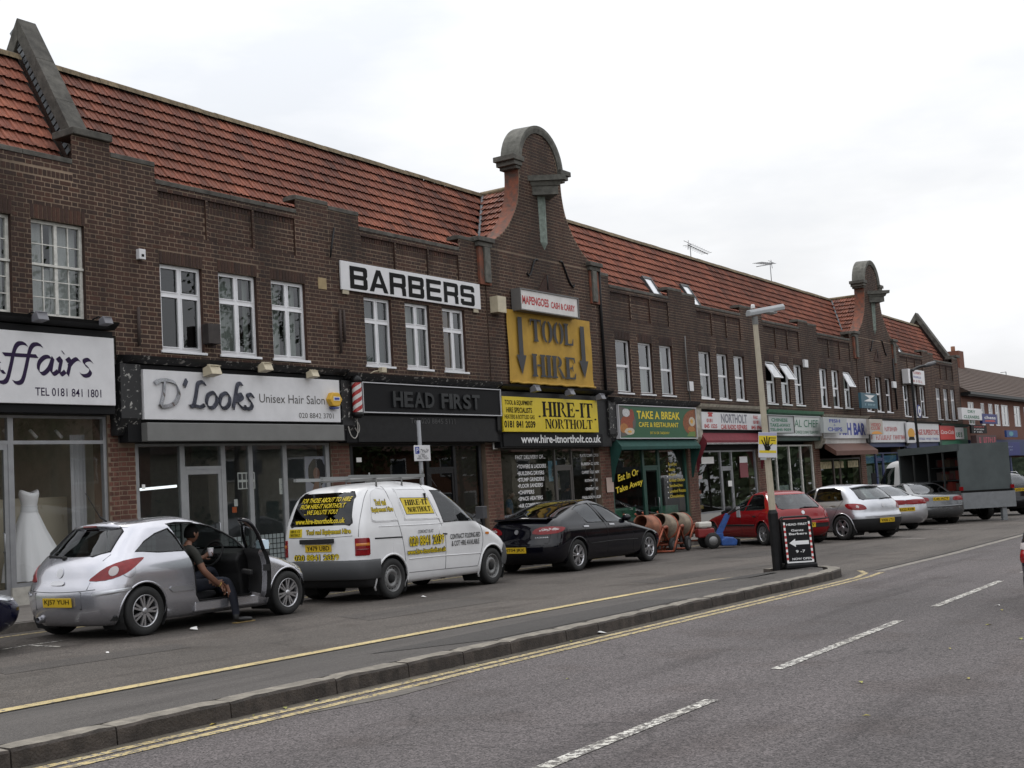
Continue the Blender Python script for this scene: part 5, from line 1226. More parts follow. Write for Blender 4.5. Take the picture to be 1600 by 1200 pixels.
s_ = poster(5, 1156, 1168.5, 713, 746, .03, 'white and maroon service centre poster in the car radio shop window', mat('maroon poster', (.20, .04, .05), .5)); s_.poly([(0.01, s_.h*.70), (s_.w-.01, s_.h*.70), (s_.w-.01, s_.h-.01), (.01, s_.h-.01)], M_whi, local=True)
poster(5, 1138, 1144, 751, 760, .03, 'small white card on the car radio shop door', cat='notice')
# ======== unit 6: chinese take-away
M_pgreen = mat('pale green paint', (.06, .17, .10), .5, var=.15)
base_front(6, (3.15, 4.06), (4.12, 4.28), roomm=mat('takeaway interior', (.075, .08, .075), .9, var=.2), cm=M_pgreen, fm=M_dkgreen)
glazing(6, [.3, .75, 1.55, 2.85, 4.05, 5.25], .45, 2.3, 2.95, M_woodwhite, doors=(0,), transom=False, stall=mat('pale tiles', (.35, .34, .32), .4), postw=.09)
s = Sign(6, 'shop_sign', (1201, 1281.5, 650.5, 680), -.36, 'pale take-away sign board with green letters partly behind a lightbox', board=mat('pale green white board', (.55, .58, .56), .4), depth=.12, rim=(mat('pale metal trim', (.5, .5, .52), .4), .03))
s.text('AL CHEF', 1241, 1278, 656, 667.5, M_grn, shear=.1); s.text('CHINESE CUISINE TEL:845 9059', 1243, 1278.5, 673, 677.5, M_grn)
s = Sign(6, 'lightbox_sign', (1200.5, 1240, 650, 676), -.78, 'grey lightbox lettered Chinese take-away standing out from the front', board=mat('grey lightbox', (.40, .42, .42), .4), depth=.14, rim=(mat('dull grey metal', (.14, .135, .13), .5), .02))
s.text('CHINESE', 1205, 1230.5, 653.5, 659, M_grn, off=.03); s.text('TAKE-AWAY', 1203, 1235, 661.5, 667, M_grn, off=.03); s.text('TEL:845 9059', 1203, 1236, 669, 673.5, M_grn, off=.03)
mb = MB(); mb.box(1.6, 2.7, .1, .104, .5, 1.5); mb.build('window_poster', mat('pale green menu', (.3, .36, .34), .7, var=.4, vscale=9), UNIT[6])
# ======== unit 7: fish bar
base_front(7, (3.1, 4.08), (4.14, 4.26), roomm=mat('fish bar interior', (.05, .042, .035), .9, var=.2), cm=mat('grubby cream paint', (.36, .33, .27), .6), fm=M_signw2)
glazing(7, [.3, 1.95, 2.75, 5.2], .6, 2.3, 2.45, mat('dark brown wood', (.035, .02, .012), .5), doors=(1,), stall=mat('dark brown wood', (.035, .02, .012), .5), postw=.1)
s = Sign(7, 'shop_sign', (1287, 1356.5, 653, 685), -.36, 'white fish bar sign with bold blue letters', board=M_signw, depth=.12)
s.text('FISH BAR', 1311, 1352, 660.5, 680, M_blue, off=.04)
s = Sign(7, 'lightbox_sign', (1287, 1323.5, 652.5, 676.5), -.80, 'grey lightbox lettered FISH & CHIPS in blue', board=mat('grey lightbox', (.40, .42, .42), .4), depth=.14)
s.text('FISH', 1295.5, 1312.5, 655, 660.5, M_blue, off=.03); s.text('&', 1302.5, 1305.5, 662.5, 665.5, M_blue); s.text('CHIPS', 1293.5, 1316, 667.5, 674, M_blue, off=.03)
mb = MB(); mb.prism([(-.3, 3.1), (-.75, 2.78), (-.75, 2.6), (-.72, 2.6), (-.28, 2.9)], .2, 5.4, 'x'); mb.build('awning', mat('brown awning', (.11, .05, .035), .7, var=.15), UNIT[7])
mb = MB()
for i in range(3): mb.box(.4+i*1.65, 1.7+i*1.65-.2*(i == 1), .03, .035, 2.10, 2.38)
mb.build('menu_boards', mat('pale yellow menu', (.42, .36, .2), .6, var=.5, vscale=7), UNIT[7])
# ======== units 8-10
M_dkblue = mat('dark blue paint', (.018, .03, .11), .5)
base_front(8, (3.0, 4.1), (4.16, 4.28), roomm=mat('video shop interior', (.12, .12, .11), .9), cm=M_black, fm=M_dkblue)
glazing(8, [.3, 1.9, 2.9, 5.2], .45, 2.5, 2.7, M_dkblue, doors=(1,), stall=M_dkblue, postw=.16)
mb = MB(); mb.box(.35, 5.1, .11, .115, 2.3, 2.62); mb.box(.4, 1.8, .2, .22, .5, 2.2, 1); mb.box(2.0, 4.9, .2, .22, .5, 2.2, 1); mb.build('window_blind', [mat('bright blue strip', (.06, .22, .45), .5), mat('grey green blind', (.22, .25, .24), .8)], UNIT[8])
s = Sign(8, 'shop_sign', (1360, 1416.5, 657, 691), -.36, 'white video club fascia with red letters and curled top edge', board=M_signw, depth=.1)
s.bars(1382, 1406, 667, 674, M_red, 12); s.bars(1361, 1414, 680, 687, M_red, 22)
s = Sign(8, 'lightbox_sign', (1359, 1379.5, 655, 678.5), -.8, 'beige lightbox lettered VIDEO CLUB in red', board=mat('beige lightbox', (.42, .38, .33), .4), depth=.14)
s.text('VIDEO', 1360.5, 1376, 661, 666.5, M_red, off=.02); s.text('CLUB', 1360.5, 1375, 667, 671.5, M_red, off=.02); s.poly([(s.w*(.5+.4*math.cos(R(a))), s.h*.0+s.h*.2*math.sin(R(a))+.005) for a in range(0, 181, 15)], mat('orange print', (.7, .3, .05), .5), local=True)
s = Sign(8, 'projecting_sign', (1346, 1371, 614.5, 638), -.75, 'teal estate sign with a slanted white emblem under the far gable', board=mat('teal board', (.03, .10, .14), .5), depth=.12)
s.poly([(s.w*.2, s.h*.88), (s.w*.85, s.h*.88), (s.w*.55, s.h*.62), (s.w*.8, s.h*.45), (s.w*.15, s.h*.45), (s.w*.5, s.h*.66)], M_whi, local=True); s.bars(1349, 1368, 631, 634, mat('pale teal vinyl', (.3, .45, .5), .5), 8)
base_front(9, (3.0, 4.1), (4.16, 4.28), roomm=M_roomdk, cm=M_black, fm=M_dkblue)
glazing(9, [.3, 2.0, 3.2, 5.2], .45, 2.4, 2.7, M_dkblue, doors=(1,), stall=M_dkblue)
s = Sign(9, 'shop_sign', (1419.5, 1467.5, 661, 690.5), -.36, 'white superstore fascia with red letters behind the black lamp post', board=M_signw, depth=.1)
s.text('VILLAGE SUPERSTORE', 1424.5, 1466.5, 671, 679.5, M_red, off=.03); s.bars(1434, 1466.5, 684, 687, M_blue, 20)
s = Sign(9, 'shop_sign', (1418, 1429.5, 660, 692), -.5, 'narrow white sign with an orange and black roundel on the superstore', board=M_signw, depth=.08)
s.poly(ell(s.w*.5, s.h*.45, s.w*.46, s.h*.27), mat('amber vinyl', (.62, .30, .02), .5), local=True); s.poly([(s.w*.05, s.h*.14), (s.w*.95, s.h*.14), (s.w*.8, s.h*.3), (s.w*.2, s.h*.3)], M_blk, local=True, y=-.006)
s = Sign(9, 'shop_sign', (1419.5, 1444.5, 578, 600), -.4, 'white wall lightbox with red and blue print high on the far front', board=M_signw, depth=.3)
s.bars(1427, 1439, 581, 585, M_red, 8); s.bars(1427, 1439, 588, 591, M_blue, 8); s.bars(1427, 1441, 594, 598, M_red, 9)
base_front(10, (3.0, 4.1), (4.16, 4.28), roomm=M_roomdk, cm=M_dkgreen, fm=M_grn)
glazing(10, [.3, 2.0, 3.2, 5.2], .45, 2.4, 2.7, M_dkgreen, doors=(1,), stall=M_dkgreen)
s = Sign(10, 'shop_sign', (1469, 1492, 664, 687), -.36, 'red soft drink panel with white script on the last shop', board=mat('bright red panel', (.50, .02, .015), .4), depth=.08)
s.text('Coca-Cola', 1470, 1490, 672, 678, M_whi, shear=.35, off=.01)
s = Sign(10, 'shop_sign', (1492.5, 1506, 668, 686), -.36, 'white panel with green letters beside the red panel', board=M_signw, depth=.08); s.text('UE S', 1494, 1503.5, 675.5, 683, M_grn, off=.04)
# wall clutter on the fronts
def wallbox(k, l, r_, t, b, yf, m_, name, label, cat, depth=.1):
    return Sign(k, name, (l, r_, t, b), yf, label, cat, board=m_, depth=depth, bevel=.01)
s = wallbox(1, 218, 228, 389, 405, -.13, M_signw, 'sensor_box', 'white sensor box on the brick wall left of the salon upper windows', 'sensor'); s.poly([(s.w*.3, s.h*.25), (s.w*.7, s.h*.25), (s.w*.7, s.h*.5), (s.w*.3, s.h*.5)], M_blk, local=True)
wallbox(1, 326, 345, 506, 537, -.22, mat('rusty dark box', (.035, .028, .026), .7, var=.3), 'vent_box', 'dark box between the first two upper windows of the salon', 'vent', .18)
wallbox(1, 497.5, 510.5, 434, 452, -.045, mat('buff air brick', (.32, .24, .13), .8, var=.2), 'air_brick', 'buff air brick right of the salon upper windows', 'air brick', .03)
wallbox(4, 1078, 1084, 596, 611, -.12, M_signw, 'alarm_box', 'narrow white alarm box between cafe and radio shop windows', 'alarm')
wallbox(7, 1257.5, 1263, 562, 574, -.12, M_signw, 'alarm_box', 'white box high on the wall left of the fish bar windows', 'alarm')
wallbox(8, 1396, 1401, 596, 606, -.15, M_signw, 'alarm_box', 'white box beside the drainpipe right of the far gable', 'alarm')
def pipe(k, pts, r_, name, label, cat='pipe', m_=None, yf=-.09):
    P = [(at(a, b, YF+yf)) for a, b in pts]; e_ = MB(); o0 = P[0]
    e_.tube([(p[0]-o0[0], 0, p[1]-o0[1]) for p in P], r_, 7); o = e_.build(name, m_ or M_black, loc=(o0[0], YF+yf, o0[1])); tag(o, label, cat); return o
pipe(3, [(936, 420), (938, 470), (948, 625)], .045, 'drainpipe', 'black drainpipe right of the tool hire banner')
pipe(8, [(1395, 560), (1398, 600), (1402, 640)], .045, 'drainpipe', 'black drainpipe right of the far gable')
pipe(4, [(1070, 525), (1072, 560), (1079, 630)], .02, 'cable_conduit', 'thin grey conduit between the cafe and radio shop windows', m_=M_greysteel)
pipe(1, [(216, 480), (217.5, 540)], .03, 'iron_strap', 'rusty iron strap on the bricks left of the salon windows', 'strap', mat('rusty iron', (.05, .035, .03), .8))
pipe(2, [(531, 484), (533, 552)], .03, 'iron_strap', 'longer rusty iron strap left of the barber upper windows', 'strap', MATS['rusty iron'])
pipe(2, [(537, 484), (539, 534)], .03, 'iron_strap', 'shorter rusty iron strap left of the barber upper windows', 'strap', MATS['rusty iron'])
pipe(1, [(522, 356), (518, 385), (516, 402)], .02, 'hanging_cable', 'dark cable hanging from the parapet left of the BARBERS sign', 'cable')
# ------------------------------------------------------------------ vehicles
def carpaint(name, col, metal=0, rough=.3, coat=1.0, flake=.04):
    """paint outside, dark trim on the inner face of the sheet"""
    if name in MATS: return MATS[name]
    m = mat(name, col, rough, metal=metal, coat=coat, var=flake, vscale=2.5)
    t = m.node_tree; b = t.nodes['Principled BSDF']; o = t.nodes['Material Output']
    d = t.nodes.new('ShaderNodeBsdfDiffuse'); d.inputs[0].default_value = (.02, .02, .021, 1)
    g = t.nodes.new('ShaderNodeNewGeometry'); x = t.nodes.new('ShaderNodeMixShader')
    t.links.new(g.outputs['Backfacing'], x.inputs[0]); t.links.new(b.outputs[0], x.inputs[1]); t.links.new(d.outputs[0], x.inputs[2]); t.links.new(x.outputs[0], o.inputs[0])
    return m
P_silver = carpaint('silver car paint', (.50, .50, .54), .75, .24); P_white = carpaint('white van paint', (.70, .70, .71), 0, .35, .6, .05); P_black = carpaint('black car paint', (.003, .003, .006), 0, .07, 0)
P_red = carpaint('red car paint', (.22, .007, .010), 0, .12, 0); P_silver2 = carpaint('cool silver car paint', (.46, .47, .50), .75, .3); P_grey = carpaint('grey car paint', (.10, .105, .112), .6, .25); P_navy = carpaint('dark blue car paint', (.006, .007, .022), 0, .08, 0)
M_rubber = mat('tyre rubber', (.014, .014, .014), .8, bump=.2, bscale=60); M_trim = mat('black plastic trim', (.018, .018, .019), .6, spec=.25); M_under = mat('underbody', (.008, .008, .008), .9)
M_alloy = mat('alloy wheel', (.50, .50, .52), .3, metal=.85); M_steelw = mat('grey steel wheel', (.20, .20, .20), .45, metal=.5, var=.2); M_carglass = glassmat('car glass', (.30, .33, .32), .05); M_darkglass = glassmat('dark car glass', (.10, .11, .11), .05)
M_tail = mat('red tail lamp', (.20, .004, .007), .12, coat=0, var=.25, vscale=14); M_clearlamp = mat('clear lamp', (.46, .42, .42), .15); M_amber = mat('amber lamp', (.55, .18, .02), .15, coat=1)
M_plate = mat('yellow number plate', (.60, .40, .02), .35); M_seat = mat('dark seat fabric', (.022, .022, .025), .9, var=.2); M_lamphead = mat('headlamp', (.5, .52, .55), .08, coat=1, metal=.3)

def in_poly(p, poly):
    x, y = p; c = False; n = len(poly)
    for i in range(n):
        x1, y1 = poly[i]; x2, y2 = poly[i-1]
        if (y1 > y) != (y2 > y) and x < (x2-x1)*(y-y1)/(y2-y1)+x1: c = not c
    return c
class Car:
    def __init__(s, sp):
        s.xr = smoothtab(sp['xr']); s.xf = smoothtab(sp['xf']); s.w = smoothtab(sp['w']); s.dr_ = smoothtab(sp.get('dr', [(0, .42), (3, .42)])); s.df_ = smoothtab(sp.get('df', [(0, .5), (3, .5)]))
        s.n = sp.get('n', 2.5); s.kb = sp.get('kb', .03); s.zt = sp['w'][-1][0]; s.zb = sp['w'][0][0]
        s.xm = (s.xr(.6)+s.xf(.6))/2; s.hl = (s.xf(.6)-s.xr(.6))/2; s.sp = sp
    def ends(s, z):
        a, b = s.xr(z), s.xf(z); L = b-a; return a, b, min(s.dr_(z), .47*L), min(s.df_(z), .47*L)
    def base(s, x, z): return s.w(z)*(1-s.kb*((x-s.xm)/s.hl)**2)
    def Y(s, x, z):
        a, b, dr, df = s.ends(z); w = s.base(x, z); n = s.n
        if x < a+dr: t = min(1, (a+dr-x)/dr); return w*(1-t**n)**(1/n)
        if x > b-df: t = min(1, (x-b+df)/df); return w*(1-t**n)**(1/n)
        return w
    def XR(s, y, z):
        a, b, dr, df = s.ends(z); w = s.base(a+dr*.3, z); t = min(.9999, abs(y)/w); return a+dr*(1-(1-t**s.n)**(1/s.n))
    def XF(s, y, z):
        a, b, dr, df = s.ends(z); w = s.base(b-df*.3, z); t = min(.9999, abs(y)/w); return b-df*(1-(1-t**s.n)**(1/s.n))
    def contour(s, z, K=10, Mx=30):
        a, b, dr, df = s.ends(z); n = s.n; P = []
        for i in range(K):
            t = math.pi/2*i/K; x = a+dr*(1-math.cos(t)**(2/n)); P.append((x, s.base(x, z)*math.sin(t)**(2/n)))
        for i in range(Mx+1):
            x = a+dr+(b-df-a-dr)*i/Mx; P.append((x, s.base(x, z)))
        for i in range(1, K+1):
            t = math.pi/2*(1-i/K); x = b-df*(1-math.cos(t)**(2/n)); P.append((x, s.base(x, z)*math.sin(t)**(2/n) if i < K else 0))
        return P
    def corner(s, u, z, side):
        """u: arc length from rear centre round the corner; side +1 left / -1 right"""
        P = s.contour(z, 14, 10); L = 0
        for i in range(len(P)-1):
            d = math.hypot(P[i+1][0]-P[i][0], P[i+1][1]-P[i][1])
            if L+d >= u or i == len(P)-2:
                f = (u-L)/d; return Vector((P[i][0]+(P[i+1][0]-P[i][0])*f, side*(P[i][1]+(P[i+1][1]-P[i][1])*f), z))
            L += d
    def map(s, mode, a, z, side=-1):
        if mode == 'side': return Vector((a, side*s.Y(a, z), z))
        if mode == 'rear': return Vector((s.XR(a, z), a, z))
        if mode == 'front': return Vector((s.XF(a, z), a, z))
        if mode == 'corner': return s.corner(a, z, side)
    def nrm(s, mode, a, z, side):
        e = .01; p = s.map(mode, a, z, side); q = s.map(mode, a+e, z, side)-p; r = s.map(mode, a, z+e, side)-p; n = q.cross(r)
        if n.length < 1e-9: return Vector((0, side, 0))
        n.normalize(); ref = {'side': Vector((0, side, .3)), 'rear': Vector((-1, 0, .5)), 'front': Vector((1, 0, .5)), 'corner': Vector((-.6, side*.6, .2))}[mode]
        return n if n.dot(ref) > 0 else -n
    def body(s, root, paint, holes, arches, lower=None, matfn=None, name='body', levels=None, extra=()):
        zs = levels or []
        if not zs:
            z = s.zb
            while z < s.zt-.14: zs.append(z); z += .045
            for k in range(9): zs.append(s.zt-.14+.14*(1-(1-k/8)**1.7))
        bm = bmesh.new(); rows = []
        for z in zs:
            P = s.contour(z); n = len(P); loop = [(x, y) for x, y in P] + [(x, -y) for x, y in P[-2:0:-1]]
            rows.append([bm.verts.new((x, y, z)) for x, y in loop])
        N = len(rows[0])
        for j in range(len(rows)-1):
            for i in range(N):
                k = (i+1) % N; bm.faces.new((rows[j][k], rows[j][i], rows[j+1][i], rows[j+1][k]))
        bm.faces.new(rows[-1][::-1]); bot = bm.faces.new(rows[0]); bot.material_index = 1
        for mode, side, poly in holes + [('side', sd, [(cx+r*math.cos(R(a)), cz+r*math.sin(R(a))) for a in range(-40, 221, 20)] + []) for (cx, cz, r) in arches for sd in (-1, 1)]:
            ax = 0 if mode == 'side' else 1
            lo = [min(p[i] for p in poly)-.01 for i in (0, 1)]; hi = [max(p[i] for p in poly)+.01 for i in (0, 1)]
            def sel():
                o = []
                for f in bm.faces:
                    if len(f.verts) > 12: continue
                    c = f.calc_center_median()
                    if mode == 'side' and c.y*side < .05: continue
                    if mode == 'rear' and (c.x > s.xm-.2): continue
                    if mode == 'front' and (c.x < s.xm): continue
                    A = [v.co[ax] for v in f.verts]; Z = [v.co.z for v in f.verts]
                    if max(A) < lo[0] or min(A) > hi[0] or max(Z) < lo[1] or min(Z) > hi[1]: continue
                    if mode != 'side' and f.normal.z > .97 : continue
                    o.append(f)
                return o
            bm.normal_update()
            for i in range(len(poly)):
                a, b = poly[i-1], poly[i]; d = (b[0]-a[0], b[1]-a[1])
                if abs(d[0])+abs(d[1]) < 1e-6: continue
                fs = sel(); no = (d[1], 0, -d[0]) if ax == 0 else (0, d[1], -d[0]); co = (a[0], 0, a[1]) if ax == 0 else (0, a[0], a[1])
                g = set(fs)
                for f in fs: g.update(f.edges); g.update(f.verts)
                bmesh.ops.bisect_plane(bm, geom=list(g), plane_co=co, plane_no=no, dist=1e-5)
            dead = []
            for f in sel():
                c = f.calc_center_median()
                if in_poly((c[ax], c.z), poly): dead.append(f)
            bmesh.ops.delete(bm, geom=dead, context='FACES')
        for f in bm.faces:
            f.smooth = True
            if matfn and f.material_index == 0: f.material_index = matfn(f.calc_center_median())
        me = bpy.data.meshes.new(name); bm.to_mesh(me); bm.free()
        for m_ in [paint, M_under, M_trim, *extra]: me.materials.append(m_)
        o = bpy.data.objects.new(name, me); link(o, root); return o
    def patch(s, root, name, poly, mode, m_, side=-1, off=.004, rings=4, smooth=3, thick=.012, lip=True, label=None, center=None):
        P = [Vector((a, b, 0)) for a, b in poly]
        if smooth: P = catmull(P, smooth, True)
        else:
            Q = []
            for i in range(len(P)):
                a, b = P[i], P[(i+1) % len(P)]; k = max(1, int((b-a).length/.07))
                Q += [a+(b-a)*(j/k) for j in range(k)]
            P = Q
        c = Vector(center+(0,)) if center else sum(P, Vector())/len(P); N = len(P); mb = MB(); vs = []
        for k in range(rings+1):
            r = 1-k/rings
            if k == rings: q = [c]
            else: q = [c+(p-c)*r for p in P]
            for p in q:
                w_ = s.map(mode, p.x, p.y, side); n = s.nrm(mode, p.x, p.y, side); vs.append(w_+n*off)
        fs = []
        for k in range(rings):
            for i in range(N):
                j = (i+1) % N; a, b = k*N+i, k*N+j
                if k == rings-1: fs.append((a, b, rings*N))
                else: fs.append((a, b, b+N, a+N))
        t0 = (vs[1]-vs[0]).cross(vs[N]-vs[0]); t1 = s.nrm(mode, P[0].x, P[0].y, side)
        flip = sum(((vs[f[1]]-vs[f[0]]).cross(vs[f[2]]-vs[f[0]])).dot(s.nrm(mode, c.x, c.y, side)) for f in fs) < 0
        if flip: fs = [f[::-1] for f in fs]
        mb.add(vs, fs, 0, True)
        if lip:
            e = []
            for p in P: n = s.nrm(mode, p.x, p.y, side); e.append(s.map(mode, p.x, p.y, side)+n*(off-thick))
            mb.add([vs[i] for i in range(N)] + e, [((N+i, N+(i+1) % N, (i+1) % N, i) if not flip else (i, (i+1) % N, N+(i+1) % N, N+i)) for i in range(N)], 0, True)
        o = mb.build(name, m_, root)
        if label: o['label'] = label
        return o
    def line(s, root, pts, mode, side=-1, r=.004, m_=None, name='panel_gap', off=0.0, sm=4, closed=False):
        P = catmull([Vector((a, b, 0)) for a, b in pts], sm, closed) if sm else [Vector((a, b, 0)) for a, b in pts]
        mb = MB(); mb.tube([s.map(mode, p.x, p.y, side)+s.nrm(mode, p.x, p.y, side)*off for p in P], r, 5, closed=closed); return mb.build(name, m_ or M_under, root)
    def text(s, root, t, a0, a1, z0, z1, mode, m_, side=-1, off=.006, toff=.0, shear=0, sten=False, name='lettering'):
        """a0->a1 is left->right as read"""
        mb = MB()
        if sten: stencil_to(mb, t, 0, 1, 0, 1)
        else: text_to(mb, t, 0, 1, 0, 1, 0, 0, toff, shear)
        out_ = []
        for x, _, z in mb.v:
            a = a0+(a1-a0)*x; zz = z0+(z1-z0)*z; out_.append(s.map(mode, a, zz, side)+s.nrm(mode, a, zz, side)*off)
        mb.v = out_; return mb.build(name, m_, root)
def plate(root, pos, rot, txt, wd=.52, h=.11, m_=None):
    b = MB(); b.box(-wd/2, wd/2, -.006, .006, -h/2, h/2); o = b.build('number_plate', m_ or M_plate, root, loc=pos, rot=rot)
    t = MB(); text_to(t, txt, -wd*.44, wd*.44, -h*.32, h*.32, -.0075, 0, .02); t.build('lettering', M_blk, o); return o
_wheels = {}
def wheel(root, x, y, r, style='alloy', wd=.19, spokes=7):
    sd = 1 if y > 0 else -1; key = (r, style, wd, spokes)
    if key not in _wheels:
        rr = r*.66; t = MB(); t.lathe([(rr, -wd*.42), (rr*1.05, -wd*.5), (r*.93, -wd*.5), (r*.985, -wd*.40), (r, -wd*.25), (r, wd*.25), (r*.985, wd*.40), (r*.93, wd*.5), (rr*1.05, wd*.5), (rr, wd*.42)], ax=(0, 1, 0), n=40)
        g = MB(); g.lathe([(rr*1.01, wd*.45), (rr*.98, wd*.48), (rr*.93, wd*.44), (rr*.90, wd*.2), (rr*.90, -wd*.3)], ax=(0, 1, 0), n=40)
        g.lathe([(rr*.9, -wd*.1), (0.01, -wd*.1)], ax=(0, 1, 0), n=30, m=1)
        if style == 'alloy':
            for k in range(spokes):
                for dd in (-.15, .15):
                    a = 2*math.pi*k/spokes+dd; Mx = Matrix.Rotation(a, 4, 'Y'); p0 = Vector((rr*.16, 0, 0)); 
                    q = [(rr*.14, wd*.40, -.013), (rr*.95, wd*.43, -.012), (rr*.95, wd*.43, .012), (rr*.14, wd*.40, .013), (rr*.14, wd*.25, -.013), (rr*.95, wd*.3, -.012), (rr*.95, wd*.3, .012), (rr*.14, wd*.25, .013)]
                    g.add([Mx @ Vector(v) for v in q], [(0, 1, 2, 3), (4, 7, 6, 5), (0, 4, 5, 1), (3, 2, 6, 7)], 0)
            g.lathe([(0.001, wd*.46), (rr*.12, wd*.46), (rr*.2, wd*.42), (rr*.22, wd*.3)], ax=(0, 1, 0), n=16)
        elif style == 'star':
            for k in range(5):
                a = 2*math.pi*k/5; Mx = Matrix.Rotation(a, 4, 'Y'); q = [(rr*.1, wd*.40, -.05), (rr*.95, wd*.43, -.035), (rr*.95, wd*.43, .035), (rr*.1, wd*.40, .05), (rr*.1, wd*.25, -.05), (rr*.95, wd*.3, -.035), (rr*.95, wd*.3, .035), (rr*.1, wd*.25, .05)]
                g.add([Mx @ Vector(v) for v in q], [(0, 1, 2, 3), (4, 7, 6, 5), (0, 4, 5, 1), (3, 2, 6, 7)], 0)
            g.lathe([(0.001, wd*.46), (rr*.12, wd*.46), (rr*.25, wd*.41), (rr*.26, wd*.3)], ax=(0, 1, 0), n=16)
        else:
            g.lathe([(rr*.9, wd*.28), (rr*.78, wd*.22), (rr*.70, wd*.34), (rr*.48, wd*.36), (rr*.40, wd*.22), (rr*.33, wd*.22)], ax=(0, 1, 0), n=30)
            g.lathe([(rr*.33, wd*.22), (rr*.30, wd*.40), (rr*.15, wd*.45), (.001, wd*.45)], ax=(0, 1, 0), n=20, m=1)
            for k in range(14):
                a = 2*math.pi*k/14; c = Matrix.Rotation(a, 4, 'Y') @ Vector((rr*.76, wd*.27, 0)); g.lathe([(.014, .004), (.001, .006)], o=c, ax=(0, 1, 0), n=8, m=1)
        tm = t.mesh('wheel'); tm.materials.append(M_rubber); tm.polygons.foreach_set('use_smooth', t.sm)
        gm = g.mesh('rim'); gm.materials.append(M_steelw if style == 'steel' else M_alloy); gm.materials.append(M_under); gm.polygons.foreach_set('material_index', g.m); gm.polygons.foreach_set('use_smooth', g.sm)
        _wheels[key] = (tm, gm)
    tm, gm = _wheels[key]
    o = bpy.data.objects.new('wheel', tm); link(o, root); o.location = (x, y, r); o.rotation_euler = (0, random.uniform(0, 6), 0 if sd > 0 else math.pi)
    g = bpy.data.objects.new('rim', gm); link(g, o); return o
def arches_liner(root, car, xs, cz, r, half):
    for x in xs:
        for sd in (-1, 1):
            m = MB(); N = 16; A = [R(-35+250*i/N) for i in range(N+1)]; y0, y1 = sd*.42, sd*(half-.012)
            m.add([(x+r*math.cos(a), y0, cz+r*math.sin(a)) for a in A] + [(x+r*math.cos(a), y1, cz+r*math.sin(a)) for a in A], [(i, i+1, N+2+i, N+1+i) for i in range(N)])
            m.add([(x, y0, cz)] + [(x+r*math.cos(a), y0, cz+r*math.sin(a)) for a in A], [(0, i+1, i+2) for i in range(N)])
            m.build('wheel_well', M_under, root)
def arch_lip(root, car, x, cz, r, paint, sides=(-1, 1), rad=.014, a0=-22, a1=202):
    for sd in sides:
        P = []
        for i in range(25):
            a = R(a0+(a1-a0)*i/24); px, pz = x+r*math.cos(a), cz+r*math.sin(a); P.append(Vector((px, sd*(car.Y(px, max(pz, car.zb))-.004), pz)))
        m = MB(); m.tube(P, rad, 6); m.build('arch_lip', paint, root)
def seats(root, spots, m_=None):
    for x, y, z in spots:
        m = MB(); m.prism([(-.05, z), (.48, z+.04), (.5, z+.13), (.05, z+.14), (-.10, z+.62), (-.22, z+.62), (-.2, z+.1)], y-.23, y+.23, 'y'); m.v = [(a+x, b, c) for a, b, c in m.v]; m.box(x-.24, x-.12, y-.12, y+.12, z+.66, z+.86); m.build('seat', m_ or M_seat, root, bevel=.04)
def mirror(root, x, y, z, m_, sd, sc=1.0):
    m = MB(); m.ball((x, y+sd*.10*sc, z), .06*sc, .10*sc, .07*sc, 12); m.tube([(x+.03, y-sd*.02, z-.05), (x, y+sd*.08*sc, z-.02)], .02, 6); return m.build('door_mirror', m_, root)
def car_root(name, loc, head, label, group='vehicles parked outside the shops', cat='car'):
    X, Y = loc; e = empty(name, (X, Y, gz(X)), 0, label, cat, group)
    e.rotation_euler = Matrix(((math.cos(head), -math.sin(head), 0), (math.sin(head), math.cos(head), 0), (0, 0, 1))).to_euler()
    # follow the fall of the street
    t = Matrix.Rotation(math.atan(SLOPE), 3, 'Y') @ Matrix.Rotation(head, 3, 'Z'); e.rotation_euler = t.to_euler(); return e

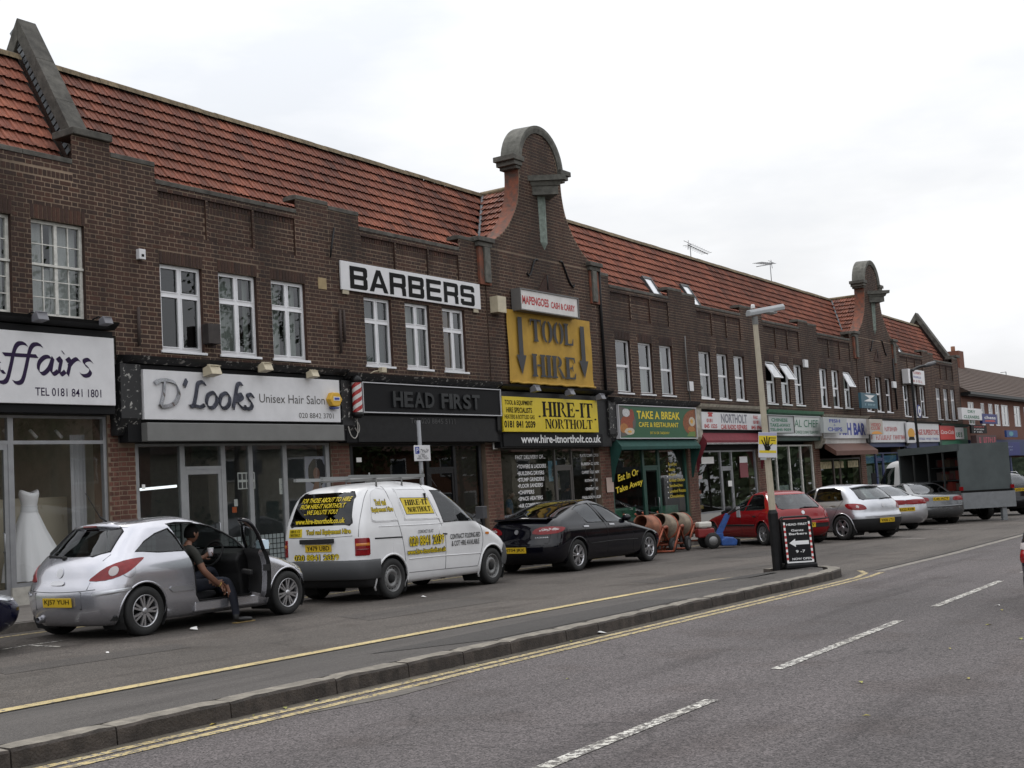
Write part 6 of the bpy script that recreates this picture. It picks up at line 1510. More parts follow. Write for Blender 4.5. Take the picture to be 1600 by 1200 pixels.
# ======== silver three-door hatchback with its door open
def corsa():
    root = car_root('hatchback_car', (10.114, 13.183), .026, 'silver three-door hatchback with its driver door open and a person sitting in it')
    sp = dict(xr=[(.16,-.52),(.26,-.60),(.38,-.64),(.54,-.65),(.64,-.63),(.70,-.60),(.84,-.56),(.94,-.50),(1.0,-.44),(1.1,-.34),(1.2,-.24),(1.3,-.13),(1.34,-.08),(1.365,0),(1.39,.2),(1.41,.45),(1.425,.8),(1.432,1.0)],
              xf=[(.16,3.02),(.3,3.16),(.42,3.20),(.52,3.18),(.62,3.09),(.70,2.93),(.76,2.76),(.82,2.53),(.87,2.32),(.91,2.16),(1.0,2.02),(1.1,1.86),(1.2,1.66),(1.3,1.42),(1.35,1.27),(1.39,1.15),(1.41,1.09),(1.425,1.05),(1.432,1.03)],
              w=[(.16,.74),(.25,.80),(.4,.845),(.6,.856),(.75,.85),(.86,.825),(.94,.785),(1.0,.755),(1.1,.715),(1.2,.67),(1.3,.615),(1.35,.565),(1.39,.50),(1.41,.42),(1.425,.28),(1.432,.1)],
              dr=[(.1,.40),(.6,.44),(.95,.48),(1.3,.46),(1.43,.4)], df=[(.1,.6),(.5,.62),(.8,.6),(.92,.5),(1.1,.42),(1.43,.3)])
    c = Car(sp)
    door = [(.575,1.335),(.73,1.345),(.97,1.335),(1.31,1.28),(1.54,1.18),(1.69,1.085),(1.80,.93),(1.82,.6),(1.80,.34),(.88,.34),(.82,.42),(.80,.6),(.78,.78),(.71,1.03)]
    doorL = [(.62,1.30),(.97,1.30),(1.31,1.24),(1.54,1.14),(1.72,1.0),(1.74,.965),(.76,.965)]
    qw = [(-.05,1.02),(.13,1.135),(.33,1.22),(.56,1.275),(.63,1.18),(.715,.985),(.3,.99)]
    rw = [(-.56,1.035),(-.40,.985),(.40,.985),(.56,1.035),(.50,1.27),(.44,1.315),(-.44,1.315),(-.50,1.27)]
    ws = [(-.60,.98),(.60,.98),(.50,1.32),(-.50,1.32)]
    body = c.body(root, P_silver, [('side', -1, door), ('side', -1, qw), ('side', 1, qw), ('side', 1, doorL), ('rear', 0, rw), ('front', 0, ws)], [(0, .30, .345), (2.50, .30, .345)])
    c.patch(root, 'quarter_window', qw, 'side', M_carglass, -1, -.006, smooth=0, center=(.35, 1.09)); c.patch(root, 'quarter_window', qw, 'side', M_carglass, 1, -.006, smooth=0, center=(.35, 1.09)); c.patch(root, 'side_window', doorL, 'side', M_carglass, 1, -.006, smooth=0)
    c.patch(root, 'rear_window', rw, 'rear', M_carglass, 0, -.004, smooth=0); c.patch(root, 'windscreen', ws, 'front', M_carglass, 0, -.004, smooth=0)
    c.line(root, qw, 'side', -1, .010, M_trim, 'window_seal', 0, 0, True); c.line(root, rw, 'rear', 0, .013, M_trim, 'window_seal', 0, 0, True)
    c.line(root, door, 'side', -1, .013, M_trim, 'door_seal', -.004, 0, True)
    arches_liner(root, c, (0, 2.5), .30, .343, .85)
    for x in (0, 2.50): arch_lip(root, c, x, .30, .35, P_silver)
    for x, sd in ((0, -1), (0, 1), (2.505, -1), (2.505, 1)): wheel(root, x, sd*.755, .298, 'alloy', .19, 7)
    # rear lamps, plate, badge, handle
    lamp = [(.50,.70),(.56,.765),(.68,.855),(.83,.915),(1.0,.94),(1.10,.935),(1.07,.885),(.98,.80),(.86,.74),(.70,.70)]
    for sd in (-1, 1):
        lo = c.patch(root, 'tail_light', lamp, 'corner', M_tail, sd, .010, smooth=2, center=(.80, .81))
        c.patch(lo, 'reversing_lens', [(.775+.055*math.cos(a), .80+.055*math.sin(a)) for a in [2*math.pi*i/12 for i in range(12)]], 'corner', M_clearlamp, sd, .018, smooth=0)
    rec = [(-.40,.36),(.40,.36),(.40,.58),(-.40,.58)]
    c.line(root, [(-.42,.57),(-.42,.37),(.42,.37),(.42,.57)], 'rear', 0, .005, M_trim, 'plate_recess', 0, 0, True)
    plate(root, (c.XR(-.03, .46)-.012, -.04, .455), (R(6), 0, R(-90)), 'KJ57 YUH')
    c.patch(root, 'badge', [(.0+.058*math.cos(a), .80+.058*math.sin(a)) for a in [2*math.pi*i/16 for i in range(16)]], 'rear', M_alloy, 0, .008, smooth=0)
    c.patch(root, 'tailgate_handle', [(-.10,.655),(.10,.655),(.12,.685),(.08,.705),(-.08,.705),(-.12,.685)], 'rear', M_alloy, 0, .014, smooth=2)
    c.text(root, 'SXi', .46, .37, .80, .825, 'rear', M_alloy, 0, .004, .0)
    for sd in (-1, 1): c.patch(root, 'bumper_moulding', [(.58,.545),(.70,.575),(1.02,.60),(1.06,.585),(.98,.555),(.64,.52)], 'corner', P_silver2, sd, .012, smooth=2)
    c.line(root, [(-.60,.60),(-.40,.585),(0,.575),(.40,.585),(.60,.60)], 'rear', 0, .004, None, 'tailgate_gap'); 
    for sd in (-1, 1): c.line(root, [(.52,.68),(.50,.60)], 'corner', sd, .004, None, 'tailgate_gap', 0, 0); c.line(root, [(.585,.93),(.62,1.0)], 'corner', sd, .004, None, 'tailgate_gap', 0, 0)
    c.patch(root, 'fuel_flap', [(-.22+.088*math.cos(a), .81+.088*math.sin(a)) for a in [2*math.pi*i/20 for i in range(20)]], 'side', P_silver, -1, .003, smooth=0, thick=.005); c.line(root, [(-.22+.09*math.cos(a), .81+.09*math.sin(a)) for a in [2*math.pi*i/20 for i in range(20)]], 'side', -1, .003, None, 'flap_gap', 0, 0, True)
    c.patch(root, 'side_moulding', [(.37,.535),(.40,.56),(.765,.555),(.77,.49),(.42,.49)], 'side', P_silver2, -1, .014, smooth=0)
    hb = MB(); hb.box(-.06, .02, -.12, .12, 1.335, 1.36); hb.build('high_brake_light', mat('dark red lens', (.16, .005, .008), .2, coat=1), root, loc=(-.075, 0, -.003), bevel=.006)
    sp_ = MB(); N = 12; vs = []
    for i in range(N+1):
        y = -.50+1.0*i/N; x0 = c.XR(y, 1.335)-.045; vs += [(x0+.30, y, 1.395-.08*(y/.6)**2), (x0, y, 1.362-.06*(y/.6)**2), (x0+.02, y, 1.335-.06*(y/.6)**2)]
    sp_.add(vs, [(3*i, 3*i+3, 3*i+4, 3*i+1) for i in range(N)] + [(3*i+1, 3*i+4, 3*i+5, 3*i+2) for i in range(N)], 0, True); sp_.build('roof_spoiler', P_silver, root)
    ae = MB(); ae.tube([(.05, -.1, 1.40), (-.05, -.1, 1.46)], .012, 6); ae.tube([(-.05, -.1, 1.46), (-.26, -.1, 1.76)], .006, 5); ae.build('roof_aerial', M_trim, root)
    wi = MB(); wi.tube([c.map('rear', .05, .985)+Vector((-.02, 0, 0)), c.map('rear', .25, 1.0)+Vector((-.025, 0, 0)), c.map('rear', .42, 1.005)+Vector((-.02, 0, 0))], .012, 5); wi.ball(c.map('rear', .04, .975)+Vector((-.01, 0, 0)), .03, .04, .03, 8); wi.build('rear_wiper', M_trim, root)
    ex = MB(); ex.lathe([(.035, -.62), (.042, -.60), (.042, -.4)], (0, .38, .24), (1, 0, 0), 14); ex.build('exhaust_tip', M_alloy, root)
    hl = [(2.70,.62),(2.88,.58),(3.02,.60),(2.96,.72),(2.80,.76)]
    c.patch(root, 'headlight', hl, 'side', M_lamphead, -1, .006, smooth=2); c.patch(root, 'headlight', hl, 'side', M_lamphead, 1, .006, smooth=2)
    # cabin
    fl = MB(); fl.box(-.4, 2.2, -.76, .76, .22, .27); fl.build('cabin_floor', M_under, root)
    sl = MB(); sl.box(.80, 1.95, -.83, -.70, .20, .335); sl.build('door_sill', P_silver, root, bevel=.02)
    da = MB(); da.prism([(1.75,.3),(2.3,.3),(2.3,.90),(2.0,.95),(1.72,.90),(1.66,.80),(1.72,.62)], -.72, .72, 'y'); da.build('dashboard', M_trim, root, bevel=.03)
    bl = MB(); bl.prism([(-.15,.3),(.35,.3),(.32,.62),(.10,.68),(.0,1.02),(-.12,1.02)], -.62, .62, 'y'); bl.build('rear_seat', M_seat, root, bevel=.04)
    seats(root, [(.93, -.36, .30), (.93, .36, .30)])
    sw = MB(); cc = Vector((1.56, -.37, .90)); ax = Vector((-.88, 0, .47)); u = Vector((0, 1, 0)); v = ax.cross(u); sw.tube([cc+u*(.18*math.cos(a))+v*(.18*math.sin(a)) for a in [2*math.pi*i/24 for i in range(24)]], .016, 6, closed=True)
    sw.tube([cc-ax*.02, cc-ax*.3], .03, 8); sw.ball(cc-ax*.03, .05, .06, .06, 10); sw.tube([cc+u*.17, cc-u*.17], .018, 5); sw.build('steering_wheel', M_trim, root)
    mirror(root, 1.80, .80, .98, P_silver, 1)
    # open door
    hx, hy = 1.83, -.80; do = MB(); nx, nz = 12, 12
    def dx(z): return interp([(.34,.88),(.42,.82),(.6,.80),(.78,.78),(.95,.74)], z)
    def dxf(z): return interp([(.34,1.80),(.6,1.82),(.95,1.80)], z)
    outer = []; inner = []
    for j in range(nz+1):
        z = .34+(.955-.34)*j/nz
        for i in range(nx+1):
            x = dx(z)+(dxf(z)-dx(z))*i/nx; y = -c.Y(x, z); outer.append((x-hx, y-hy, z)); inner.append((x-hx, y-hy+.10 if 0 < i < nx and 0 < j < nz else y-hy+.055, z))
    q = [(j*(nx+1)+i, j*(nx+1)+i+1, (j+1)*(nx+1)+i+1, (j+1)*(nx+1)+i) for j in range(nz) for i in range(nx)]
    do.add(outer, q, 0, True)
    rim = [i for i in range(nx+1)] + [(j)*(nx+1)+nx for j in range(1, nz+1)] + [nz*(nx+1)+i for i in range(nx-1, -1, -1)] + [j*(nx+1) for j in range(nz-1, 0, -1)]
    do.add([outer[i] for i in rim] + [inner[i] for i in rim], [(i, (i+1) % len(rim), len(rim)+(i+1) % len(rim), len(rim)+i) for i in range(len(rim))], 0)
    ang = R(56); dd = do.build('door', P_silver, root, loc=(hx, hy, 0), rot=(0, 0, ang))
    tr = MB(); tr.add(inner, [q[k][::-1] for k in range(len(q)) if 0 < k % nx < nx-1 and k//nx > 0], 0, True); tr.build('door_trim', M_trim, dd)
    tr = MB(); tr.add(inner, [q[k][::-1] for k in range(len(q)) if not (0 < k % nx < nx-1 and k//nx > 0)], 0, True); tr.build('inner_pressing', P_silver, dd)
    def fy(z): return -c.Y(1.2, z)-hy+.03
    fp_ = [(.735,.95),(.64,1.15),(.585,1.31),(.74,1.335),(.97,1.325),(1.31,1.27),(1.54,1.17),(1.69,1.075),(1.79,.95)]
    fm = MB(); fm.tube(catmull([Vector((a-hx, fy(b), b)) for a, b in fp_], 3), .024, 7); fm.build('window_frame', P_black, dd)
    gp = MB(); gp.add([(a-hx, fy(b), b) for a, b in fp_], [list(range(len(fp_)))]); gp.build('door_glass', M_carglass, dd)
    ar = MB(); ar.box(-.75, -.2, .10, .16, .62, .69); ar.build('armrest', M_trim, dd, bevel=.02)
    mb = MB(); mb.ball((-.12, -.14, .99), .06, .11, .075, 12); mb.build('door_mirror', P_silver, dd)
    mb = MB(); mb.add([(-.185, -.22, .93), (-.185, -.05, .93), (-.18, -.05, 1.05), (-.18, -.22, 1.05)], [(0, 1, 2, 3)]); mb.build('mirror_glass', mat('mirror glass', (.55, .65, .72), .03, metal=1), dd)
    st = MB(); st.box(-1.075, -1.05, -.03, .05, .68, .76); st.build('door_latch', M_trim, dd)
    return root
CORSA = corsa()

# ======== white panel van
def van():
    root = car_root('panel_van', (14.93, 13.262), .0184, 'white tool hire panel van with yellow lettering and a roof rack', cat='van')
    sp = dict(xr=[(.22,-.66),(.36,-.74),(.5,-.76),(.70,-.75),(.95,-.75),(1.1,-.74),(1.25,-.71),(1.4,-.66),(1.55,-.59),(1.66,-.50),(1.73,-.38),(1.77,-.15),(1.80,.2),(1.82,.6),(1.825,.8)],
              xf=[(.22,3.36),(.36,3.44),(.5,3.45),(.62,3.42),(.75,3.32),(.86,3.14),(.95,2.94),(1.02,2.74),(1.08,2.60),(1.2,2.42),(1.35,2.20),(1.5,1.97),(1.62,1.74),(1.70,1.52),(1.76,1.3),(1.79,1.12),(1.81,1.0),(1.82,.95),(1.825,.9)],
              w=[(.22,.78),(.30,.82),(.45,.835),(.8,.84),(1.0,.83),(1.12,.815),(1.3,.775),(1.5,.725),(1.62,.685),(1.70,.63),(1.76,.54),(1.79,.45),(1.81,.34),(1.82,.2),(1.825,.1)],
              dr=[(.1,.22),(1.0,.22),(1.5,.22),(1.7,.26),(1.83,.4)], df=[(.1,.5),(1,.5),(1.5,.4),(1.83,.3)], n=3.0, kb=.02)
    c = Car(sp)
    rw = [(-.62,1.19),(-.59,1.165),(.59,1.165),(.62,1.19),(.56,1.60),(.50,1.665),(-.50,1.665),(-.56,1.60)]
    dw = [(1.22,1.645),(1.50,1.635),(1.72,1.59),(2.0,1.44),(2.28,1.22),(2.30,1.10),(1.38,1.12)]
    ws = [(-.60,1.12),(.60,1.12),(.52,1.64),(-.52,1.64)]
    def mf(p):
        if p.z < .56 and (p.x < -.30 or p.x > 3.0): return 2
        return 0
    c.body(root, P_white, [('side', -1, dw), ('side', 1, dw), ('rear', 0, rw), ('front', 0, ws)], [(0, .30, .375), (2.735, .30, .375)], matfn=mf)
    c.patch(root, 'side_window', dw, 'side', M_carglass, -1, -.006, smooth=0, center=(1.75, 1.35)); c.patch(root, 'side_window', dw, 'side', M_carglass, 1, -.006, smooth=0, center=(1.75, 1.35)); c.patch(root, 'rear_window', rw, 'rear', M_darkglass, 0, -.003, smooth=0); c.patch(root, 'windscreen', ws, 'front', M_carglass, 0, -.004, smooth=0)
    c.line(root, dw, 'side', -1, .012, M_trim, 'window_seal', 0, 0, True); c.line(root, rw, 'rear', 0, .014, M_trim, 'window_seal', 0, 0, True)
    arches_liner(root, c, (0, 2.735), .30, .373, .83)
    for x in (0, 2.735): arch_lip(root, c, x, .30, .385, P_white, rad=.018)
    for x, sd in ((0, -1), (0, 1), (2.735, -1), (2.735, 1)): wheel(root, x, sd*.735, .31, 'steel', .19)
    # bumpers
    rb = MB(); rbp = [c.corner(u, .5, sd) for sd, us in ((-1, [1.18, 1.0, .86, .8, .74, .6, .3, .0]), (1, [.3, .6, .74, .8, .86, 1.0, 1.18])) for u in us]
    vs = []; N = len(rbp)
    for p in rbp:
        d = Vector((p.x-.6, p.y, 0)).normalized(); 
        for zz, o_ in ((.34, .01), (.36, .05), (.60, .055), (.63, .03), (.64, -.03)): vs.append((p.x+d.x*o_, p.y+d.y*o_, zz))
    rb.add(vs, [(i*5+k, (i+1)*5+k, (i+1)*5+k+1, i*5+k+1) for i in range(N-1) for k in range(4)], 0, True); rb.build('rear_bumper', mat('grey bumper plastic', (.055, .057, .06), .6), root)
    c.patch(root, 'front_bumper', [(3.0,.34),(3.3,.34),(3.38,.5),(3.35,.66),(3.1,.66),(3.02,.5)], 'side', MATS['grey bumper plastic'], -1, .02, smooth=2)
    lamp = [(.685,.70),(.90,.70),(.925,.72),(.925,.94),(.90,.96),(.685,.96)]
    for sd in (-1, 1):
        lo = c.patch(root, 'tail_light', lamp, 'corner', M_tail, sd, .012, smooth=0); c.patch(lo, 'amber_lens', [(.70,.845),(.915,.845),(.915,.885),(.70,.885)], 'corner', M_amber, sd, .016, smooth=0); c.patch(lo, 'dark_lens', [(.70,.78),(.915,.78),(.915,.80),(.70,.80)], 'corner', mat('dark red lens', (.16, .005, .008), .2), sd, .016, smooth=0)
    bh = MB(); bh.box(-.03, .05, -.33, .33, -.035, .035); bh.build('plate_lamp_bar', M_trim, root, loc=(c.XR(0, .93)-.02, .02, .935), bevel=.01)
    plate(root, (c.XR(0, .83)-.012, 0, .83), (R(4), 0, R(-90)), 'Y479 UBD')
    lk = MB(); lk.ball((c.XR(-.2, .715), -.2, .715), .012, .016, .016, 8); lk.build('tailgate_lock', M_blk, root)
    # panel gaps and pressed panels
    P_wl = mat('panel line grey', (.16, .16, .17), .6)
    c.line(root, [(.08,1.735),(.12,1.5),(.22,1.1),(.30,.7),(.33,.36)], 'side', -1, .006, P_wl); c.line(root, [(1.05,1.715),(1.2,1.3),(1.36,.95),(1.38,.7),(1.35,.36)], 'side', -1, .006, P_wl); c.line(root, [(2.34,1.13),(2.43,1.0),(2.46,.78),(2.40,.6),(2.29,.36)], 'side', -1, .006, P_wl)
    c.line(root, [(-.40,.94),(.26,.93)], 'side', -1, .012, M_trim, 'door_rail', 0, 0); c.line(root, [(.33,.37),(1.35,.36),(2.28,.345)], 'side', -1, .006, P_wl, 'panel_gap', 0, 0)
    for pl_ in ([(-.30,1.60),(-.22,1.65),(.06,1.67),(.17,1.25),(.16,1.20),(-.32,1.20),(-.40,1.25),(-.36,1.45)], [(.32,1.64),(.40,1.66),(1.0,1.65),(1.06,1.60),(1.22,1.22),(1.20,1.19),(.46,1.20),(.40,1.24)]):
        c.patch(root, 'pressed_panel', pl_, 'side', P_white, -1, .009, smooth=2, thick=.010)
        c.line(root, [(a+(a-sum(p[0] for p in pl_)/len(pl_))*.06, b+(b-1.43)*.06) for a, b in pl_], 'side', -1, .006, P_white, 'pressed_edge', .002, 2, True)
    c.line(root, [(.40,.58),(1.36,.575),(2.4,.55)], 'side', -1, .009, P_white, 'body_crease', .001, 2); c.line(root, [(-.28,1.115),(.2,1.11),(.9,1.10),(1.36,1.10)], 'side', -1, .007, P_white, 'body_crease', .001, 2)
    c.line(root, [(-.64,1.0),(0,.985),(.64,1.0)], 'rear', 0, .005, P_wl, 'tailgate_gap'); c.line(root, [(.74,.98),(.735,1.4),(.70,1.68)], 'corner', -1, .005, P_wl, 'tailgate_gap')
    c.patch(root, 'fuel_flap', [(.02,.68),(.24,.67),(.25,.83),(.03,.84)], 'side', P_white, -1, .004, smooth=0, thick=.006)
    c.patch(root, 'door_handle', [(1.22,.93),(1.36,.91),(1.38,1.04),(1.26,1.05)], 'side', P_white, -1, .015, smooth=2); hd = c.line(root, [(1.30,.93),(1.42,.92)], 'side', -1, .012, M_trim, 'handle_bar', .012, 0)
    c.patch(root, 'indicator', [(2.55,.865),(2.64,.86),(2.64,.895),(2.55,.90)], 'side', M_amber, -1, .008, smooth=2)
    # lettering
    Yel = mat('yellow van vinyl', (.62, .47, .015), .4)
    def outl(t, a0, a1, z0, z1, mode='side', sd=-1, o=.02, ot=.08):
        c.text(root, t, a0, a1, z0-.006, z1+.006, mode, M_blk, sd, .013, ot); c.text(root, t, a0, a1, z0, z1, mode, Yel, sd, .0155, o)
    c.patch(root, 'yellow_panel', [(.37,1.535),(1.08,1.52),(1.165,1.265),(.445,1.275)], 'side', Yel, -1, .012, smooth=0, rings=5); c.line(root, [(.37,1.535),(1.08,1.52),(1.165,1.265),(.445,1.275)], 'side', -1, .005, M_blk, 'panel_border', .011, 0, True)
    c.text(root, 'HIRE-IT', .46, 1.06, 1.415, 1.50, 'side', M_blk, -1, .016, sten=True); c.text(root, 'NORTHOLT', .50, 1.09, 1.305, 1.385, 'side', M_blk, -1, .016, sten=True)
    outl('Tool and', -.27, .0, 1.435, 1.525); outl('Equipment Hire', -.38, .14, 1.315, 1.405)
    c.text(root, 'CONTACT US AT', .66, 1.06, .965, 1.015, 'side', M_blk, -1, .012, .01); outl('020 8841 2039', .41, 1.33, .77, .925); outl('www.hire-itnortholt.co.uk', .35, 1.37, .645, .725)
    c.text(root, 'CONTRACT FOLDING BED', 1.51, 2.38, .83, .91, 'side', M_blk, -1, .009, .01); c.text(root, '& COT HIRE AVAILABLE', 1.54, 2.34, .715, .80, 'side', M_blk, -1, .009, .01)
    for t, a0, a1, z0, z1 in (('FOR THOSE ABOUT TO HIRE', .46, -.53, 1.52, 1.59), ('FROM HIRE-IT NORTHOLT', .46, -.46, 1.43, 1.50), ('...WE SALUTE YOU!', .34, -.34, 1.34, 1.41)): c.text(root, t, a0, a1, z0, z1, 'rear', Yel, 0, .008, .02, .25)
    c.text(root, 'www.hire-itnortholt.co.uk', .50, -.50, 1.20, 1.28, 'rear', Yel, 0, .008, .03)
    c.patch(root, 'yellow_panel', [(.63,1.13),(.34,1.13),(.34,1.005),(.64,1.005)], 'rear', Yel, 0, .006, smooth=0); c.text(root, 'HIRE-IT', .60, .37, 1.075, 1.115, 'rear', M_blk, 0, .009, sten=True); c.text(root, 'NORTHOLT', .60, .37, 1.02, 1.06, 'rear', M_blk, 0, .009, sten=True)
    def outr(t, a0, a1, z0, z1): c.text(root, t, a0, a1, z0-.006, z1+.006, 'rear', M_blk, 0, .007, .08); c.text(root, t, a0, a1, z0, z1, 'rear', Yel, 0, .0095, .02)
    outr('Tool and Equipment Hire', .25, -.62, 1.02, 1.11); outr('020 8841 2039', .52, -.40, .645, .735)
    # cabin, mirror, rack
    seats(root, [(1.35, -.4, .62), (1.35, .4, .62)]); fl = MB(); fl.box(-.6, 2.9, -.74, .74, .30, .34); fl.box(1.0, 1.03, -.74, .74, .34, 1.6); fl.build('cabin_floor', M_under, root)
    da = MB(); da.prism([(2.1,.6),(2.7,.6),(2.6,1.08),(2.2,1.12),(2.08,1.0)], -.74, .74, 'y'); da.build('dashboard', M_trim, root, bevel=.03)
    sw = MB(); cc = Vector((1.98, -.4, 1.16)); ax = Vector((-.5, 0, .87)); u = Vector((0, 1, 0)); v = ax.cross(u); sw.tube([cc+u*(.19*math.cos(a))+v*(.19*math.sin(a)) for a in [2*math.pi*i/24 for i in range(24)]], .016, 6, closed=True); sw.tube([cc, cc-ax*.25], .03, 6); sw.tube([cc+u*.18, cc-u*.18], .018, 5); sw.build('steering_wheel', M_trim, root)
    m = MB(); m.box(2.18, 2.30, -1.06, -.90, 1.13, 1.34); m.tube([(2.26, -.80, 1.16), (2.24, -.92, 1.22)], .02, 6); m.build('door_mirror', mat('grey mirror plastic', (.05, .05, .055), .5), root, bevel=.04)
    m = MB(); m.box(2.18, 2.30, .90, 1.06, 1.13, 1.34); m.tube([(2.26, .80, 1.16), (2.24, .92, 1.22)], .02, 6); m.build('door_mirror', MATS['grey mirror plastic'], root, bevel=.04)
    for x in (-.02, .62, 1.12):
        r_ = MB(); r_.tube([(x, -.58, 1.73), (x, -.58, 1.86), (x, .58, 1.86), (x, .58, 1.73)], .018, 6); r_.build('roof_bar', M_greysteel, root)
    for y in (-.56, .0, .56):
        r_ = MB(); r_.box(-.62, 1.22, y-.03, y+.03, 1.865, 1.915); r_.build('rack_rail', mat('galvanised rail', (.3, .31, .31), .45, metal=.6), root)
    r_ = MB(); r_.tube([(1.2, -.56, 1.9), (1.2, -.56, 2.0)], .014, 6); r_.tube([(1.2, .56, 1.9), (1.2, .56, 2.0)], .014, 6); r_.build('rack_stop', M_greysteel, root)
    ae = MB(); ae.tube([(1.5, -.62, 1.70), (1.28, -.62, 1.90)], .006, 5); ae.build('roof_aerial', M_trim, root)
    return root
van()

# ======== generic hatchbacks and saloons
def simple_car(name, loc, head, label, paint, sp, wb, wr, half, win, rw, ws, lampc, wheelstyle, platetxt, side, rw_glass=None, trim_low=None, matfn=None, spokes=7, track=.74, extras=None, lampmat=None, group='vehicles parked outside the shops', platepos=None, seat=True, arch=None):
    root = car_root(name, loc, head, label, group); c = Car(sp); arch = arch or wr+.045
    holes = [('side', sd, p) for p in win for sd in (-1, 1)] + [('rear', 0, rw), ('front', 0, ws)]
    c.body(root, paint, holes, [(0, wr, arch), (wb, wr, arch)], matfn=matfn)
    for p in win:
        for sd in (-1, 1): c.patch(root, 'side_window', p, 'side', M_carglass, sd, -.006, smooth=0); c.line(root, p, 'side', sd, .010, M_trim, 'window_seal', 0, 0, True)
    c.patch(root, 'rear_window', rw, 'rear', rw_glass or M_carglass, 0, -.004, smooth=0); c.line(root, rw, 'rear', 0, .012, M_trim, 'window_seal', 0, 0, True); c.patch(root, 'windscreen', ws, 'front', M_carglass, 0, -.004, smooth=0)
    arches_liner(root, c, (0, wb), wr, arch-.002, half-.01)
    for x in (0, wb): arch_lip(root, c, x, wr, arch+.004, paint)
    for x, sd in ((0, -1), (0, 1), (wb, -1), (wb, 1)): wheel(root, x, sd*track, wr, wheelstyle, .2, spokes)
    for sd in (-1, 1):
        for poly, m_ in lampc: c.patch(root, 'tail_light', poly, 'corner', m_, sd, .010, smooth=2)
    pz = platepos or .46
    if platetxt: plate(root, (c.XR(0, pz)-.012, 0, pz), (R(4), 0, R(-90)), platetxt)
    if seat:
        seats(root, [(wb*.38, -.36, .30), (wb*.38, .36, .30)]); fl = MB(); fl.box(-.35, wb-.3, -.7, .7, .22, .28); fl.build('cabin_floor', M_under, root)
        da = MB(); da.prism([(wb*.7,.3),(wb*.92,.3),(wb*.9,.84),(wb*.78,.9),(wb*.69,.84)], -.68, .68, 'y'); da.build('dashboard', M_trim, root); bl = MB(); bl.prism([(.0,.3),(.5,.3),(.47,.58),(.22,.62),(.12,.95),(.0,.95)], -.62, .62, 'y'); bl.build('rear_seat', M_seat, root)
    mx_ = max(p[0] for p in win[0]); mz = min(p[1] for p in win[0])+.04
    for sd in (-1, 1): mirror(root, mx_-.06, sd*(c.Y(mx_-.1, mz)-.02), mz+.03, paint if side else M_trim, sd)
    if extras: extras(root, c)
    return root, c
def badge(c, root, z, r=.05): c.patch(root, 'badge', [(r*math.cos(a), z+r*math.sin(a)) for a in [2*math.pi*i/14 for i in range(14)]], 'rear', M_alloy, 0, .008, smooth=0)
def doorlines(c, root, xs, zb, zt, sd):
    for pts in xs: c.line(root, pts, 'side', sd, .004)
# black five-door hatch-saloon
def lag_ex(root, c):
    badge(c, root, .80, .045)
    sp_ = MB(); N = 14; vs = []
    for i in range(N+1):
        y = -.62+1.24*i/N; x0 = c.XR(y*.9, .985); vs += [(x0+.16, y, 1.035-.02*(y/.62)**2), (x0-.05, y, 1.065-.02*(y/.62)**2), (x0-.06, y, 1.035-.02*(y/.62)**2), (x0+.10, y, .99)]
    sp_.add(vs, [(4*i+k, 4*i+4+k, 4*i+5+k, 4*i+1+k) for i in range(N) for k in range(3)], 0, True); sp_.build('boot_spoiler', P_black, root)
    c.line(root, [(.72,.98),(.70,.60),(.62,.58)], 'corner', -1, .003); 
    for x0 in (.20, 1.14): c.patch(root, 'door_handle', [(x0+.02,.83),(x0+.20,.825),(x0+.20,.85),(x0+.02,.855)], 'side', M_alloy, -1, .016, smooth=0)
    for pts in ([(.98,.93),(1.08,.7),(1.06,.3)], [(.30,.9),(.26,.72),(.36,.5)], [(1.95,.88),(2.05,.7),(2.08,.32)]): c.line(root, pts, 'side', -1, .004)
    c.line(root, [(.42,.50),(1.2,.52),(2.25,.50)], 'side', -1, .009, M_trim, 'side_moulding', .002, 2)
    c.text(root, 'LAGUNA', -.42, -.66, .675, .70, 'rear', M_alloy, 0, .004)
lag_sp = dict(xr=[(.18,-.70),(.30,-.86),(.42,-.90),(.55,-.90),(.62,-.86),(.75,-.83),(.90,-.80),(.98,-.74),(1.02,-.62),(1.08,-.42),(1.15,-.16),(1.22,.08),(1.28,.32),(1.33,.56),(1.36,.8),(1.375,1.0)],
              xf=[(.18,3.42),(.3,3.58),(.45,3.62),(.58,3.55),(.66,3.35),(.72,3.05),(.78,2.75),(.83,2.50),(.87,2.32),(.95,2.12),(1.05,1.92),(1.15,1.70),(1.25,1.45),(1.32,1.24),(1.355,1.12),(1.375,1.05)],
              w=[(.18,.76),(.25,.83),(.4,.87),(.6,.885),(.78,.875),(.88,.845),(.95,.80),(1.05,.75),(1.15,.70),(1.25,.64),(1.32,.57),(1.35,.50),(1.365,.38),(1.375,.15)], dr=[(.1,.45),(.9,.5),(1.1,.5),(1.37,.4)], df=[(.1,.7),(.8,.65),(1,.5),(1.37,.3)])
simple_car('hatchback_car', (20.692, 13.419), -.028, 'glossy black five-door car parked in front of the white van', P_black, lag_sp, 2.748, .305, .87,
    [[(.86,1.275),(1.10,1.25),(1.36,1.16),(1.66,1.02),(1.90,.885),(1.12,.895)], [(.20,1.185),(.42,1.255),(.76,1.285),(1.03,.90),(.42,.915)]], [(-.60,1.06),(.60,1.06),(.52,1.30),(.40,1.335),(-.40,1.335),(-.52,1.30)], [(-.62,.90),(.62,.90),(.50,1.30),(-.50,1.30)],
    [([(.36,.76),(.42,.85),(.62,.885),(.90,.87),(1.02,.85),(.98,.80),(.84,.755),(.60,.74)], M_tail), ([(.50,.80),(.56,.85),(.80,.855),(.88,.83),(.80,.805)], M_clearlamp)], 'alloy', 'HT04 JRX', True, M_darkglass, extras=lag_ex, spokes=6, track=.76, arch=.345)
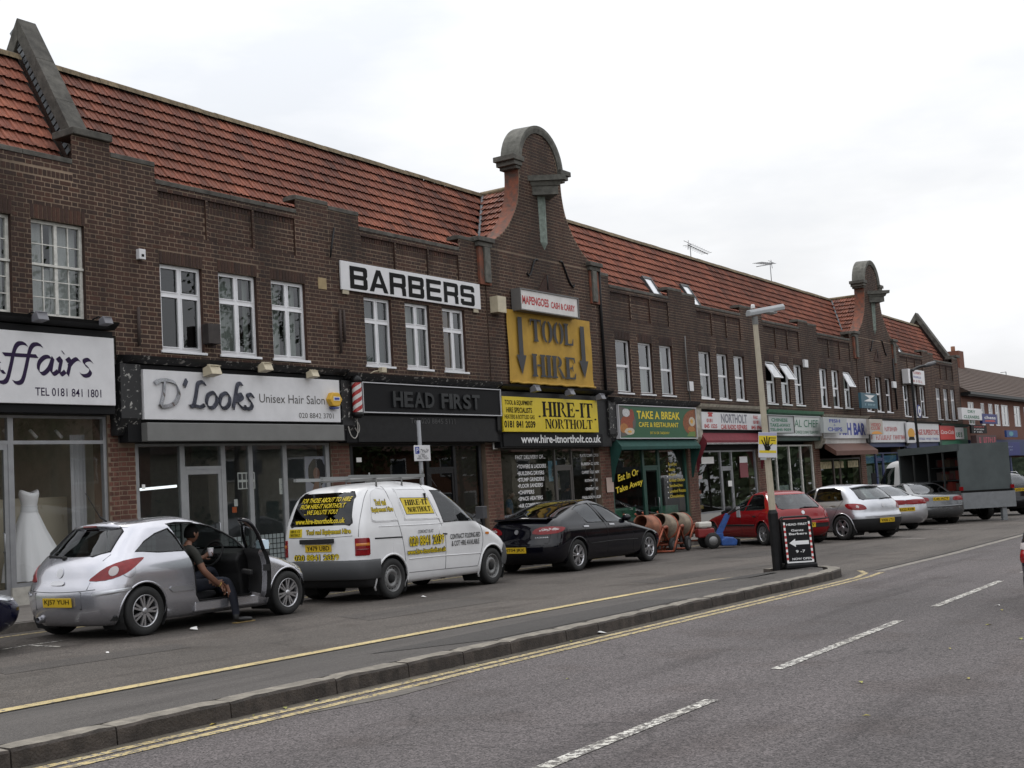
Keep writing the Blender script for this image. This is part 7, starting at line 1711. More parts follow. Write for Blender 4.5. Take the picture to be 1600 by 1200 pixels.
# red five-door hatchback
def peu_ex(root, c):
    badge(c, root, .77, .045)
    c.line(root, [(-.72,.60),(0,.585),(.72,.60)], 'rear', 0, .02, M_trim, 'bumper_strip', .004); c.patch(root, 'rear_bumper_pad', [(-.70,.50),(.70,.50),(.70,.40),(-.70,.40)], 'rear', M_trim, 0, .01, smooth=0, rings=5)
    for sd in (-1, 1): c.line(root, [(.35,.50),(1.2,.50),(2.2,.49)], 'side', sd, .024, M_trim, 'side_moulding', .004, 0)
    for pts in ([(.98,.86),(1.02,.6),(1.0,.3)], [(.02,.9),(.22,.66),(.34,.5)], [(1.76,.84),(1.86,.6),(1.86,.3)]): c.line(root, pts, 'side', 1, .004)
    c.patch(root, 'door_handle', [(.28,.70),(.42,.70),(.42,.735),(.28,.735)], 'side', M_trim, 1, .01, smooth=0); c.patch(root, 'door_handle', [(1.05,.70),(1.19,.70),(1.19,.735),(1.05,.735)], 'side', M_trim, 1, .01, smooth=0)
    wi = MB(); wi.tube([c.map('rear', -.45, .88)+Vector((-.02,0,0)), c.map('rear', -.1, .90)+Vector((-.02,0,0)), c.map('rear', .05, .87)+Vector((-.02,0,0))], .012, 5); wi.build('rear_wiper', M_trim, root)
    c.patch(root, 'front_bumper_pad', [(2.86,.36),(3.2,.36),(3.2,.54),(2.9,.54)], 'side', M_trim, 1, .012, smooth=0)
peu_sp = dict(xr=[(.18,-.52),(.30,-.64),(.42,-.68),(.56,-.68),(.62,-.63),(.75,-.59),(.84,-.55),(.90,-.48),(1.0,-.36),(1.1,-.23),(1.2,-.10),(1.25,-.03),(1.28,.06),(1.31,.3),(1.325,.6),(1.332,.7)],
              xf=[(.18,3.12),(.3,3.24),(.45,3.27),(.56,3.22),(.66,3.0),(.73,2.7),(.79,2.35),(.83,2.1),(.90,1.92),(1.0,1.67),(1.1,1.42),(1.2,1.14),(1.27,.95),(1.30,.86),(1.32,.78),(1.332,.74)],
              w=[(.18,.74),(.25,.80),(.4,.835),(.6,.845),(.74,.83),(.83,.795),(.9,.755),(1.0,.71),(1.1,.665),(1.2,.61),(1.26,.555),(1.30,.47),(1.32,.34),(1.332,.12)], dr=[(.1,.36),(.85,.38),(1.2,.4),(1.33,.4)], df=[(.1,.55),(.8,.55),(1.33,.3)], n=2.8)
simple_car('hatchback_car', (29.593, 11.793), .92, 'dark red five-door hatchback parked nose to the shops behind the lamp post', P_red, peu_sp, 2.58, .285, .83,
    [[(.92,.865),(1.70,.845),(1.50,1.0),(1.28,1.12),(1.04,1.205),(.80,1.235)], [(-.06,.90),(.10,.875),(.84,.867),(.72,1.235),(.30,1.245),(.16,1.19)]], [(-.57,.90),(-.5,.865),(.5,.865),(.57,.90),(.49,1.22),(-.49,1.22)], [(-.6,.88),(.6,.88),(.48,1.24),(-.48,1.24)],
    [([(.66,.62),(.90,.62),(.93,.70),(.91,.80),(.66,.80)], M_tail)], 'alloy', 'P306 KOY', False, M_carglass, extras=peu_ex, spokes=7, track=.72)
# silver five-door hatchback
def golf_ex(root, c):
    badge(c, root, .83, .055)
    for pts in ([(1.0,.95),(1.05,.6),(1.0,.3)], [(.0,.98),(.18,.7),(.34,.5)]): c.line(root, pts, 'side', 1, .004)
    for x0 in (.20, 1.1): c.patch(root, 'door_handle', [(x0,.86),(x0+.17,.86),(x0+.17,.89),(x0,.89)], 'side', P_silver2, 1, .016, smooth=0)
    c.line(root, [(-.66,.565),(0,.56),(.66,.565)], 'rear', 0, .004); wi = MB(); wi.tube([c.map('rear', .0, 1.0)+Vector((-.02,0,0)), c.map('rear', -.3, 1.01)+Vector((-.02,0,0)), c.map('rear', -.42, 1.0)+Vector((-.02,0,0))], .012, 5); wi.build('rear_wiper', M_trim, root)
    sp_ = MB(); vs = []; N = 10
    for i in range(N+1):
        y = -.5+1.0*i/N; x0 = c.XR(y, 1.31)-.06; vs += [(x0+.3, y, 1.375-.05*(y/.5)**2), (x0, y, 1.345-.04*(y/.5)**2), (x0+.03, y, 1.315-.04*(y/.5)**2)]
    sp_.add(vs, [(3*i, 3*i+3, 3*i+4, 3*i+1) for i in range(N)] + [(3*i+1, 3*i+4, 3*i+5, 3*i+2) for i in range(N)], 0, True); sp_.build('roof_spoiler', P_silver2, root)
golf_sp = dict(xr=[(.2,-.55),(.32,-.66),(.45,-.70),(.58,-.70),(.66,-.65),(.80,-.62),(.92,-.57),(1.0,-.50),(1.1,-.39),(1.2,-.27),(1.28,-.16),(1.32,-.1),(1.345,.0),(1.37,.25),(1.39,.55),(1.40,.8)],
              xf=[(.2,3.30),(.32,3.44),(.45,3.48),(.58,3.42),(.70,3.15),(.78,2.8),(.86,2.45),(.91,2.25),(1.0,2.05),(1.1,1.83),(1.2,1.6),(1.3,1.33),(1.35,1.15),(1.38,1.0),(1.395,.92),(1.40,.86)],
              w=[(.2,.78),(.28,.84),(.45,.87),(.65,.88),(.82,.865),(.92,.82),(1.0,.775),(1.1,.73),(1.2,.685),(1.3,.62),(1.35,.54),(1.38,.42),(1.395,.28),(1.40,.1)], dr=[(.1,.42),(.9,.45),(1.3,.42),(1.4,.4)], df=[(.1,.6),(.8,.6),(1.4,.3)], n=2.6)
simple_car('hatchback_car', (31.537, 10.572), 1.167, 'silver five-door hatchback right of the red car', P_silver2, golf_sp, 2.578, .31, .87,
    [[(1.0,.975),(1.85,.945),(1.62,1.12),(1.30,1.26),(1.0,1.305)], [(.0,1.0),(.10,.985),(.94,.977),(.94,1.305),(.40,1.31),(.16,1.25)]], [(-.58,1.02),(-.52,.985),(.52,.985),(.58,1.02),(.50,1.30),(-.50,1.30)], [(-.62,.96),(.62,.96),(.50,1.32),(-.50,1.32)],
    [([(.56,.77),(.62,.86),(.80,.90),(1.02,.90),(1.10,.86),(1.04,.78),(.85,.74),(.64,.74)], M_tail), ([(.74,.82),(.78,.86),(.83,.82),(.78,.785)], M_clearlamp)], 'star', 'VX06 LTU', True, M_carglass, extras=golf_ex, track=.77, matfn=lambda p: 2 if (p.z < .50 and p.x < -.30) else 0)
# silver saloon, mostly hidden
sal_sp = dict(xr=[(.2,-.80),(.32,-.95),(.45,-1.0),(.6,-.98),(.72,-.95),(.86,-.92),(.92,-.86),(.95,-.55),(.98,-.42),(1.05,-.24),(1.15,-.02),(1.24,.2),(1.30,.4),(1.34,.65),(1.355,.85)],
              xf=[(.2,3.25),(.32,3.42),(.45,3.46),(.58,3.38),(.68,3.0),(.76,2.6),(.84,2.25),(.90,2.1),(1.0,1.9),(1.1,1.68),(1.2,1.44),(1.28,1.22),(1.33,1.05),(1.35,.95),(1.355,.9)],
              w=[(.2,.76),(.28,.82),(.45,.85),(.65,.86),(.82,.84),(.92,.79),(1.0,.74),(1.1,.69),(1.2,.63),(1.28,.56),(1.33,.45),(1.35,.3),(1.355,.1)], dr=[(.1,.36),(.9,.4),(1.1,.42),(1.35,.4)], df=[(.1,.6),(.8,.6),(1.35,.3)], n=2.8)
sal_win = [[(1.0,.93),(1.8,.91),(1.5,1.10),(1.2,1.22),(.98,1.265)], [(.16,.95),(.94,.933),(.92,1.265),(.55,1.25),(.34,1.16)]]
sal_rw = [(-.56,1.0),(-.5,.985),(.5,.985),(.56,1.0),(.47,1.27),(-.47,1.27)]; sal_ws = [(-.6,.93),(.6,.93),(.48,1.28),(-.48,1.28)]
simple_car('saloon_car', (36.45, 11.52), .85, 'silver saloon with a full width red lamp strip, half hidden by the silver hatchback', P_silver2, sal_sp, 2.6, .30, .85, sal_win, sal_rw, sal_ws, [([(.02,.74),(.02,.86),(.60,.865),(.86,.86),(.92,.80),(.86,.74),(.5,.735)], M_tail)], 'alloy', 'S122 RXR', True, track=.74, platepos=.60)
def grey_ex(root, c): c.line(root, [(-.7,.58),(0,.56),(.7,.58)], 'rear', 0, .03, P_grey, 'bumper_edge', .004)
simple_car('saloon_car', (40.6, 11.52), .70, 'grey saloon between the silver saloon and the box lorry', P_grey, sal_sp, 2.6, .31, .85, sal_win, sal_rw, sal_ws, [([(.40,.74),(.42,.84),(.62,.865),(.88,.86),(.94,.80),(.86,.74),(.6,.735)], M_tail)], 'alloy', 'L45 ACT', True, extras=grey_ex, track=.75, platepos=.80)
# black estate at the right edge
est_sp = dict(xr=[(.24,-.75),(.36,-.9),(.5,-.95),(.65,-.92),(.8,-.9),(1.0,-.86),(1.1,-.80),(1.25,-.64),(1.38,-.48),(1.46,-.3),(1.5,-.1),(1.52,.3),(1.53,.6)], xf=sal_sp['xf'][:9]+[(1.1,1.75),(1.25,1.45),(1.4,1.1),(1.48,.9),(1.52,.75),(1.53,.65)],
              w=[(.24,.78),(.36,.85),(.6,.88),(.85,.86),(.98,.8),(1.15,.74),(1.3,.68),(1.42,.6),(1.48,.5),(1.51,.35),(1.53,.12)], dr=[(.1,.3),(1.53,.34)], df=[(.1,.6),(1.53,.3)], n=3)
def est_ex(root, c):
    for sd in (-1, 1): r_ = MB(); r_.tube([(-.2, sd*.52, 1.46), (-.1, sd*.52, 1.54), (1.0, sd*.52, 1.54), (1.1, sd*.52, 1.45)], .016, 6); r_.build('roof_rail', M_alu, root)
simple_car('estate_car', (47.5, 10.75), .90, 'black estate car with roof rails right of the box lorry', P_black, est_sp, 2.7, .31, .87, [[(1.05,.99),(1.8,.97),(1.5,1.2),(1.2,1.36),(1.0,1.42)], [(-.4,1.05),(1.0,1.0),(.95,1.42),(.0,1.42)]], [(-.6,1.06),(.6,1.06),(.5,1.40),(-.5,1.40)], [(-.6,.98),(.6,.98),(.5,1.38),(-.5,1.38)], [([(.62,.84),(.62,1.0),(.92,1.0),(.95,.86)], M_tail)], 'alloy', 'GX53 OAM', True, extras=est_ex, track=.76, platepos=.9)
# dark car cut by the left edge (only its nose shows) and blue car cut by the right edge
simple_car('saloon_car', (5.40, 13.4), .02, 'dark blue car nosing in at the left edge of the photo', P_navy, sal_sp, 2.6, .30, .85, sal_win, sal_rw, sal_ws, [([(.40,.74),(.42,.84),(.62,.865),(.88,.86),(.94,.80),(.86,.74),(.6,.735)], M_tail)], 'alloy', None, True, track=.74,
    extras=lambda root, c: c.patch(root, 'headlight', [(2.9,.60),(3.2,.57),(3.3,.60),(3.2,.70),(2.95,.72)], 'side', M_lamphead, -1, .006, smooth=2))
simple_car('hatchback_car', (14.01, 2.16), 0, 'dark blue car driving on the main road, cut off by the right edge', P_navy, peu_sp, 2.58, .29, .83,
    [[(.92,.865),(1.70,.845),(1.50,1.0),(1.28,1.12),(1.04,1.205),(.80,1.235)], [(-.06,.90),(.10,.875),(.84,.867),(.72,1.235),(.30,1.245),(.16,1.19)]], [(-.57,.90),(-.5,.865),(.5,.865),(.57,.90),(.49,1.22),(-.49,1.22)], [(-.6,.88),(.6,.88),(.48,1.24),(-.48,1.24)],
    [([(.60,.50),(.86,.50),(.88,.56),(.84,.62),(.60,.62)], M_tail), ([(.66,.63),(.88,.63),(.88,.69),(.66,.69)], M_clearlamp)], 'alloy', 'R87 KLE', False, group='vehicles on the main road')

# ======== open-sided box lorry with tail lift
def lorry():
    root = car_root('box_lorry', (42.5, 10.75), .82, 'grey box lorry with open dark side, white cab and lowered tail lift', cat='lorry')
    G_ = mat('grey lorry panel', (.068, .082, .084), .5, var=.15, vscale=2); G2 = mat('dark lorry interior', (.02, .022, .022), .8); G3 = mat('pale tail lift', (.19, .20, .21), .5, var=.1); WC = carpaint('white cab paint', (.66, .66, .66), 0, .4, .4)
    x0, x1 = -1.05, 2.6; z0, z1 = .98, 2.50; W_ = .92
    b = MB(); b.box(x0, x1, -W_, W_, z0-.14, z0); b.box(x0, x1, -W_, W_, z1-.05, z1); b.box(x0, x0+.05, -W_, W_, z0, z1-.05); b.box(x1-.05, x1, -W_, W_, z0, z1-.05); b.box(x0+.05, x1-.05, -W_, -W_+.05, z0, z1-.05); b.build('box_body', G_, root)
    i = MB(); i.box(x0+.051, x1-.051, -W_+.051, -W_+.07, z0+.001, z1-.06); i.box(x0+.051, x0+.06, -W_+.07, W_-.03, z0+.001, z1-.06); i.box(x1-.06, x1-.051, -W_+.07, W_-.03, z0+.001, z1-.06); i.build('box_lining', G2, root)
    fr = MB(); fr.box(x0, x1, W_-.05, W_+.012, z1-.22, z1+.012); fr.build('side_rail', G_, root)
    for x in (x0+.9, x0+1.8, x0+2.7): p = MB(); p.box(x, x+.04, W_-.05, W_, z0, z1-.22); p.build('side_post', G2, root)
    sh = MB(); 
    for z in (z0+.35, z0+.8): sh.box(x0+.2, x1-.2, -W_+.1, -.2, z, z+.03)
    sh.build('shelf', G_, root)
    gd = MB(); rd = random.Random(3)
    for k in range(30): 
        x = x0+.3+rd.random()*(x1-x0-.8); z = z0+rd.choice((.0, .38, .83)); gd.box(x, x+.3, -.9, -.4+rd.random()*.2, z+.001*k, z+.2+rd.random()*.12)
    gd.build('goods', mat('boxed goods', (.12, .1, .09), .7, island=.9, dark=[(.4, .4, .5), (2.2, .4, .3), (.6, .7, .9), (1.6, 1.4, 1.1)]), root)
    t = MB(); t.box(x0-.12, x0-.03, -W_-.03, W_+.03, .42, .93); t.build('tail_lift', G3, root)
    t = MB(); t.box(x0-.06, x0-.005, -W_, W_, .94, 1.0); t.build('rear_sill', M_blk, root)
    for sd in (-1, 1): l_ = MB(); l_.box(x0-.05, x0-.005, sd*.92-.06, sd*.92+.06, 1.01, 1.13); l_.build('tail_light', M_tail, root)
    s_ = MB(); s_.box(x0-.08, x0+.04, -.62, -.46, .0, .45); s_.build('support_leg', G3, root)
    ch = MB(); ch.box(x0+.1, 4.0, -.42, .42, .5, .84); ch.build('chassis', M_under, root)
    # cab
    sp = dict(xr=[(.55,2.7),(1.0,2.7),(1.6,2.7),(2.0,2.74),(2.1,2.85),(2.14,3.1),(2.15,3.3)], xf=[(.55,4.25),(.8,4.32),(1.2,4.28),(1.35,4.22),(1.6,4.05),(1.9,3.84),(2.05,3.7),(2.12,3.6),(2.15,3.5)], w=[(.55,.88),(.8,.92),(1.2,.92),(1.5,.88),(1.9,.82),(2.05,.74),(2.12,.58),(2.15,.3)], dr=[(0,.08),(3,.08)], df=[(0,.3),(3,.25)], n=3.2, kb=.0)
    c = Car(sp); dw = [(3.05,1.30),(3.95,1.28),(4.0,1.40),(3.78,1.88),(3.05,1.90)]; ws = [(-.76,1.34),(.76,1.34),(.68,1.92),(-.68,1.92)]
    c.body(root, WC, [('side', sd, dw) for sd in (-1, 1)] + [('front', 0, ws)], [], name='cab')
    for sd in (-1, 1): c.patch(root, 'cab_window', dw, 'side', M_carglass, sd, -.004, smooth=0); c.line(root, dw, 'side', sd, .014, M_trim, 'window_seal', 0, 0, True)
    c.patch(root, 'windscreen', ws, 'front', M_carglass, 0, -.004, smooth=0)
    m = MB(); m.box(4.15, 4.22, .95, 1.12, 1.35, 1.75); m.tube([(4.1, .85, 1.6), (4.18, 1.0, 1.6)], .015, 5); m.build('door_mirror', M_trim, root)
    for x in (.4, 3.4):
        for sd in (-1, 1): wheel(root, x, sd*.82, .36, 'steel', .22)
    return root
lorry()
# ------------------------------------------------------------------ neighbouring low building at the right
def low_building():
    X0 = B[11]+.32; X1 = 112; root = empty('low_shop_building', (X0, YF, gz(X0+8)), 0, 'low brick shops with brown tiled roof at the far right end', 'building'); L_ = X1-X0
    RBR = mat('orange red brick wall', (.14, .055, .035), .85, var=.3, vscale=30, bump=.3, bscale=80); BR = mat('brown concrete tiles', (.066, .041, .030), .85, var=.25, vscale=9)
    w_ = MB(); w_.box(0, L_, .0, 7, 0, 6.25); w_.build('wall', RBR, root)
    ye, yr, ze, zr = -.45, 3.6, 6.25, 8.75; r_ = MB(); n = 16
    for i in range(n):                       # tile courses as real steps
        a, b = i/n, (i+1)/n; y0, y1 = ye+(yr-ye)*a, ye+(yr-ye)*b; z0, z1 = ze+(zr-ze)*a+.05, ze+(zr-ze)*b+.01
        xa = max(0, 0); r_.add([(0, y0, z0), (L_, y0, z0), (L_, y1, z1), (0, y1, z1), (0, y0, z0-.05), (L_, y0, z0-.05)], [(0, 1, 2, 3), (4, 5, 1, 0)])
    r_.add([(0, yr, zr), (L_, yr, zr), (L_, 8, ze), (0, 8, ze)], [(0, 1, 2, 3)]); r_.add([(0, ye, ze), (0, yr, zr), (0, 8, ze)], [(0, 1, 2)])
    ro = r_.build('roof', BR, root)
    g = MB(); g.box(-.02, L_, ye-.1, ye+.03, ze-.14, ze); g.box(0, L_, ye+.03, -.001, ze-.2, ze-.02); g.build('gutter', M_black, root)
    c_ = MB(); c_.box(13.2, 14.4, 3.2, 4.2, zr-.6, zr+.95); c_.build('chimney', RBR, ro); c_ = MB(); c_.lathe([(.14, 0), (.14, .35), (.1, .36)], (13.8, 3.7, zr+.95), n=10); c_.build('chimney_pot', mat('clay pot', (.2, .09, .05), .8), ro)
    for x, wd in ((1.3, 1.2), (4.2, .7), (6.0, .9), (7.6, 1.0), (9.2, 1.7), (12.6, 1.6), (15.5, 1.6), (19, 1.6), (23, 1.6), (27, 1.6), (31, 1.6), (35, 1.6)):
        f = MB(); y = -.03; f.box(x, x+.07, y, .05, 4.45, 5.75); f.box(x+wd-.07, x+wd, y, .05, 4.45, 5.75); f.box(x+.07, x+wd-.07, y, .05, 4.45, 4.53); f.box(x+.07, x+wd-.07, y, .05, 5.67, 5.75); f.box(x+wd/2-.04, x+wd/2+.04, y, .05, 4.53, 5.67); f.box(x+.07, x+wd/2-.04, y+.001, .049, 5.2, 5.26)
        wo = f.build('window', M_upvc, root); q = MB(); q.add([(x+.05, -.012, 4.5), (x+wd-.05, -.012, 4.5), (x+wd-.05, -.012, 5.7), (x+.05, -.012, 5.7)], [(0, 1, 2, 3)]); q.build('pane', mat('far window glass', (.06, .07, .08), .05, coat=1), wo)
    f = MB(); f.box(.0, L_, -.3, -.001, 2.6, 3.6); f.build('fascia', M_dkblue, root)
    k = 0
    for x in (.5, 5.5, 10.5, 15.5, 20.5): q = MB(); q.box(x, x+4.4, -.05, -.001, .4, 2.5); q.build('shop_window', mat('dark shop window', (.03, .035, .04), .08, coat=1), root)
    for x in (0, 5, 10, 15, 20, 25): q = MB(); q.box(x, x+.4, -.1, -.052, 0, 2.6); q.build('pilaster', M_dkblue, root)
    return root
low_building()
s = Sign(10, 'projecting_sign', (1503, 1534, 638, 656), -1.0, 'white projecting sign lettered DRY CLEANERS in green', board=M_signw, depth=.2); s.text('DRY', 1512, 1524, 641, 645.5, M_grn, off=.03); s.text('CLEANERS', 1506, 1530, 649, 654, M_grn, off=.03)
s = Sign(10, 'projecting_sign', (1535, 1558, 647, 662), -1.0, 'blue projecting sign with white script and a red swoosh', board=mat('deep blue board', (.02, .025, .16), .5), depth=.15); s.text('chess', 1538, 1555.5, 650, 655, M_whi, off=.02); s.poly([(s.w*.15, s.h*.2), (s.w*.85, s.h*.2), (s.w*.8, s.h*.38), (s.w*.2, s.h*.36)], M_red, local=True)
s = Sign(10, 'projecting_sign', (1518, 1542, 664, 677), -1.0, 'black sign with three rows of pale print below the dry cleaners sign', board=M_blackm, depth=.1); s.bars(1522, 1538, 666, 668, M_red, 7); s.bars(1522, 1538, 670, 672, M_whi, 7); s.bars(1522, 1538, 674, 676, M_whi, 7)
s = Sign(10, 'canopy_sign', (1526, 1557, 680, 694), -1.1, 'red lettered canopy sign below the black sign', board=mat('dark canopy', (.06, .03, .03), .6), depth=.3); s.bars(1530, 1556, 683, 692, mat('pink red print', (.45, .06, .10), .5), 8)
s = Sign(10, 'projecting_sign', (1573, 1590, 672.5, 683), -.9, 'small blue sign at the right edge of the photo', board=mat('mid blue board', (.02, .06, .22), .5), depth=.12); s.poly(ell(s.w*.4, s.h*.5, s.w*.2, s.h*.35), mat('teal print', (.1, .3, .35), .5), local=True)
s = Sign(10, 'shop_sign', (1558, 1594, 691, 712), -.4, 'deep blue shop fascia panel with faint gold ornaments', board=mat('deep blue board', (.02, .025, .16), .5), depth=.1); s.bars(1573, 1583, 697, 699, mat('pale blue print', (.3, .35, .5), .5), 5); s.bars(1573, 1583, 702, 704, mat('pale blue print', (.3, .35, .5), .5), 4)
# ------------------------------------------------------------------ street lamp, signs, boards
def lamp_post():
    X, Y = 18.85, 7.79; root = empty('street_lamp', (X, Y, gz(X)+.08), 0, 'pale concrete street lamp with a black foot and a yellow hand poster', 'street lamp')
    root.rotation_euler = (0, R(-2.3), 0); root.scale = (.96, .96, .915)
    p = MB(); p.lathe([(.062, 1.02), (.055, 2.5), (.046, 4.32)], n=8, smooth=False); p.build('column', mat('pale concrete', (.42, .375, .29), .8, var=.12, vscale=4, bump=.2, bscale=60), root)
    p = MB(); p.lathe([(.088, 0), (.088, 1.0), (.064, 1.06)], n=8, smooth=False); p.build('black_foot', M_black, root)
    p = MB(); p.lathe([(.052, 4.30), (.05, 4.44)], n=10); p.build('collar', M_greysteel, root)
    h = MB(); d = Vector((.9, -.42, .13)).normalized()
    pr = [(-.14, .05), (.0, .055), (.2, .075), (.45, .085), (.62, .07), (.66, .03)]
    vs = []
    sd = Vector((-d.y, d.x, 0)).normalized(); up = Vector((0, 0, 1))
    for t, w_ in pr:
        c = Vector((0, 0, 4.50))+d*t
        for a, b in ((-1, -.035), (-1, .025), (-.55, .07), (.55, .07), (1, .025), (1, -.035)): vs.append(c+sd*(a*w_*1.25)+up*b)
    n = 6; h.add(vs, [(i*n+k, (i+1)*n+k, (i+1)*n+(k+1) % n, i*n+(k+1) % n) for i in range(len(pr)-1) for k in range(n)] + [tuple(range(n)), tuple(range((len(pr)-1)*n, len(pr)*n))[::-1]]); h.build('lamp_head', mat('grey lamp housing', (.30, .31, .32), .5, var=.1), root, bevel=.01)
    g = MB(); c = Vector((0, 0, 4.455))+d*.38; g.ball(c, .17, .09, .035, 12); g.build('lens', mat('lamp lens', (.35, .36, .36), .2), root)
    e = MB(); c = Vector((0, 0, 4.585))+d*-.02; e.lathe([(.035, 0), (.035, .05), (.025, .07), (0.001, .075)], c, n=12); e.build('photocell', mat('pale photocell', (.6, .6, .6), .4), root)
    b = MB(); b.tube([(0, 0, 2.86), (.075, .0, 2.86), (.075, 0, 3.02), (0, 0, 3.02)], .018, 6); b.build('bracket_box', M_greysteel, root)
    return root
lamp_post()
def hand_poster():
    w_, h_ = .30, .40; a = R(-50); o = empty('hand_poster', (18.80-.165*math.cos(a)-.16*.77, 7.83-.165*math.sin(a)-.16*.64, 1.63), a, 'yellow and white notice with a black hand print tied to the lamp post', 'notice')
    o.rotation_euler = (0, R(4), a)
    b = MB(); b.box(0, w_, 0, .008, 0, h_); b.build('board', mat('grey white card', (.55, .55, .58), .5), o)
    def pl(pts, m_, y=-.003):
        q = MB(); q.add([(a*w_, y, b*h_) for a, b in pts], [list(range(len(pts)))]); return q.build('print', m_, o)
    pl([(.02, .52), (.98, .52), (.98, .86), (.02, .86)], M_yel, -.002); pl([(.04, .18), (.96, .18), (.96, .28), (.04, .28)], M_yel, -.002); pl([(.02, .88), (.98, .88), (.98, .98), (.02, .98)], mat('pale violet print', (.35, .35, .5), .5), -.002)
    pl([(.30, .44), (.62, .46), (.66, .36), (.56, .27), (.36, .28)], M_blk, -.004)
    for a, b, c, d in ((.34, .44, .16, .70), (.40, .45, .30, .80), (.46, .46, .44, .84), (.53, .46, .58, .80), (.60, .44, .76, .56)): pl([(a-.035, b), (a+.04, b), (c+.03, d), (c-.03, d)], M_blk, -.0045)
    pl([(.60, .76), (.94, .76), (.94, .79), (.60, .79)], M_blk, -.004); pl([(.66, .67), (.90, .67), (.90, .70), (.66, .70)], M_blk, -.004)
    q = MB(); q.box(.1*w_, .42*w_, -.002, .006, -.10*h_, -.01*h_); q.build('lower_tab', mat('grey tab', (.3, .32, .32), .6), o)
hand_poster()
def a_board():
    X, Y = 19.08, 7.54; root = empty('a_board', (X, Y, gz(X)+.113), R(-52), 'black pavement board lettered HEAD FIRST Gents Barbers beside the street lamp', 'sign board')
    w_, h_ = .44, .77; tilt = R(7)
    for sgn in (1, -1):
        f = MB(); f.box(-w_/2, w_/2, -.012, .012, .06, h_); p = f.build('panel', M_blackm, root, loc=(0, -.16*sgn, .0), rot=(-tilt*sgn, 0, 0))
        fr = MB(); P = [(-w_/2-.02, 0, .05), (-w_/2-.02, 0, h_), (-w_/2+.02, 0, h_+.04), (w_/2-.02, 0, h_+.04), (w_/2+.02, 0, h_), (w_/2+.02, 0, .05)]; fr.tube(P, .016, 6); fr.build('frame', M_black, p)
        if sgn == 1:
            n = 15
            for x in (-w_/2+.004, w_/2-.034):
                st = MB()
                for i in range(n): st.add([(x, -.0145, .09+(h_-.13)*i/n), (x+.03, -.0145, .09+(h_-.13)*i/n), (x+.03, -.0145, .09+(h_-.13)*(i+1)/n), (x, -.0145, .09+(h_-.13)*(i+1)/n)], [(0, 1, 2, 3)], i % 2)
                st.build('striped_edge', [M_whi, M_red], p)
            for t, a, b, z0, z1 in (('HEAD FIRST', -.17, .17, .675, .71), ('Gents', -.10, .10, .58, .615), ('Barbers', -.14, .15, .525, .56), ('9 -7', -.06, .09, .24, .285), ('NOW OPEN', -.13, .19, .13, .165)):
                m = MB(); text_to(m, t, a, b, z0, z1, -.0145, 0, .02); m.build('lettering', M_whi, p)
            m = MB(); m.add([(-.15, -.0145, .40), (-.05, -.0145, .465), (-.05, -.0145, .43), (.165, -.0145, .43), (.165, -.0145, .37), (-.05, -.0145, .37), (-.05, -.0145, .335)], [(0, 1, 2, 3, 4, 5, 6)]); m.build('arrow', M_whi, p)
            m = MB(); m.box(-w_/2+.01, w_/2-.01, -.02, -.0125, .085, .108); m.build('bottom_strip', M_whi, p)
    b = MB(); b.box(-w_/2-.03, w_/2+.03, -.24, .24, 0, .075); b.build('base', M_black, root, bevel=.02)
a_board()
# parking sign on its own post on the shop pavement
X, Z = at(663, 708, 15.6); e = empty('parking_sign', (at(657, 700, 15.6)[0], 15.6, gz(X)+.12), 0, 'grey post with a small white parking notice in front of the barber shop', 'road sign'); px_ = e.location.x; zt = at(657, 657, 15.6)[1]-e.location.z
p = MB(); p.tube([(0, 0, 0), (-.02, 0, zt)], .04, 10); p.build('post', mat('grey sign post', (.22, .225, .24), .5), e)
l, r_ = at(650, 708, 15.5)[0]-px_, at(675, 708, 15.5)[0]-px_; z0, z1 = at(662, 720, 15.5)[1]-e.location.z, at(662, 695.5, 15.5)[1]-e.location.z
p = MB(); p.box(l, r_, -.06, -.045, z0, z1); sgn = p.build('plate', M_signw, e, bevel=.004)
t = MB(); t.add([(l+.03, -.062, z1-.17), (l+.16, -.062, z1-.17), (l+.16, -.062, z1-.03), (l+.03, -.062, z1-.03)], [(0, 1, 2, 3)]); t.build('blue_square', M_blue, sgn)
t = MB(); text_to(t, 'P', l+.065, l+.13, z1-.15, z1-.05, -.064); t.build('lettering', M_whi, sgn)
for i, (tx, a, b) in enumerate((('Mon - Sat', .4, .9), ('8am - 6.30pm', .18, .82), ('1 hour', .35, .65), ('No return', .25, .75), ('within 2 hours', .15, .85))): t = MB(); zz = z1-.09-i*(z1-z0-.1)/5.3; text_to(t, tx, l+(r_-l)*a, l+(r_-l)*b, zz-.03, zz+.02, -.062); t.build('lettering', M_blk, sgn)
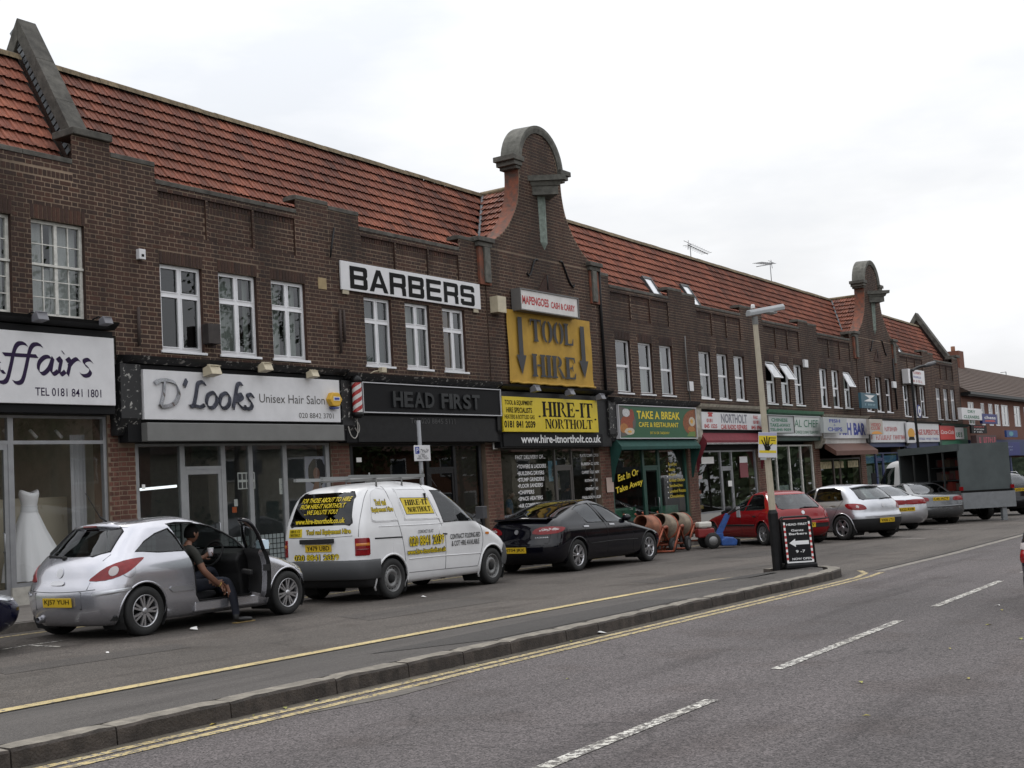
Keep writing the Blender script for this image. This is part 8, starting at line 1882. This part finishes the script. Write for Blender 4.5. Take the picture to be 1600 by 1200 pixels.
# far black lamp post with swan arm and round sign
def far_lamp():
    X, Y = 47.6, 13.6; X = at(1435, 690, Y)[0]; root = empty('street_lamp', (X, Y, gz(X)+.05), 0, 'slim black street lamp with a bent arm far along the terrace', 'street lamp')
    H = at(1424, 588, Y)[1]-root.location.z; p = MB(); pts = [Vector((0, 0, 0)), Vector((-.08, 0, H*.5)), Vector((-.16, 0, H)), Vector((-.08, -.05, H+.22)), Vector((.3, -.2, H+.36)), Vector((.75, -.4, H+.42))]
    p.tube(catmull(pts, 5), .05, 8); p.build('column', M_black, root); h = MB(); h.tube([(.55, -.31, H+.39), (.75, -.4, H+.44), (1.1, -.56, H+.52)], [.05, .09, .07], 8); h.build('lamp_head', mat('dark grey lamp head', (.06, .06, .065), .4), root)
    d = MB(); zc = at(1436, 643, Y)[1]-root.location.z; d.lathe([(.001, 0), (.24, 0), (.24, .02)], (.10, -.09, zc), (0, -1, 0), 24); d.lathe([(.001, .024), (.20, .024)], (.10, -.09, zc), (0, -1, 0), 24, 1); d.lathe([(.001, .028), (.08, .028)], (.10, -.09, zc), (0, -1, 0), 12, 0); d.build('round_sign', [M_blue, M_whi], root)
far_lamp()
# television aerials on the ridge
def aerial(px, py, label, flip=1):
    X, Z = at(px, py, YF+RY1); root = empty('tv_aerial', (X, YF+RY1, Z-.25), 0, label, 'aerial', 'television aerials'); M_a = mat('dull aluminium rod', (.12, .12, .13), .4, metal=.5)
    m = MB(); m.tube([(0, 0, -.3), (0, 0, .55)], .016, 5); m.build('mast', M_a, root); b = MB(); b.tube([(-.2*flip, 0, .5), (1.5*flip, 0, .36 if flip > 0 else .2)], .016, 5)
    b.build('boom', M_a, root)
    for i in range(9): d = MB(); x = (-.15+i*.19)*flip; zz = .5-.08*i*.19; d.tube([(x, -.22, zz), (x, .22, zz)], .008, 4); d.build('element', M_a, root)
    r_ = MB(); r_.tube([(-.2*flip, 0, .32), (-.12*flip, 0, .68)], .012, 4); r_.tube([(-.2*flip, -.15, .5), (-.2*flip, .15, .68)], .01, 4); r_.build('reflector', M_a, root)
aerial(1079, 394, 'television aerial on the ridge above the two roof windows'); aerial(1204, 421, 'double television aerial on the ridge further right', -1)
X, Z = at(1572, 584, YF+3.7); e = empty('tv_aerial', (X, YF+3.7, Z-.3), 0, 'television aerial beside the chimney at the far right', 'aerial', 'television aerials'); m = MB(); m.tube([(0, 0, -1.2), (0, 0, .45)], .03, 5); m.build('mast', M_black, e); m = MB(); m.tube([(-1.8, 0, .3), (.1, 0, .45)], .02, 4); m.build('boom', M_black, e)
# ------------------------------------------------------------------ hire machines
M_orange = mat('orange machine paint', (.26, .062, .028), .6, var=.45, vscale=7); M_drum = mat('cement stained drum', (.21, .17, .125), .85, var=.4, vscale=6, bump=.3); M_drumo = mat('stained orange drum', (.24, .10, .058), .8, var=.5, vscale=6)
def mixer(X, Y, rz, label, dm, tilt):
    root = empty('cement_mixer', (X, Y, gz(X)), rz, label, 'cement mixer', 'cement mixers for hire'); root.scale = (1.12,)*3
    ax = Vector((math.cos(tilt), 0, math.sin(tilt))); c = Vector((0, 0, .52))
    d = MB(); d.lathe([(.001, -.30), (.16, -.30), (.27, -.16), (.29, .0), (.28, .10), (.17, .36), (.165, .40), (.15, .40), (.15, .36), (.24, .08), (.2, -.2)], c, ax, 24); d.build('drum', dm, root)
    g = MB(); g.lathe([(.292, -.02), (.31, -.01), (.31, .03), (.292, .04)], c, ax, 30); g.build('ring_gear', M_orange, root)
    y = MB(); s_ = ax.cross(Vector((0, 1, 0))); y.tube(catmull([c+Vector((0, -.34, 0)), c+Vector((0, -.34, .1))-ax*.2, c+Vector((0, -.2, 0))-ax*.42, c-ax*.44, c+Vector((0, .2, 0))-ax*.42, c+Vector((0, .34, .1))-ax*.2, c+Vector((0, .34, 0))], 4), .035, 7); y.build('yoke', M_orange, root)
    f = MB(); f.tube([(-.36, -.3, .16), (.0, -.34, .52), (.42, -.3, .03)], .024, 6); f.tube([(-.36, .3, .16), (.0, .34, .52), (.42, .3, .03)], .024, 6); f.tube([(-.36, -.34, .16), (-.36, .34, .16)], .024, 6); f.tube([(.42, -.3, .04), (.42, .3, .04)], .024, 6); f.build('stand', M_orange, root)
    h = MB(); h.tube(catmull([c+Vector((0, -.36, 0)), c+ax*.3+Vector((0, -.36, .1)), c+ax*.55+Vector((0, -.3, .12))], 4), .02, 6); h.build('tipping_handle', M_orange, root)
    e = MB(); e.box(-.40, -.16, -.16, .16, .24, .48); e.build('motor_box', dm, root, bevel=.03)
    for sd in (-1, 1): w_ = MB(); w_.lathe([(.001, -.03), (.05, -.035), (.11, -.03), (.15, -.03), (.155, 0), (.15, .03), (.11, .03), (.05, .035), (.001, .03)], (-.36, sd*.37, .155), (0, 1, 0), 20); w_.lathe([(.001, sd*.037), (.09, sd*.034)], (-.36, sd*.37, .155), (0, 1, 0), 14, 1); w_.build('wheel', [M_rubber, M_steelw], root)
mixer(26.35, 14.05, R(182), 'orange cement mixer nearest the black car bonnet', M_drumo, R(24))
mixer(27.0, 13.95, R(188), 'beige cement mixer with a big stained drum, front of the row', M_drum, R(26))
mixer(27.7, 14.45, R(178), 'orange yoked cement mixer behind the front beige one', M_drumo, R(22))
mixer(28.3, 14.2, R(184), 'beige cement mixer at the right end of the row beside the cultivator', M_drum, R(24))
def cultivator():
    X, Y = 28.25, 13.35; root = empty('rotary_cultivator', (X, Y, gz(X)), R(-48), 'blue rotary cultivator with red and white engine beside the mixers', 'cultivator'); Bl = mat('blue machine paint', (.015, .065, .24), .5, var=.35)
    h = MB(); h.prism([(.18, .06), (.56, .04), (.60, .17), (.50, .25), (.30, .27), (.18, .2)], -.26, .26, 'y'); h.build('tine_hood', Bl, root, bevel=.03)
    e = MB(); e.box(-.36, .06, -.16, .16, .28, .50); e.build('engine', mat('red engine', (.20, .015, .015), .4), root, bevel=.03); e = MB(); e.box(-.34, .0, -.17, .17, .52, .66); e.build('fuel_tank', mat('pale tank', (.55, .53, .48), .4), root, bevel=.04)
    for sd in (-1, 1): w_ = MB(); w_.lathe([(.001, -.05), (.1, -.06), (.19, -.05), (.20, 0), (.19, .05), (.1, .06), (.001, .05)], (-.05, sd*.3, .20), (0, 1, 0), 22); w_.lathe([(.001, sd*.064), (.11, sd*.062), (.115, sd*.05)], (-.05, sd*.3, .20), (0, 1, 0), 16, 1); w_.build('wheel', [M_rubber, M_steelw], root)
    g = MB(); g.box(-.1, .3, -.07, .07, .14, .36); g.prism([(.12, .34), (.28, .34), (.52, .78), (.42, .84)], -.06, .06, 'y'); g.build('gearbox_arm', Bl, root, bevel=.015)
    for sd in (-1, 1): b = MB(); b.tube(catmull([Vector((.46, sd*.05, .80)), Vector((.7, sd*.2, .92)), Vector((1.0, sd*.28, 1.0))], 4), .016, 6); b.build('handlebar', M_black, root)
    s_ = MB(); s_.box(.64, .66, -.24, .24, .03, .2); s_.build('rear_flap', M_trim, root)
    x = MB(); x.box(.72, .735, -.16, .10, .72, .98); x.build('hire_tag', mat('pale hire tag', (.45, .46, .48), .6), root)
cultivator()
# wedding dress on a stand in the bridal window
X = at(47, 850, 18.3)[0]; e = empty('wedding_dress', (X, 18.3, gz(X)+.13), 0, 'white strapless wedding dress on a stand in the bridal shop window', 'dress'); M_dress = mat('ivory satin', (.74, .73, .75), .45, bump=.3, bscale=5)
d = MB(); prof = [(.52, .38), (.48, .6), (.38, .9), (.27, 1.2), (.19, 1.40), (.135, 1.52), (.125, 1.58), (.15, 1.68), (.175, 1.78), (.16, 1.84), (.06, 1.80), (.001, 1.80)]
d.lathe(prof, n=48)
for i, v in enumerate(d.v):
    t = math.atan2(v[1], v[0]); k = 1+.07*math.sin(t*11+v[2]*2)*max(0, 1.4-v[2]); x = v[0]*k+.22*max(0, 1.3-v[2])**1.3*(1 if v[0] > 0 else .3); zz = v[2]+(.03*math.cos(2*t) if 1.75 < v[2] < 1.9 and abs(v[0])+abs(v[1]) > .1 else 0); d.v[i] = (x, v[1]*k*.8, zz)
d.build('gown', M_dress, e); d = MB(); d.lathe([(.152, 1.50), (.135, 1.555), (.14, 1.60)], n=24); d.v = [(a, b*.85, c) for a, b, c in d.v]; d.build('sash', mat('pleated satin', (.6, .6, .62), .5), e)
st = MB(); st.lathe([(.3, .0), (.3, .04), (.02, .06), (.02, .6)], n=16); st.build('stand', M_trim, e)
pt = MB(); pt.box(3.7, 5.3, 1.0, 1.04, .14, 1.85); pt.build('display_partition', mat('cream partition', (.42, .37, .28), .8), UNIT[0]); pt = MB(); wavy(pt, 5.02, 5.32, .5, .2, 2.9, 12, .03); pt.build('drape', mat('pale grey drape', (.4, .4, .42), .8), UNIT[0])
for i, x in enumerate((3.95, 4.45, 4.95)): q = MB(); q.tube([(x, .8, 3.0), (x+.07, .7, 2.86)], .03, 7); q.build('spotlight', M_whi, UNIT[0])
# ------------------------------------------------------------------ across the road: trees and houses that the shop glass reflects
def leafmat(name, col):
    m = mat(name, col, .7, island=.5); b = m.node_tree.nodes['Principled BSDF']; return m
M_bark = mat('tree bark', (.06, .045, .035), .9, var=.3, bump=.5); M_leaves = [leafmat('lime leaves', (.055, .085, .02)), leafmat('plane leaves', (.04, .07, .02)), leafmat('dark leaves', (.03, .05, .018))]
def tree(X, Y, H, rad, k, label):
    root = empty('street_tree', (X, Y, gz(X)), 0, label, 'tree', 'trees across the main road'); rd = random.Random(k*17+3)
    t = MB(); t.tube(catmull([Vector((0, 0, 0)), Vector((.1, 0, H*.2)), Vector((-.05, .1, H*.45)), Vector((.1, 0, H*.75))], 4), [.22-.012*i for i in range(13)], 8)
    for i in range(7): a = i*.9+k; z = H*(.3+.07*i); t.tube(catmull([Vector((0, 0, z)), Vector((rad*.4*math.cos(a), rad*.4*math.sin(a), z+H*.10)), Vector((rad*.75*math.cos(a), rad*.75*math.sin(a), z+H*.16))], 3), [.09-.011*j for j in range(7)], 5)
    t.build('trunk', M_bark, root); cl = []
    for i in range(34):
        a = rd.uniform(0, 6.28); u = rd.uniform(-.9, 1); r_ = rad*math.sqrt(1-u*u*.8)*rd.uniform(.35, 1); cl.append(Vector((r_*math.cos(a), r_*math.sin(a), H*.64+u*H*.34)))
    c = MB()
    for p in cl:
        for j in range(75):
            d = Vector((rd.gauss(0, 1), rd.gauss(0, 1), rd.gauss(0, .8)))*.42; q = p+d; n = Vector((rd.gauss(0, 1), rd.gauss(0, 1), rd.gauss(0, 1))).normalized(); u = n.orthogonal().normalized(); v = n.cross(u); s_ = rd.uniform(.09, .17)
            c.add([q-u*s_, q-v*s_*.6, q+u*s_, q+v*s_*.6], [(0, 1, 2, 3)])
    cr = c.build('crown', M_leaves[k % 3], root); cr['kind'] = 'stuff'
for k, (X, Y, H, rad) in enumerate(((24, -9.5, 9.5, 3.0), (33, -10, 13, 3.6), (43, -9.5, 13.5, 3.6), (52, -10.5, 10, 3.4), (62, -10, 8.8, 3.2), (72, -10.5, 9.2, 3.6), (84, -10, 8.8, 3.6), (97, -11, 9, 4.0))):
    tree(X, Y, H, rad, k, ['leafy tree directly across the main road, first of the row', 'leafy tree across the main road, second of the row', 'leafy tree across the main road, third of the row', 'tall leafy tree across the main road, fourth of the row', 'leafy tree across the main road, fifth of the row', 'tall leafy tree across the main road, sixth of the row', 'leafy tree across the main road, seventh of the row', 'tallest leafy tree across the main road, last of the row'][k])
def house(X, Y, wd, label, k):
    root = empty('semi_detached_house', (X, Y, gz(X)), 0, label, 'house', 'houses across the main road'); W_ = [mat('cream render', (.45, .41, .33), .8, var=.1), mat('house red brick', (.17, .08, .05), .85, var=.2)][k % 2]
    w_ = MB(); w_.box(0, wd, -7, 0, 0, 5.2); w_.build('wall', W_, root); r_ = MB(); r_.prism([(-7.4, 5.1), (.4, 5.1), (-3.5, 8.2)], -.3, wd+.3, 'x'); ro = r_.build('roof', mat('brown house roof', (.11, .06, .045), .85, var=.2), root); c = MB(); c.box(wd*.5-.4, wd*.5+.4, -3.9, -3.1, 7.6, 9.2); c.build('chimney', MATS['house red brick'] if 'house red brick' in MATS else W_, ro)
    for x in (.8, wd/2+.6, wd-2.4):
        for z in (.9, 3.3): q = MB(); q.box(x, x+1.6, .001, .05, z, z+1.3); o = q.build('window', M_upvc, root); g = MB(); g.box(x+.1, x+1.5, .051, .06, z+.1, z+1.2); g.build('pane', mat('far window glass', (.06, .07, .08), .05, coat=1), o)
    d = MB(); d.box(wd/2-1.1, wd/2-.1, .001, .06, .0, 2.1); d.build('door', M_dkgreen, root)
mat('house red brick', (.17, .08, .05), .85, var=.2)
for k, X in enumerate((18, 33, 48, 63, 78, 93)): house(X, -17, 11, ['cream house across the main road facing the hair salon', 'red brick house across the main road, second from the left', 'cream house across the main road, third from the left', 'red brick house across the main road, fourth from the left', 'cream house across the main road, fifth from the left', 'red brick house across the main road, last in the row'][k], k)
hd = MB(); rd = random.Random(5)
for i in range(5200):
    x = rd.uniform(12, 105); y = -12.5+rd.gauss(0, .3); z = gz(x)+abs(rd.gauss(.7, .5)); n = Vector((rd.gauss(0, 1), rd.gauss(0, 1), rd.gauss(0, 1))).normalized(); u = n.orthogonal().normalized(); v = n.cross(u); s_ = rd.uniform(.12, .22); q = Vector((x, y, z)); hd.add([q-u*s_, q-v*s_*.6, q+u*s_, q+v*s_*.6], [(0, 1, 2, 3)])
o = hd.build('garden_hedge', M_leaves[2]); o['kind'] = 'stuff'; tag(o, 'long dark garden hedge across the main road', 'hedge')
bl = MB()  # unseen leaf belt added so far shop glass mirrors dark foliage, not sky
for i in range(9000):
    x = rd.uniform(103, 230); y = -12+rd.gauss(0, 1.6); z = gz(x)+9.2*rd.random()**.8*(.8+.2*math.sin(x*.7)); n = Vector((rd.gauss(0, 1), rd.gauss(0, 1), rd.gauss(0, 1))).normalized(); u = n.orthogonal().normalized(); v = n.cross(u); s_ = rd.uniform(.35, .65); q = Vector((x, y, z)); bl.add([q-u*s_, q-v*s_*.6, q+u*s_, q+v*s_*.6], [(0, 1, 2, 3)])
for i in range(4200):
    y = rd.uniform(-12, 60); x = 132+rd.gauss(0, 2); z = gz(x)+8*rd.random()**.8*(.75+.25*math.sin(y*.5)); n = Vector((rd.gauss(0, 1), rd.gauss(0, 1), rd.gauss(0, 1))).normalized(); u = n.orthogonal().normalized(); v = n.cross(u); s_ = rd.uniform(.35, .65); q = Vector((x, y, z)); bl.add([q-u*s_, q-v*s_*.6, q+u*s_, q+v*s_*.6], [(0, 1, 2, 3)])
o = bl.build('added_tree_belt', M_leaves[1]); o['kind'] = 'stuff'; tag(o, 'unseen belt of trees added far along the road to darken glass reflections', 'trees')
# ------------------------------------------------------------------ people
SKIN = mat('brown skin', (.20, .095, .060), .55, var=.12, vscale=9); HAIR = mat('black hair', (.005, .0045, .0045), .9, spec=.15, bump=.6, bscale=120); SHIRT = mat('dark olive t-shirt', (.018, .018, .014), .85, var=.2, vscale=8, bump=.3, bscale=25); JEANS = mat('dark blue jeans', (.006, .008, .017), .85, var=.3, vscale=9, bump=.3, bscale=40); SHOE = mat('black shoe', (.012, .012, .013), .5); SOLE = mat('tan shoe sole', (.22, .15, .05), .7)
def person(root, J, E_, zones, name='body'):
    """J: joint -> (pos, radius); E_: bones (a, b); zones: bone -> material index; one continuous skinned mesh"""
    names = list(J); me = bpy.data.meshes.new('body'); me.from_pydata([J[n][0] for n in names], [(names.index(a), names.index(b)) for a, b in E_], [])
    o = bpy.data.objects.new('body', me); C.objects.link(o)
    m = o.modifiers.new('skin', 'SKIN'); m.use_smooth_shade = True
    for i, n in enumerate(names):
        r = J[n][1]; r = r if hasattr(r, '__len__') else (r, r); v = me.skin_vertices[0].data[i]; v.radius = r; v.use_root = (n == 'pelvis')
    s_ = o.modifiers.new('sub', 'SUBSURF'); s_.levels = 2; s_.render_levels = 2
    bpy.context.view_layer.update(); dg = bpy.context.evaluated_depsgraph_get(); ev = bpy.data.meshes.new_from_object(o.evaluated_get(dg)); bpy.data.objects.remove(o)
    b = bpy.data.objects.new(name, ev); link(b, root); ev.materials.clear()
    for x in (SKIN, SHIRT, JEANS, SHOE, HAIR): ev.materials.append(x)
    segs = [(Vector(J[a][0]), Vector(J[b_][0]), zones.get((a, b_), 0)) for a, b_ in E_]
    for p in ev.polygons:
        c = p.center; best = (9, 0)
        for a, e, z in segs:
            ab = e-a; t = max(0, min(1, (c-a).dot(ab)/max(1e-9, ab.length_squared))); d = (a+ab*t-c).length
            if d < best[0]: best = (d, z if not callable(z) else z(t))
        p.material_index = best[1]; p.use_smooth = True
    return b
def head(root, pos, yaw, sc=1.0, tilt=0):
    """shaped head with face; looks along local +x"""
    M = Matrix.Translation(pos) @ Matrix.Rotation(yaw, 4, 'Z') @ Matrix.Rotation(tilt, 4, 'Y') @ Matrix.Scale(sc, 4)
    h = MB(); N, K = 24, 18; vs = []
    for i in range(K+1):
        a = math.pi*i/K-math.pi/2; z = math.sin(a)*.118
        for k in range(N):
            t = 2*math.pi*k/N; cx, cy = math.cos(t), math.sin(t); rx = .095*math.cos(a); ry = .076*math.cos(a)
            if z < -.02: f = min(1, (-z-.02)/.09); rx *= 1-.10*f if cx > 0 else 1-.38*f; ry *= 1-.26*f
            x, y = rx*cx, ry*cy
            if cx > .3:
                face = (cx-.3)/.7
                x += .006*face*math.exp(-((z-.03)/.02)**2)                                   # brow
                x -= .012*math.exp(-((z-.008)/.014)**2)*math.exp(-((abs(y)-.032)/.014)**2)    # eye sockets
                x += .024*math.exp(-((z+.018)/.018)**2)*math.exp(-(y/.011)**2) + .012*math.exp(-((z-.005)/.02)**2)*math.exp(-(y/.009)**2)  # nose
                x += .008*math.exp(-((z+.055)/.008)**2)*math.exp(-(y/.022)**2) - .005*math.exp(-((z+.065)/.004)**2)*math.exp(-(y/.024)**2) + .008*math.exp(-((z+.073)/.007)**2)*math.exp(-(y/.02)**2)  # lips
                x += .010*math.exp(-((z+.102)/.014)**2)*math.exp(-(y/.025)**2)                # chin
            vs.append(M @ Vector((x, y, z)))
    h.add(vs, [(i*N+k, i*N+(k+1) % N, (i+1)*N+(k+1) % N, (i+1)*N+k) for i in range(K) for k in range(N)], 0, True)
    ho = h.build('head', SKIN, root)
    for sd in (-1, 1):
        e = MB(); e.ball((0, 0, 0), .017, .008, .028, 10); e.xform(M @ Matrix.Translation((-.008, sd*.078, -.005)) @ Matrix.Rotation(R(-12), 4, 'Y')); e.build('ear', SKIN, ho)
        e = MB(); e.ball((0, 0, 0), .011, .013, .009, 10); e.xform(M @ Matrix.Translation((.080, sd*.031, .009))); e.build('eye', mat('eye', (.25, .22, .2), .2), ho); e = MB(); e.ball((0, 0, 0), .006, .006, .006, 8); e.xform(M @ Matrix.Translation((.0885, sd*.031, .009))); e.build('iris', M_blk, ho)
        e = MB(); e.tube([M @ Vector((.086, sd*.018, .030)), M @ Vector((.088, sd*.033, .034)), M @ Vector((.080, sd*.047, .030))], .005*sc, 5); e.build('eyebrow', HAIR, ho)
    m = MB(); m.tube([M @ Vector((.083, -.02, -.064)), M @ Vector((.092, 0, -.063)), M @ Vector((.083, .02, -.064))], .004*sc, 5); m.build('mouth', mat('lips', (.16, .06, .05), .5), ho)
    hr = MB(); vs = []; rd = random.Random(2)
    for i in range(11):
        a = math.pi/2*i/10
        for k in range(N):
            t = 2*math.pi*k/N; lim = -.035+.085*max(0, math.cos(t))**.6 if math.cos(t) > 0 else -.055
            z = lim+(.124-lim)*math.sin(a); rr = math.sqrt(max(0, 1-(z/.126)**2)); j = 1+rd.uniform(-.012, .012); vs.append(M @ Vector((.103*rr*math.cos(t)*j-.003, .084*rr*math.sin(t)*j, z)))
    hr.add(vs, [(i*N+k, i*N+(k+1) % N, (i+1)*N+(k+1) % N, (i+1)*N+k) for i in range(10) for k in range(N)], 0, True); hr.build('hair', HAIR, ho)
    return ho
def hand_bones(J, E_, Z, pre, wrist, d, n, curl, thumb_side, sc=1.0):
    """five unequal bent fingers off a palm: d = pointing direction, n = palm normal (fingers curl that way)"""
    d = Vector(d).normalized(); n = Vector(n); n = (n-d*n.dot(d)).normalized(); s_ = d.cross(n)*thumb_side; w = Vector(J[wrist][0])
    J[pre+'palm'] = (w+d*.045*sc, (.024*sc, .030*sc)); E_.append((wrist, pre+'palm')); J[pre+'knuck'] = (w+d*.085*sc, (.016*sc, .032*sc)); E_.append((pre+'palm', pre+'knuck'))
    for i, (off, ln) in enumerate(((.030, .070), (.010, .080), (-.010, .074), (-.028, .058))):
        b = w+d*.088*sc+s_*off*sc; p1 = b+(d*math.cos(curl*.5)+n*math.sin(curl*.5))*ln*.5*sc; p2 = p1+(d*math.cos(curl*1.3)+n*math.sin(curl*1.3))*ln*.3*sc; p3 = p2+(d*math.cos(curl*2.0)+n*math.sin(curl*2.0))*ln*.28*sc
        for k, (p, r) in enumerate(((b, .0100), (p1, .0092), (p2, .0085), (p3, .0070))): J[pre+'f%d%d' % (i, k)] = (p, r*sc)
        E_ += [(pre+'knuck', pre+'f%d0' % i), (pre+'f%d0' % i, pre+'f%d1' % i), (pre+'f%d1' % i, pre+'f%d2' % i), (pre+'f%d2' % i, pre+'f%d3' % i)]
    t0 = w+d*.03*sc+s_*.03*sc; t1 = t0+(d*.6+s_*.7+n*.3).normalized()*.035*sc; t2 = t1+(d*.9+s_*.2+n*.5).normalized()*.03*sc
    J[pre+'t0'] = (t0, .012*sc); J[pre+'t1'] = (t1, .0105*sc); J[pre+'t2'] = (t2, .008*sc); E_ += [(pre+'palm', pre+'t0'), (pre+'t0', pre+'t1'), (pre+'t1', pre+'t2')]
def driver():
    # built in the car's own coordinates, then stands at top level as a thing of its own
    root = empty('person', (0, 0, 0), 0, 'person in dark t-shirt and jeans sitting in the silver hatchback, one foot on the road', 'person'); root.matrix_world = CORSA.matrix_basis.copy() if hasattr(CORSA, 'matrix_basis') else CORSA.matrix_world.copy()
    J = dict(pelvis=((.98, -.45, .50), (.125, .15)), belly=((.97, -.46, .66), (.12, .145)), chest=((.98, -.48, .84), (.125, .165)), collar=((1.0, -.48, .965), (.085, .13)), neck=((1.03, -.48, 1.03), .052), skull=((1.06, -.48, 1.11), .05),
             shr=((.98, -.66, .945), .062), elr=((1.03, -.76, .70), .046), far=((1.14, -.79, .60), .042), wrr=((1.255, -.82, .505), .028),
             shl=((1.02, -.30, .945), .062), ell=((1.18, -.24, .74), .046), fal=((1.28, -.30, .80), .042), wrl=((1.38, -.38, .86), .028),
             hipr=((1.02, -.55, .50), .095), knr=((1.40, -.80, .555), .070), shinr=((1.40, -.90, .34), .064), anr=((1.40, -.95, .11), .050), heelr=((1.375, -.955, .05), .042), ballr=((1.53, -.965, .04), .038), toer=((1.66, -.975, .032), .028),
             hipl=((1.03, -.36, .50), .095), knl=((1.50, -.42, .70), .070), anl=((1.66, -.40, .38), .052), toel=((1.84, -.40, .33), .035))
    E_ = [('pelvis', 'belly'), ('belly', 'chest'), ('chest', 'collar'), ('collar', 'neck'), ('neck', 'skull'), ('collar', 'shr'), ('shr', 'elr'), ('elr', 'far'), ('far', 'wrr'), ('collar', 'shl'), ('shl', 'ell'), ('ell', 'fal'), ('fal', 'wrl'),
          ('pelvis', 'hipr'), ('hipr', 'knr'), ('knr', 'shinr'), ('shinr', 'anr'), ('anr', 'heelr'), ('heelr', 'ballr'), ('ballr', 'toer'), ('pelvis', 'hipl'), ('hipl', 'knl'), ('knl', 'anl'), ('anl', 'toel')]
    Z = {e: 1 for e in E_[:3]}; Z.update({('collar', 'neck'): lambda t: 1 if t < .35 else 0, ('collar', 'shr'): 1, ('collar', 'shl'): 1, ('shr', 'elr'): lambda t: 1 if t < .62 else 0, ('shl', 'ell'): lambda t: 1 if t < .62 else 0})
    for e in (('pelvis', 'hipr'), ('hipr', 'knr'), ('knr', 'shinr'), ('shinr', 'anr'), ('pelvis', 'hipl'), ('hipl', 'knl'), ('knl', 'anl')): Z[e] = 2
    for e in (('anr', 'heelr'), ('heelr', 'ballr'), ('ballr', 'toer'), ('anl', 'toel')): Z[e] = 3
    hand_bones(J, E_, Z, 'r', 'wrr', (.55, -.12, -.55), (-.3, .5, -.6), .75, -1); hand_bones(J, E_, Z, 'l', 'wrl', (.7, -.25, .35), (-.2, -.9, .1), 1.0, 1)
    person(root, J, E_, Z); head(root, (1.10, -.48, 1.185), R(-6), 1.0, R(3))
    s_ = MB(); s_.prism([(1.34, .0), (1.69, .0), (1.69, .014), (1.34, .014)], -1.005, -.925, 'y'); s_.build('shoe_sole', SOLE, root, bevel=.006)
    br = MB(); br.tube([(1.245+.03*math.cos(a)*.6, -.815+.032*math.sin(a), .515+.03*math.cos(a)*.75) for a in [2*math.pi*i/14 for i in range(14)]], .005, 5, closed=True); br.build('bracelet', mat('gold bracelet', (.55, .38, .1), .3, metal=1), root)
    M = CORSA.matrix_basis
    c = empty('coffee_cup', M @ Vector((1.475, -.43, .87)), 0, 'white paper cup held inside the silver hatchback', 'cup'); m = MB(); m.lathe([(.001, 0), (.030, 0), (.040, .10), (.036, .10)], n=18); m.build('cup', mat('white paper cup', (.72, .66, .70), .5), c); m = MB(); m.lathe([(.042, .10), (.042, .112), (.001, .115)], n=18); m.build('lid', M_whi, c)
    g = MB(); g.tube([(0, 0, 0), (.055, -.01, -.045)], .0045, 6); o = g.build('cigarette', M_whi, loc=M @ Vector((1.335, -.855, .405))); tag(o, 'lit white cigarette between the fingers of the hand outside the car', 'cigarette')
driver()
def shopkeeper(X, Y, yaw, label, shirt, H=1.72):
    root = empty('person', (X, Y, gz(X)+.13), yaw, label, 'person', 'people inside the shops')
    k = H/1.75
    J = dict(pelvis=((0, 0, .95*k), (.12, .16)), belly=((0, 0, 1.12*k), (.115, .15)), chest=((0, 0, 1.30*k), (.125, .175)), collar=((0, 0, 1.44*k), (.08, .13)), neck=((.01, 0, 1.51*k), .052), skull=((.02, 0, 1.58*k), .05),
             shr=((0, -.19, 1.42*k), .062), elr=((-.02, -.25, 1.14*k), .045), wrr=((.12, -.22, .93*k), .03), shl=((0, .19, 1.42*k), .062), ell=((-.02, .25, 1.14*k), .045), wrl=((.14, .2, .95*k), .03),
             hipr=((0, -.1, .88*k), .09), knr=((.02, -.1, .48*k), .062), anr=((0, -.1, .09*k), .046), toer=((.17, -.11, .035), .034), hipl=((0, .1, .88*k), .09), knl=((.03, .1, .48*k), .062), anl=((0, .1, .09*k), .046), toel=((.17, .11, .035), .034))
    E_ = [('pelvis', 'belly'), ('belly', 'chest'), ('chest', 'collar'), ('collar', 'neck'), ('neck', 'skull'), ('collar', 'shr'), ('shr', 'elr'), ('elr', 'wrr'), ('collar', 'shl'), ('shl', 'ell'), ('ell', 'wrl'), ('pelvis', 'hipr'), ('hipr', 'knr'), ('knr', 'anr'), ('anr', 'toer'), ('pelvis', 'hipl'), ('hipl', 'knl'), ('knl', 'anl'), ('anl', 'toel')]
    Z = {e: 1 for e in E_[:3]}; Z.update({('collar', 'neck'): lambda t: 1 if t < .3 else 0, ('collar', 'shr'): 1, ('collar', 'shl'): 1, ('shr', 'elr'): lambda t: 1 if t < .6 else 0, ('shl', 'ell'): lambda t: 1 if t < .6 else 0})
    for e in E_[11:]: Z[e] = 2
    Z[('anr', 'toer')] = Z[('anl', 'toel')] = 3
    hand_bones(J, E_, Z, 'r', 'wrr', (.5, 0, -.7), (.5, .6, .4), .5, -1); hand_bones(J, E_, Z, 'l', 'wrl', (.5, 0, -.7), (.5, -.6, .4), .5, 1)
    b = person(root, J, E_, Z); b.data.materials[1] = shirt; head(root, (.05, 0, 1.655*k), 0, 1.0)
X = at(893, 770, 18.6)[0]; shopkeeper(X, 18.75, R(-20), 'person in a dark top standing inside the tool hire doorway', mat('black top', (.012, .012, .014), .85))
X = at(800, 785, 19.2)[0]; shopkeeper(X, 19.3, R(-60), 'person in a blue top behind the left tool hire window', mat('blue top', (.05, .11, .2), .85), 1.55)
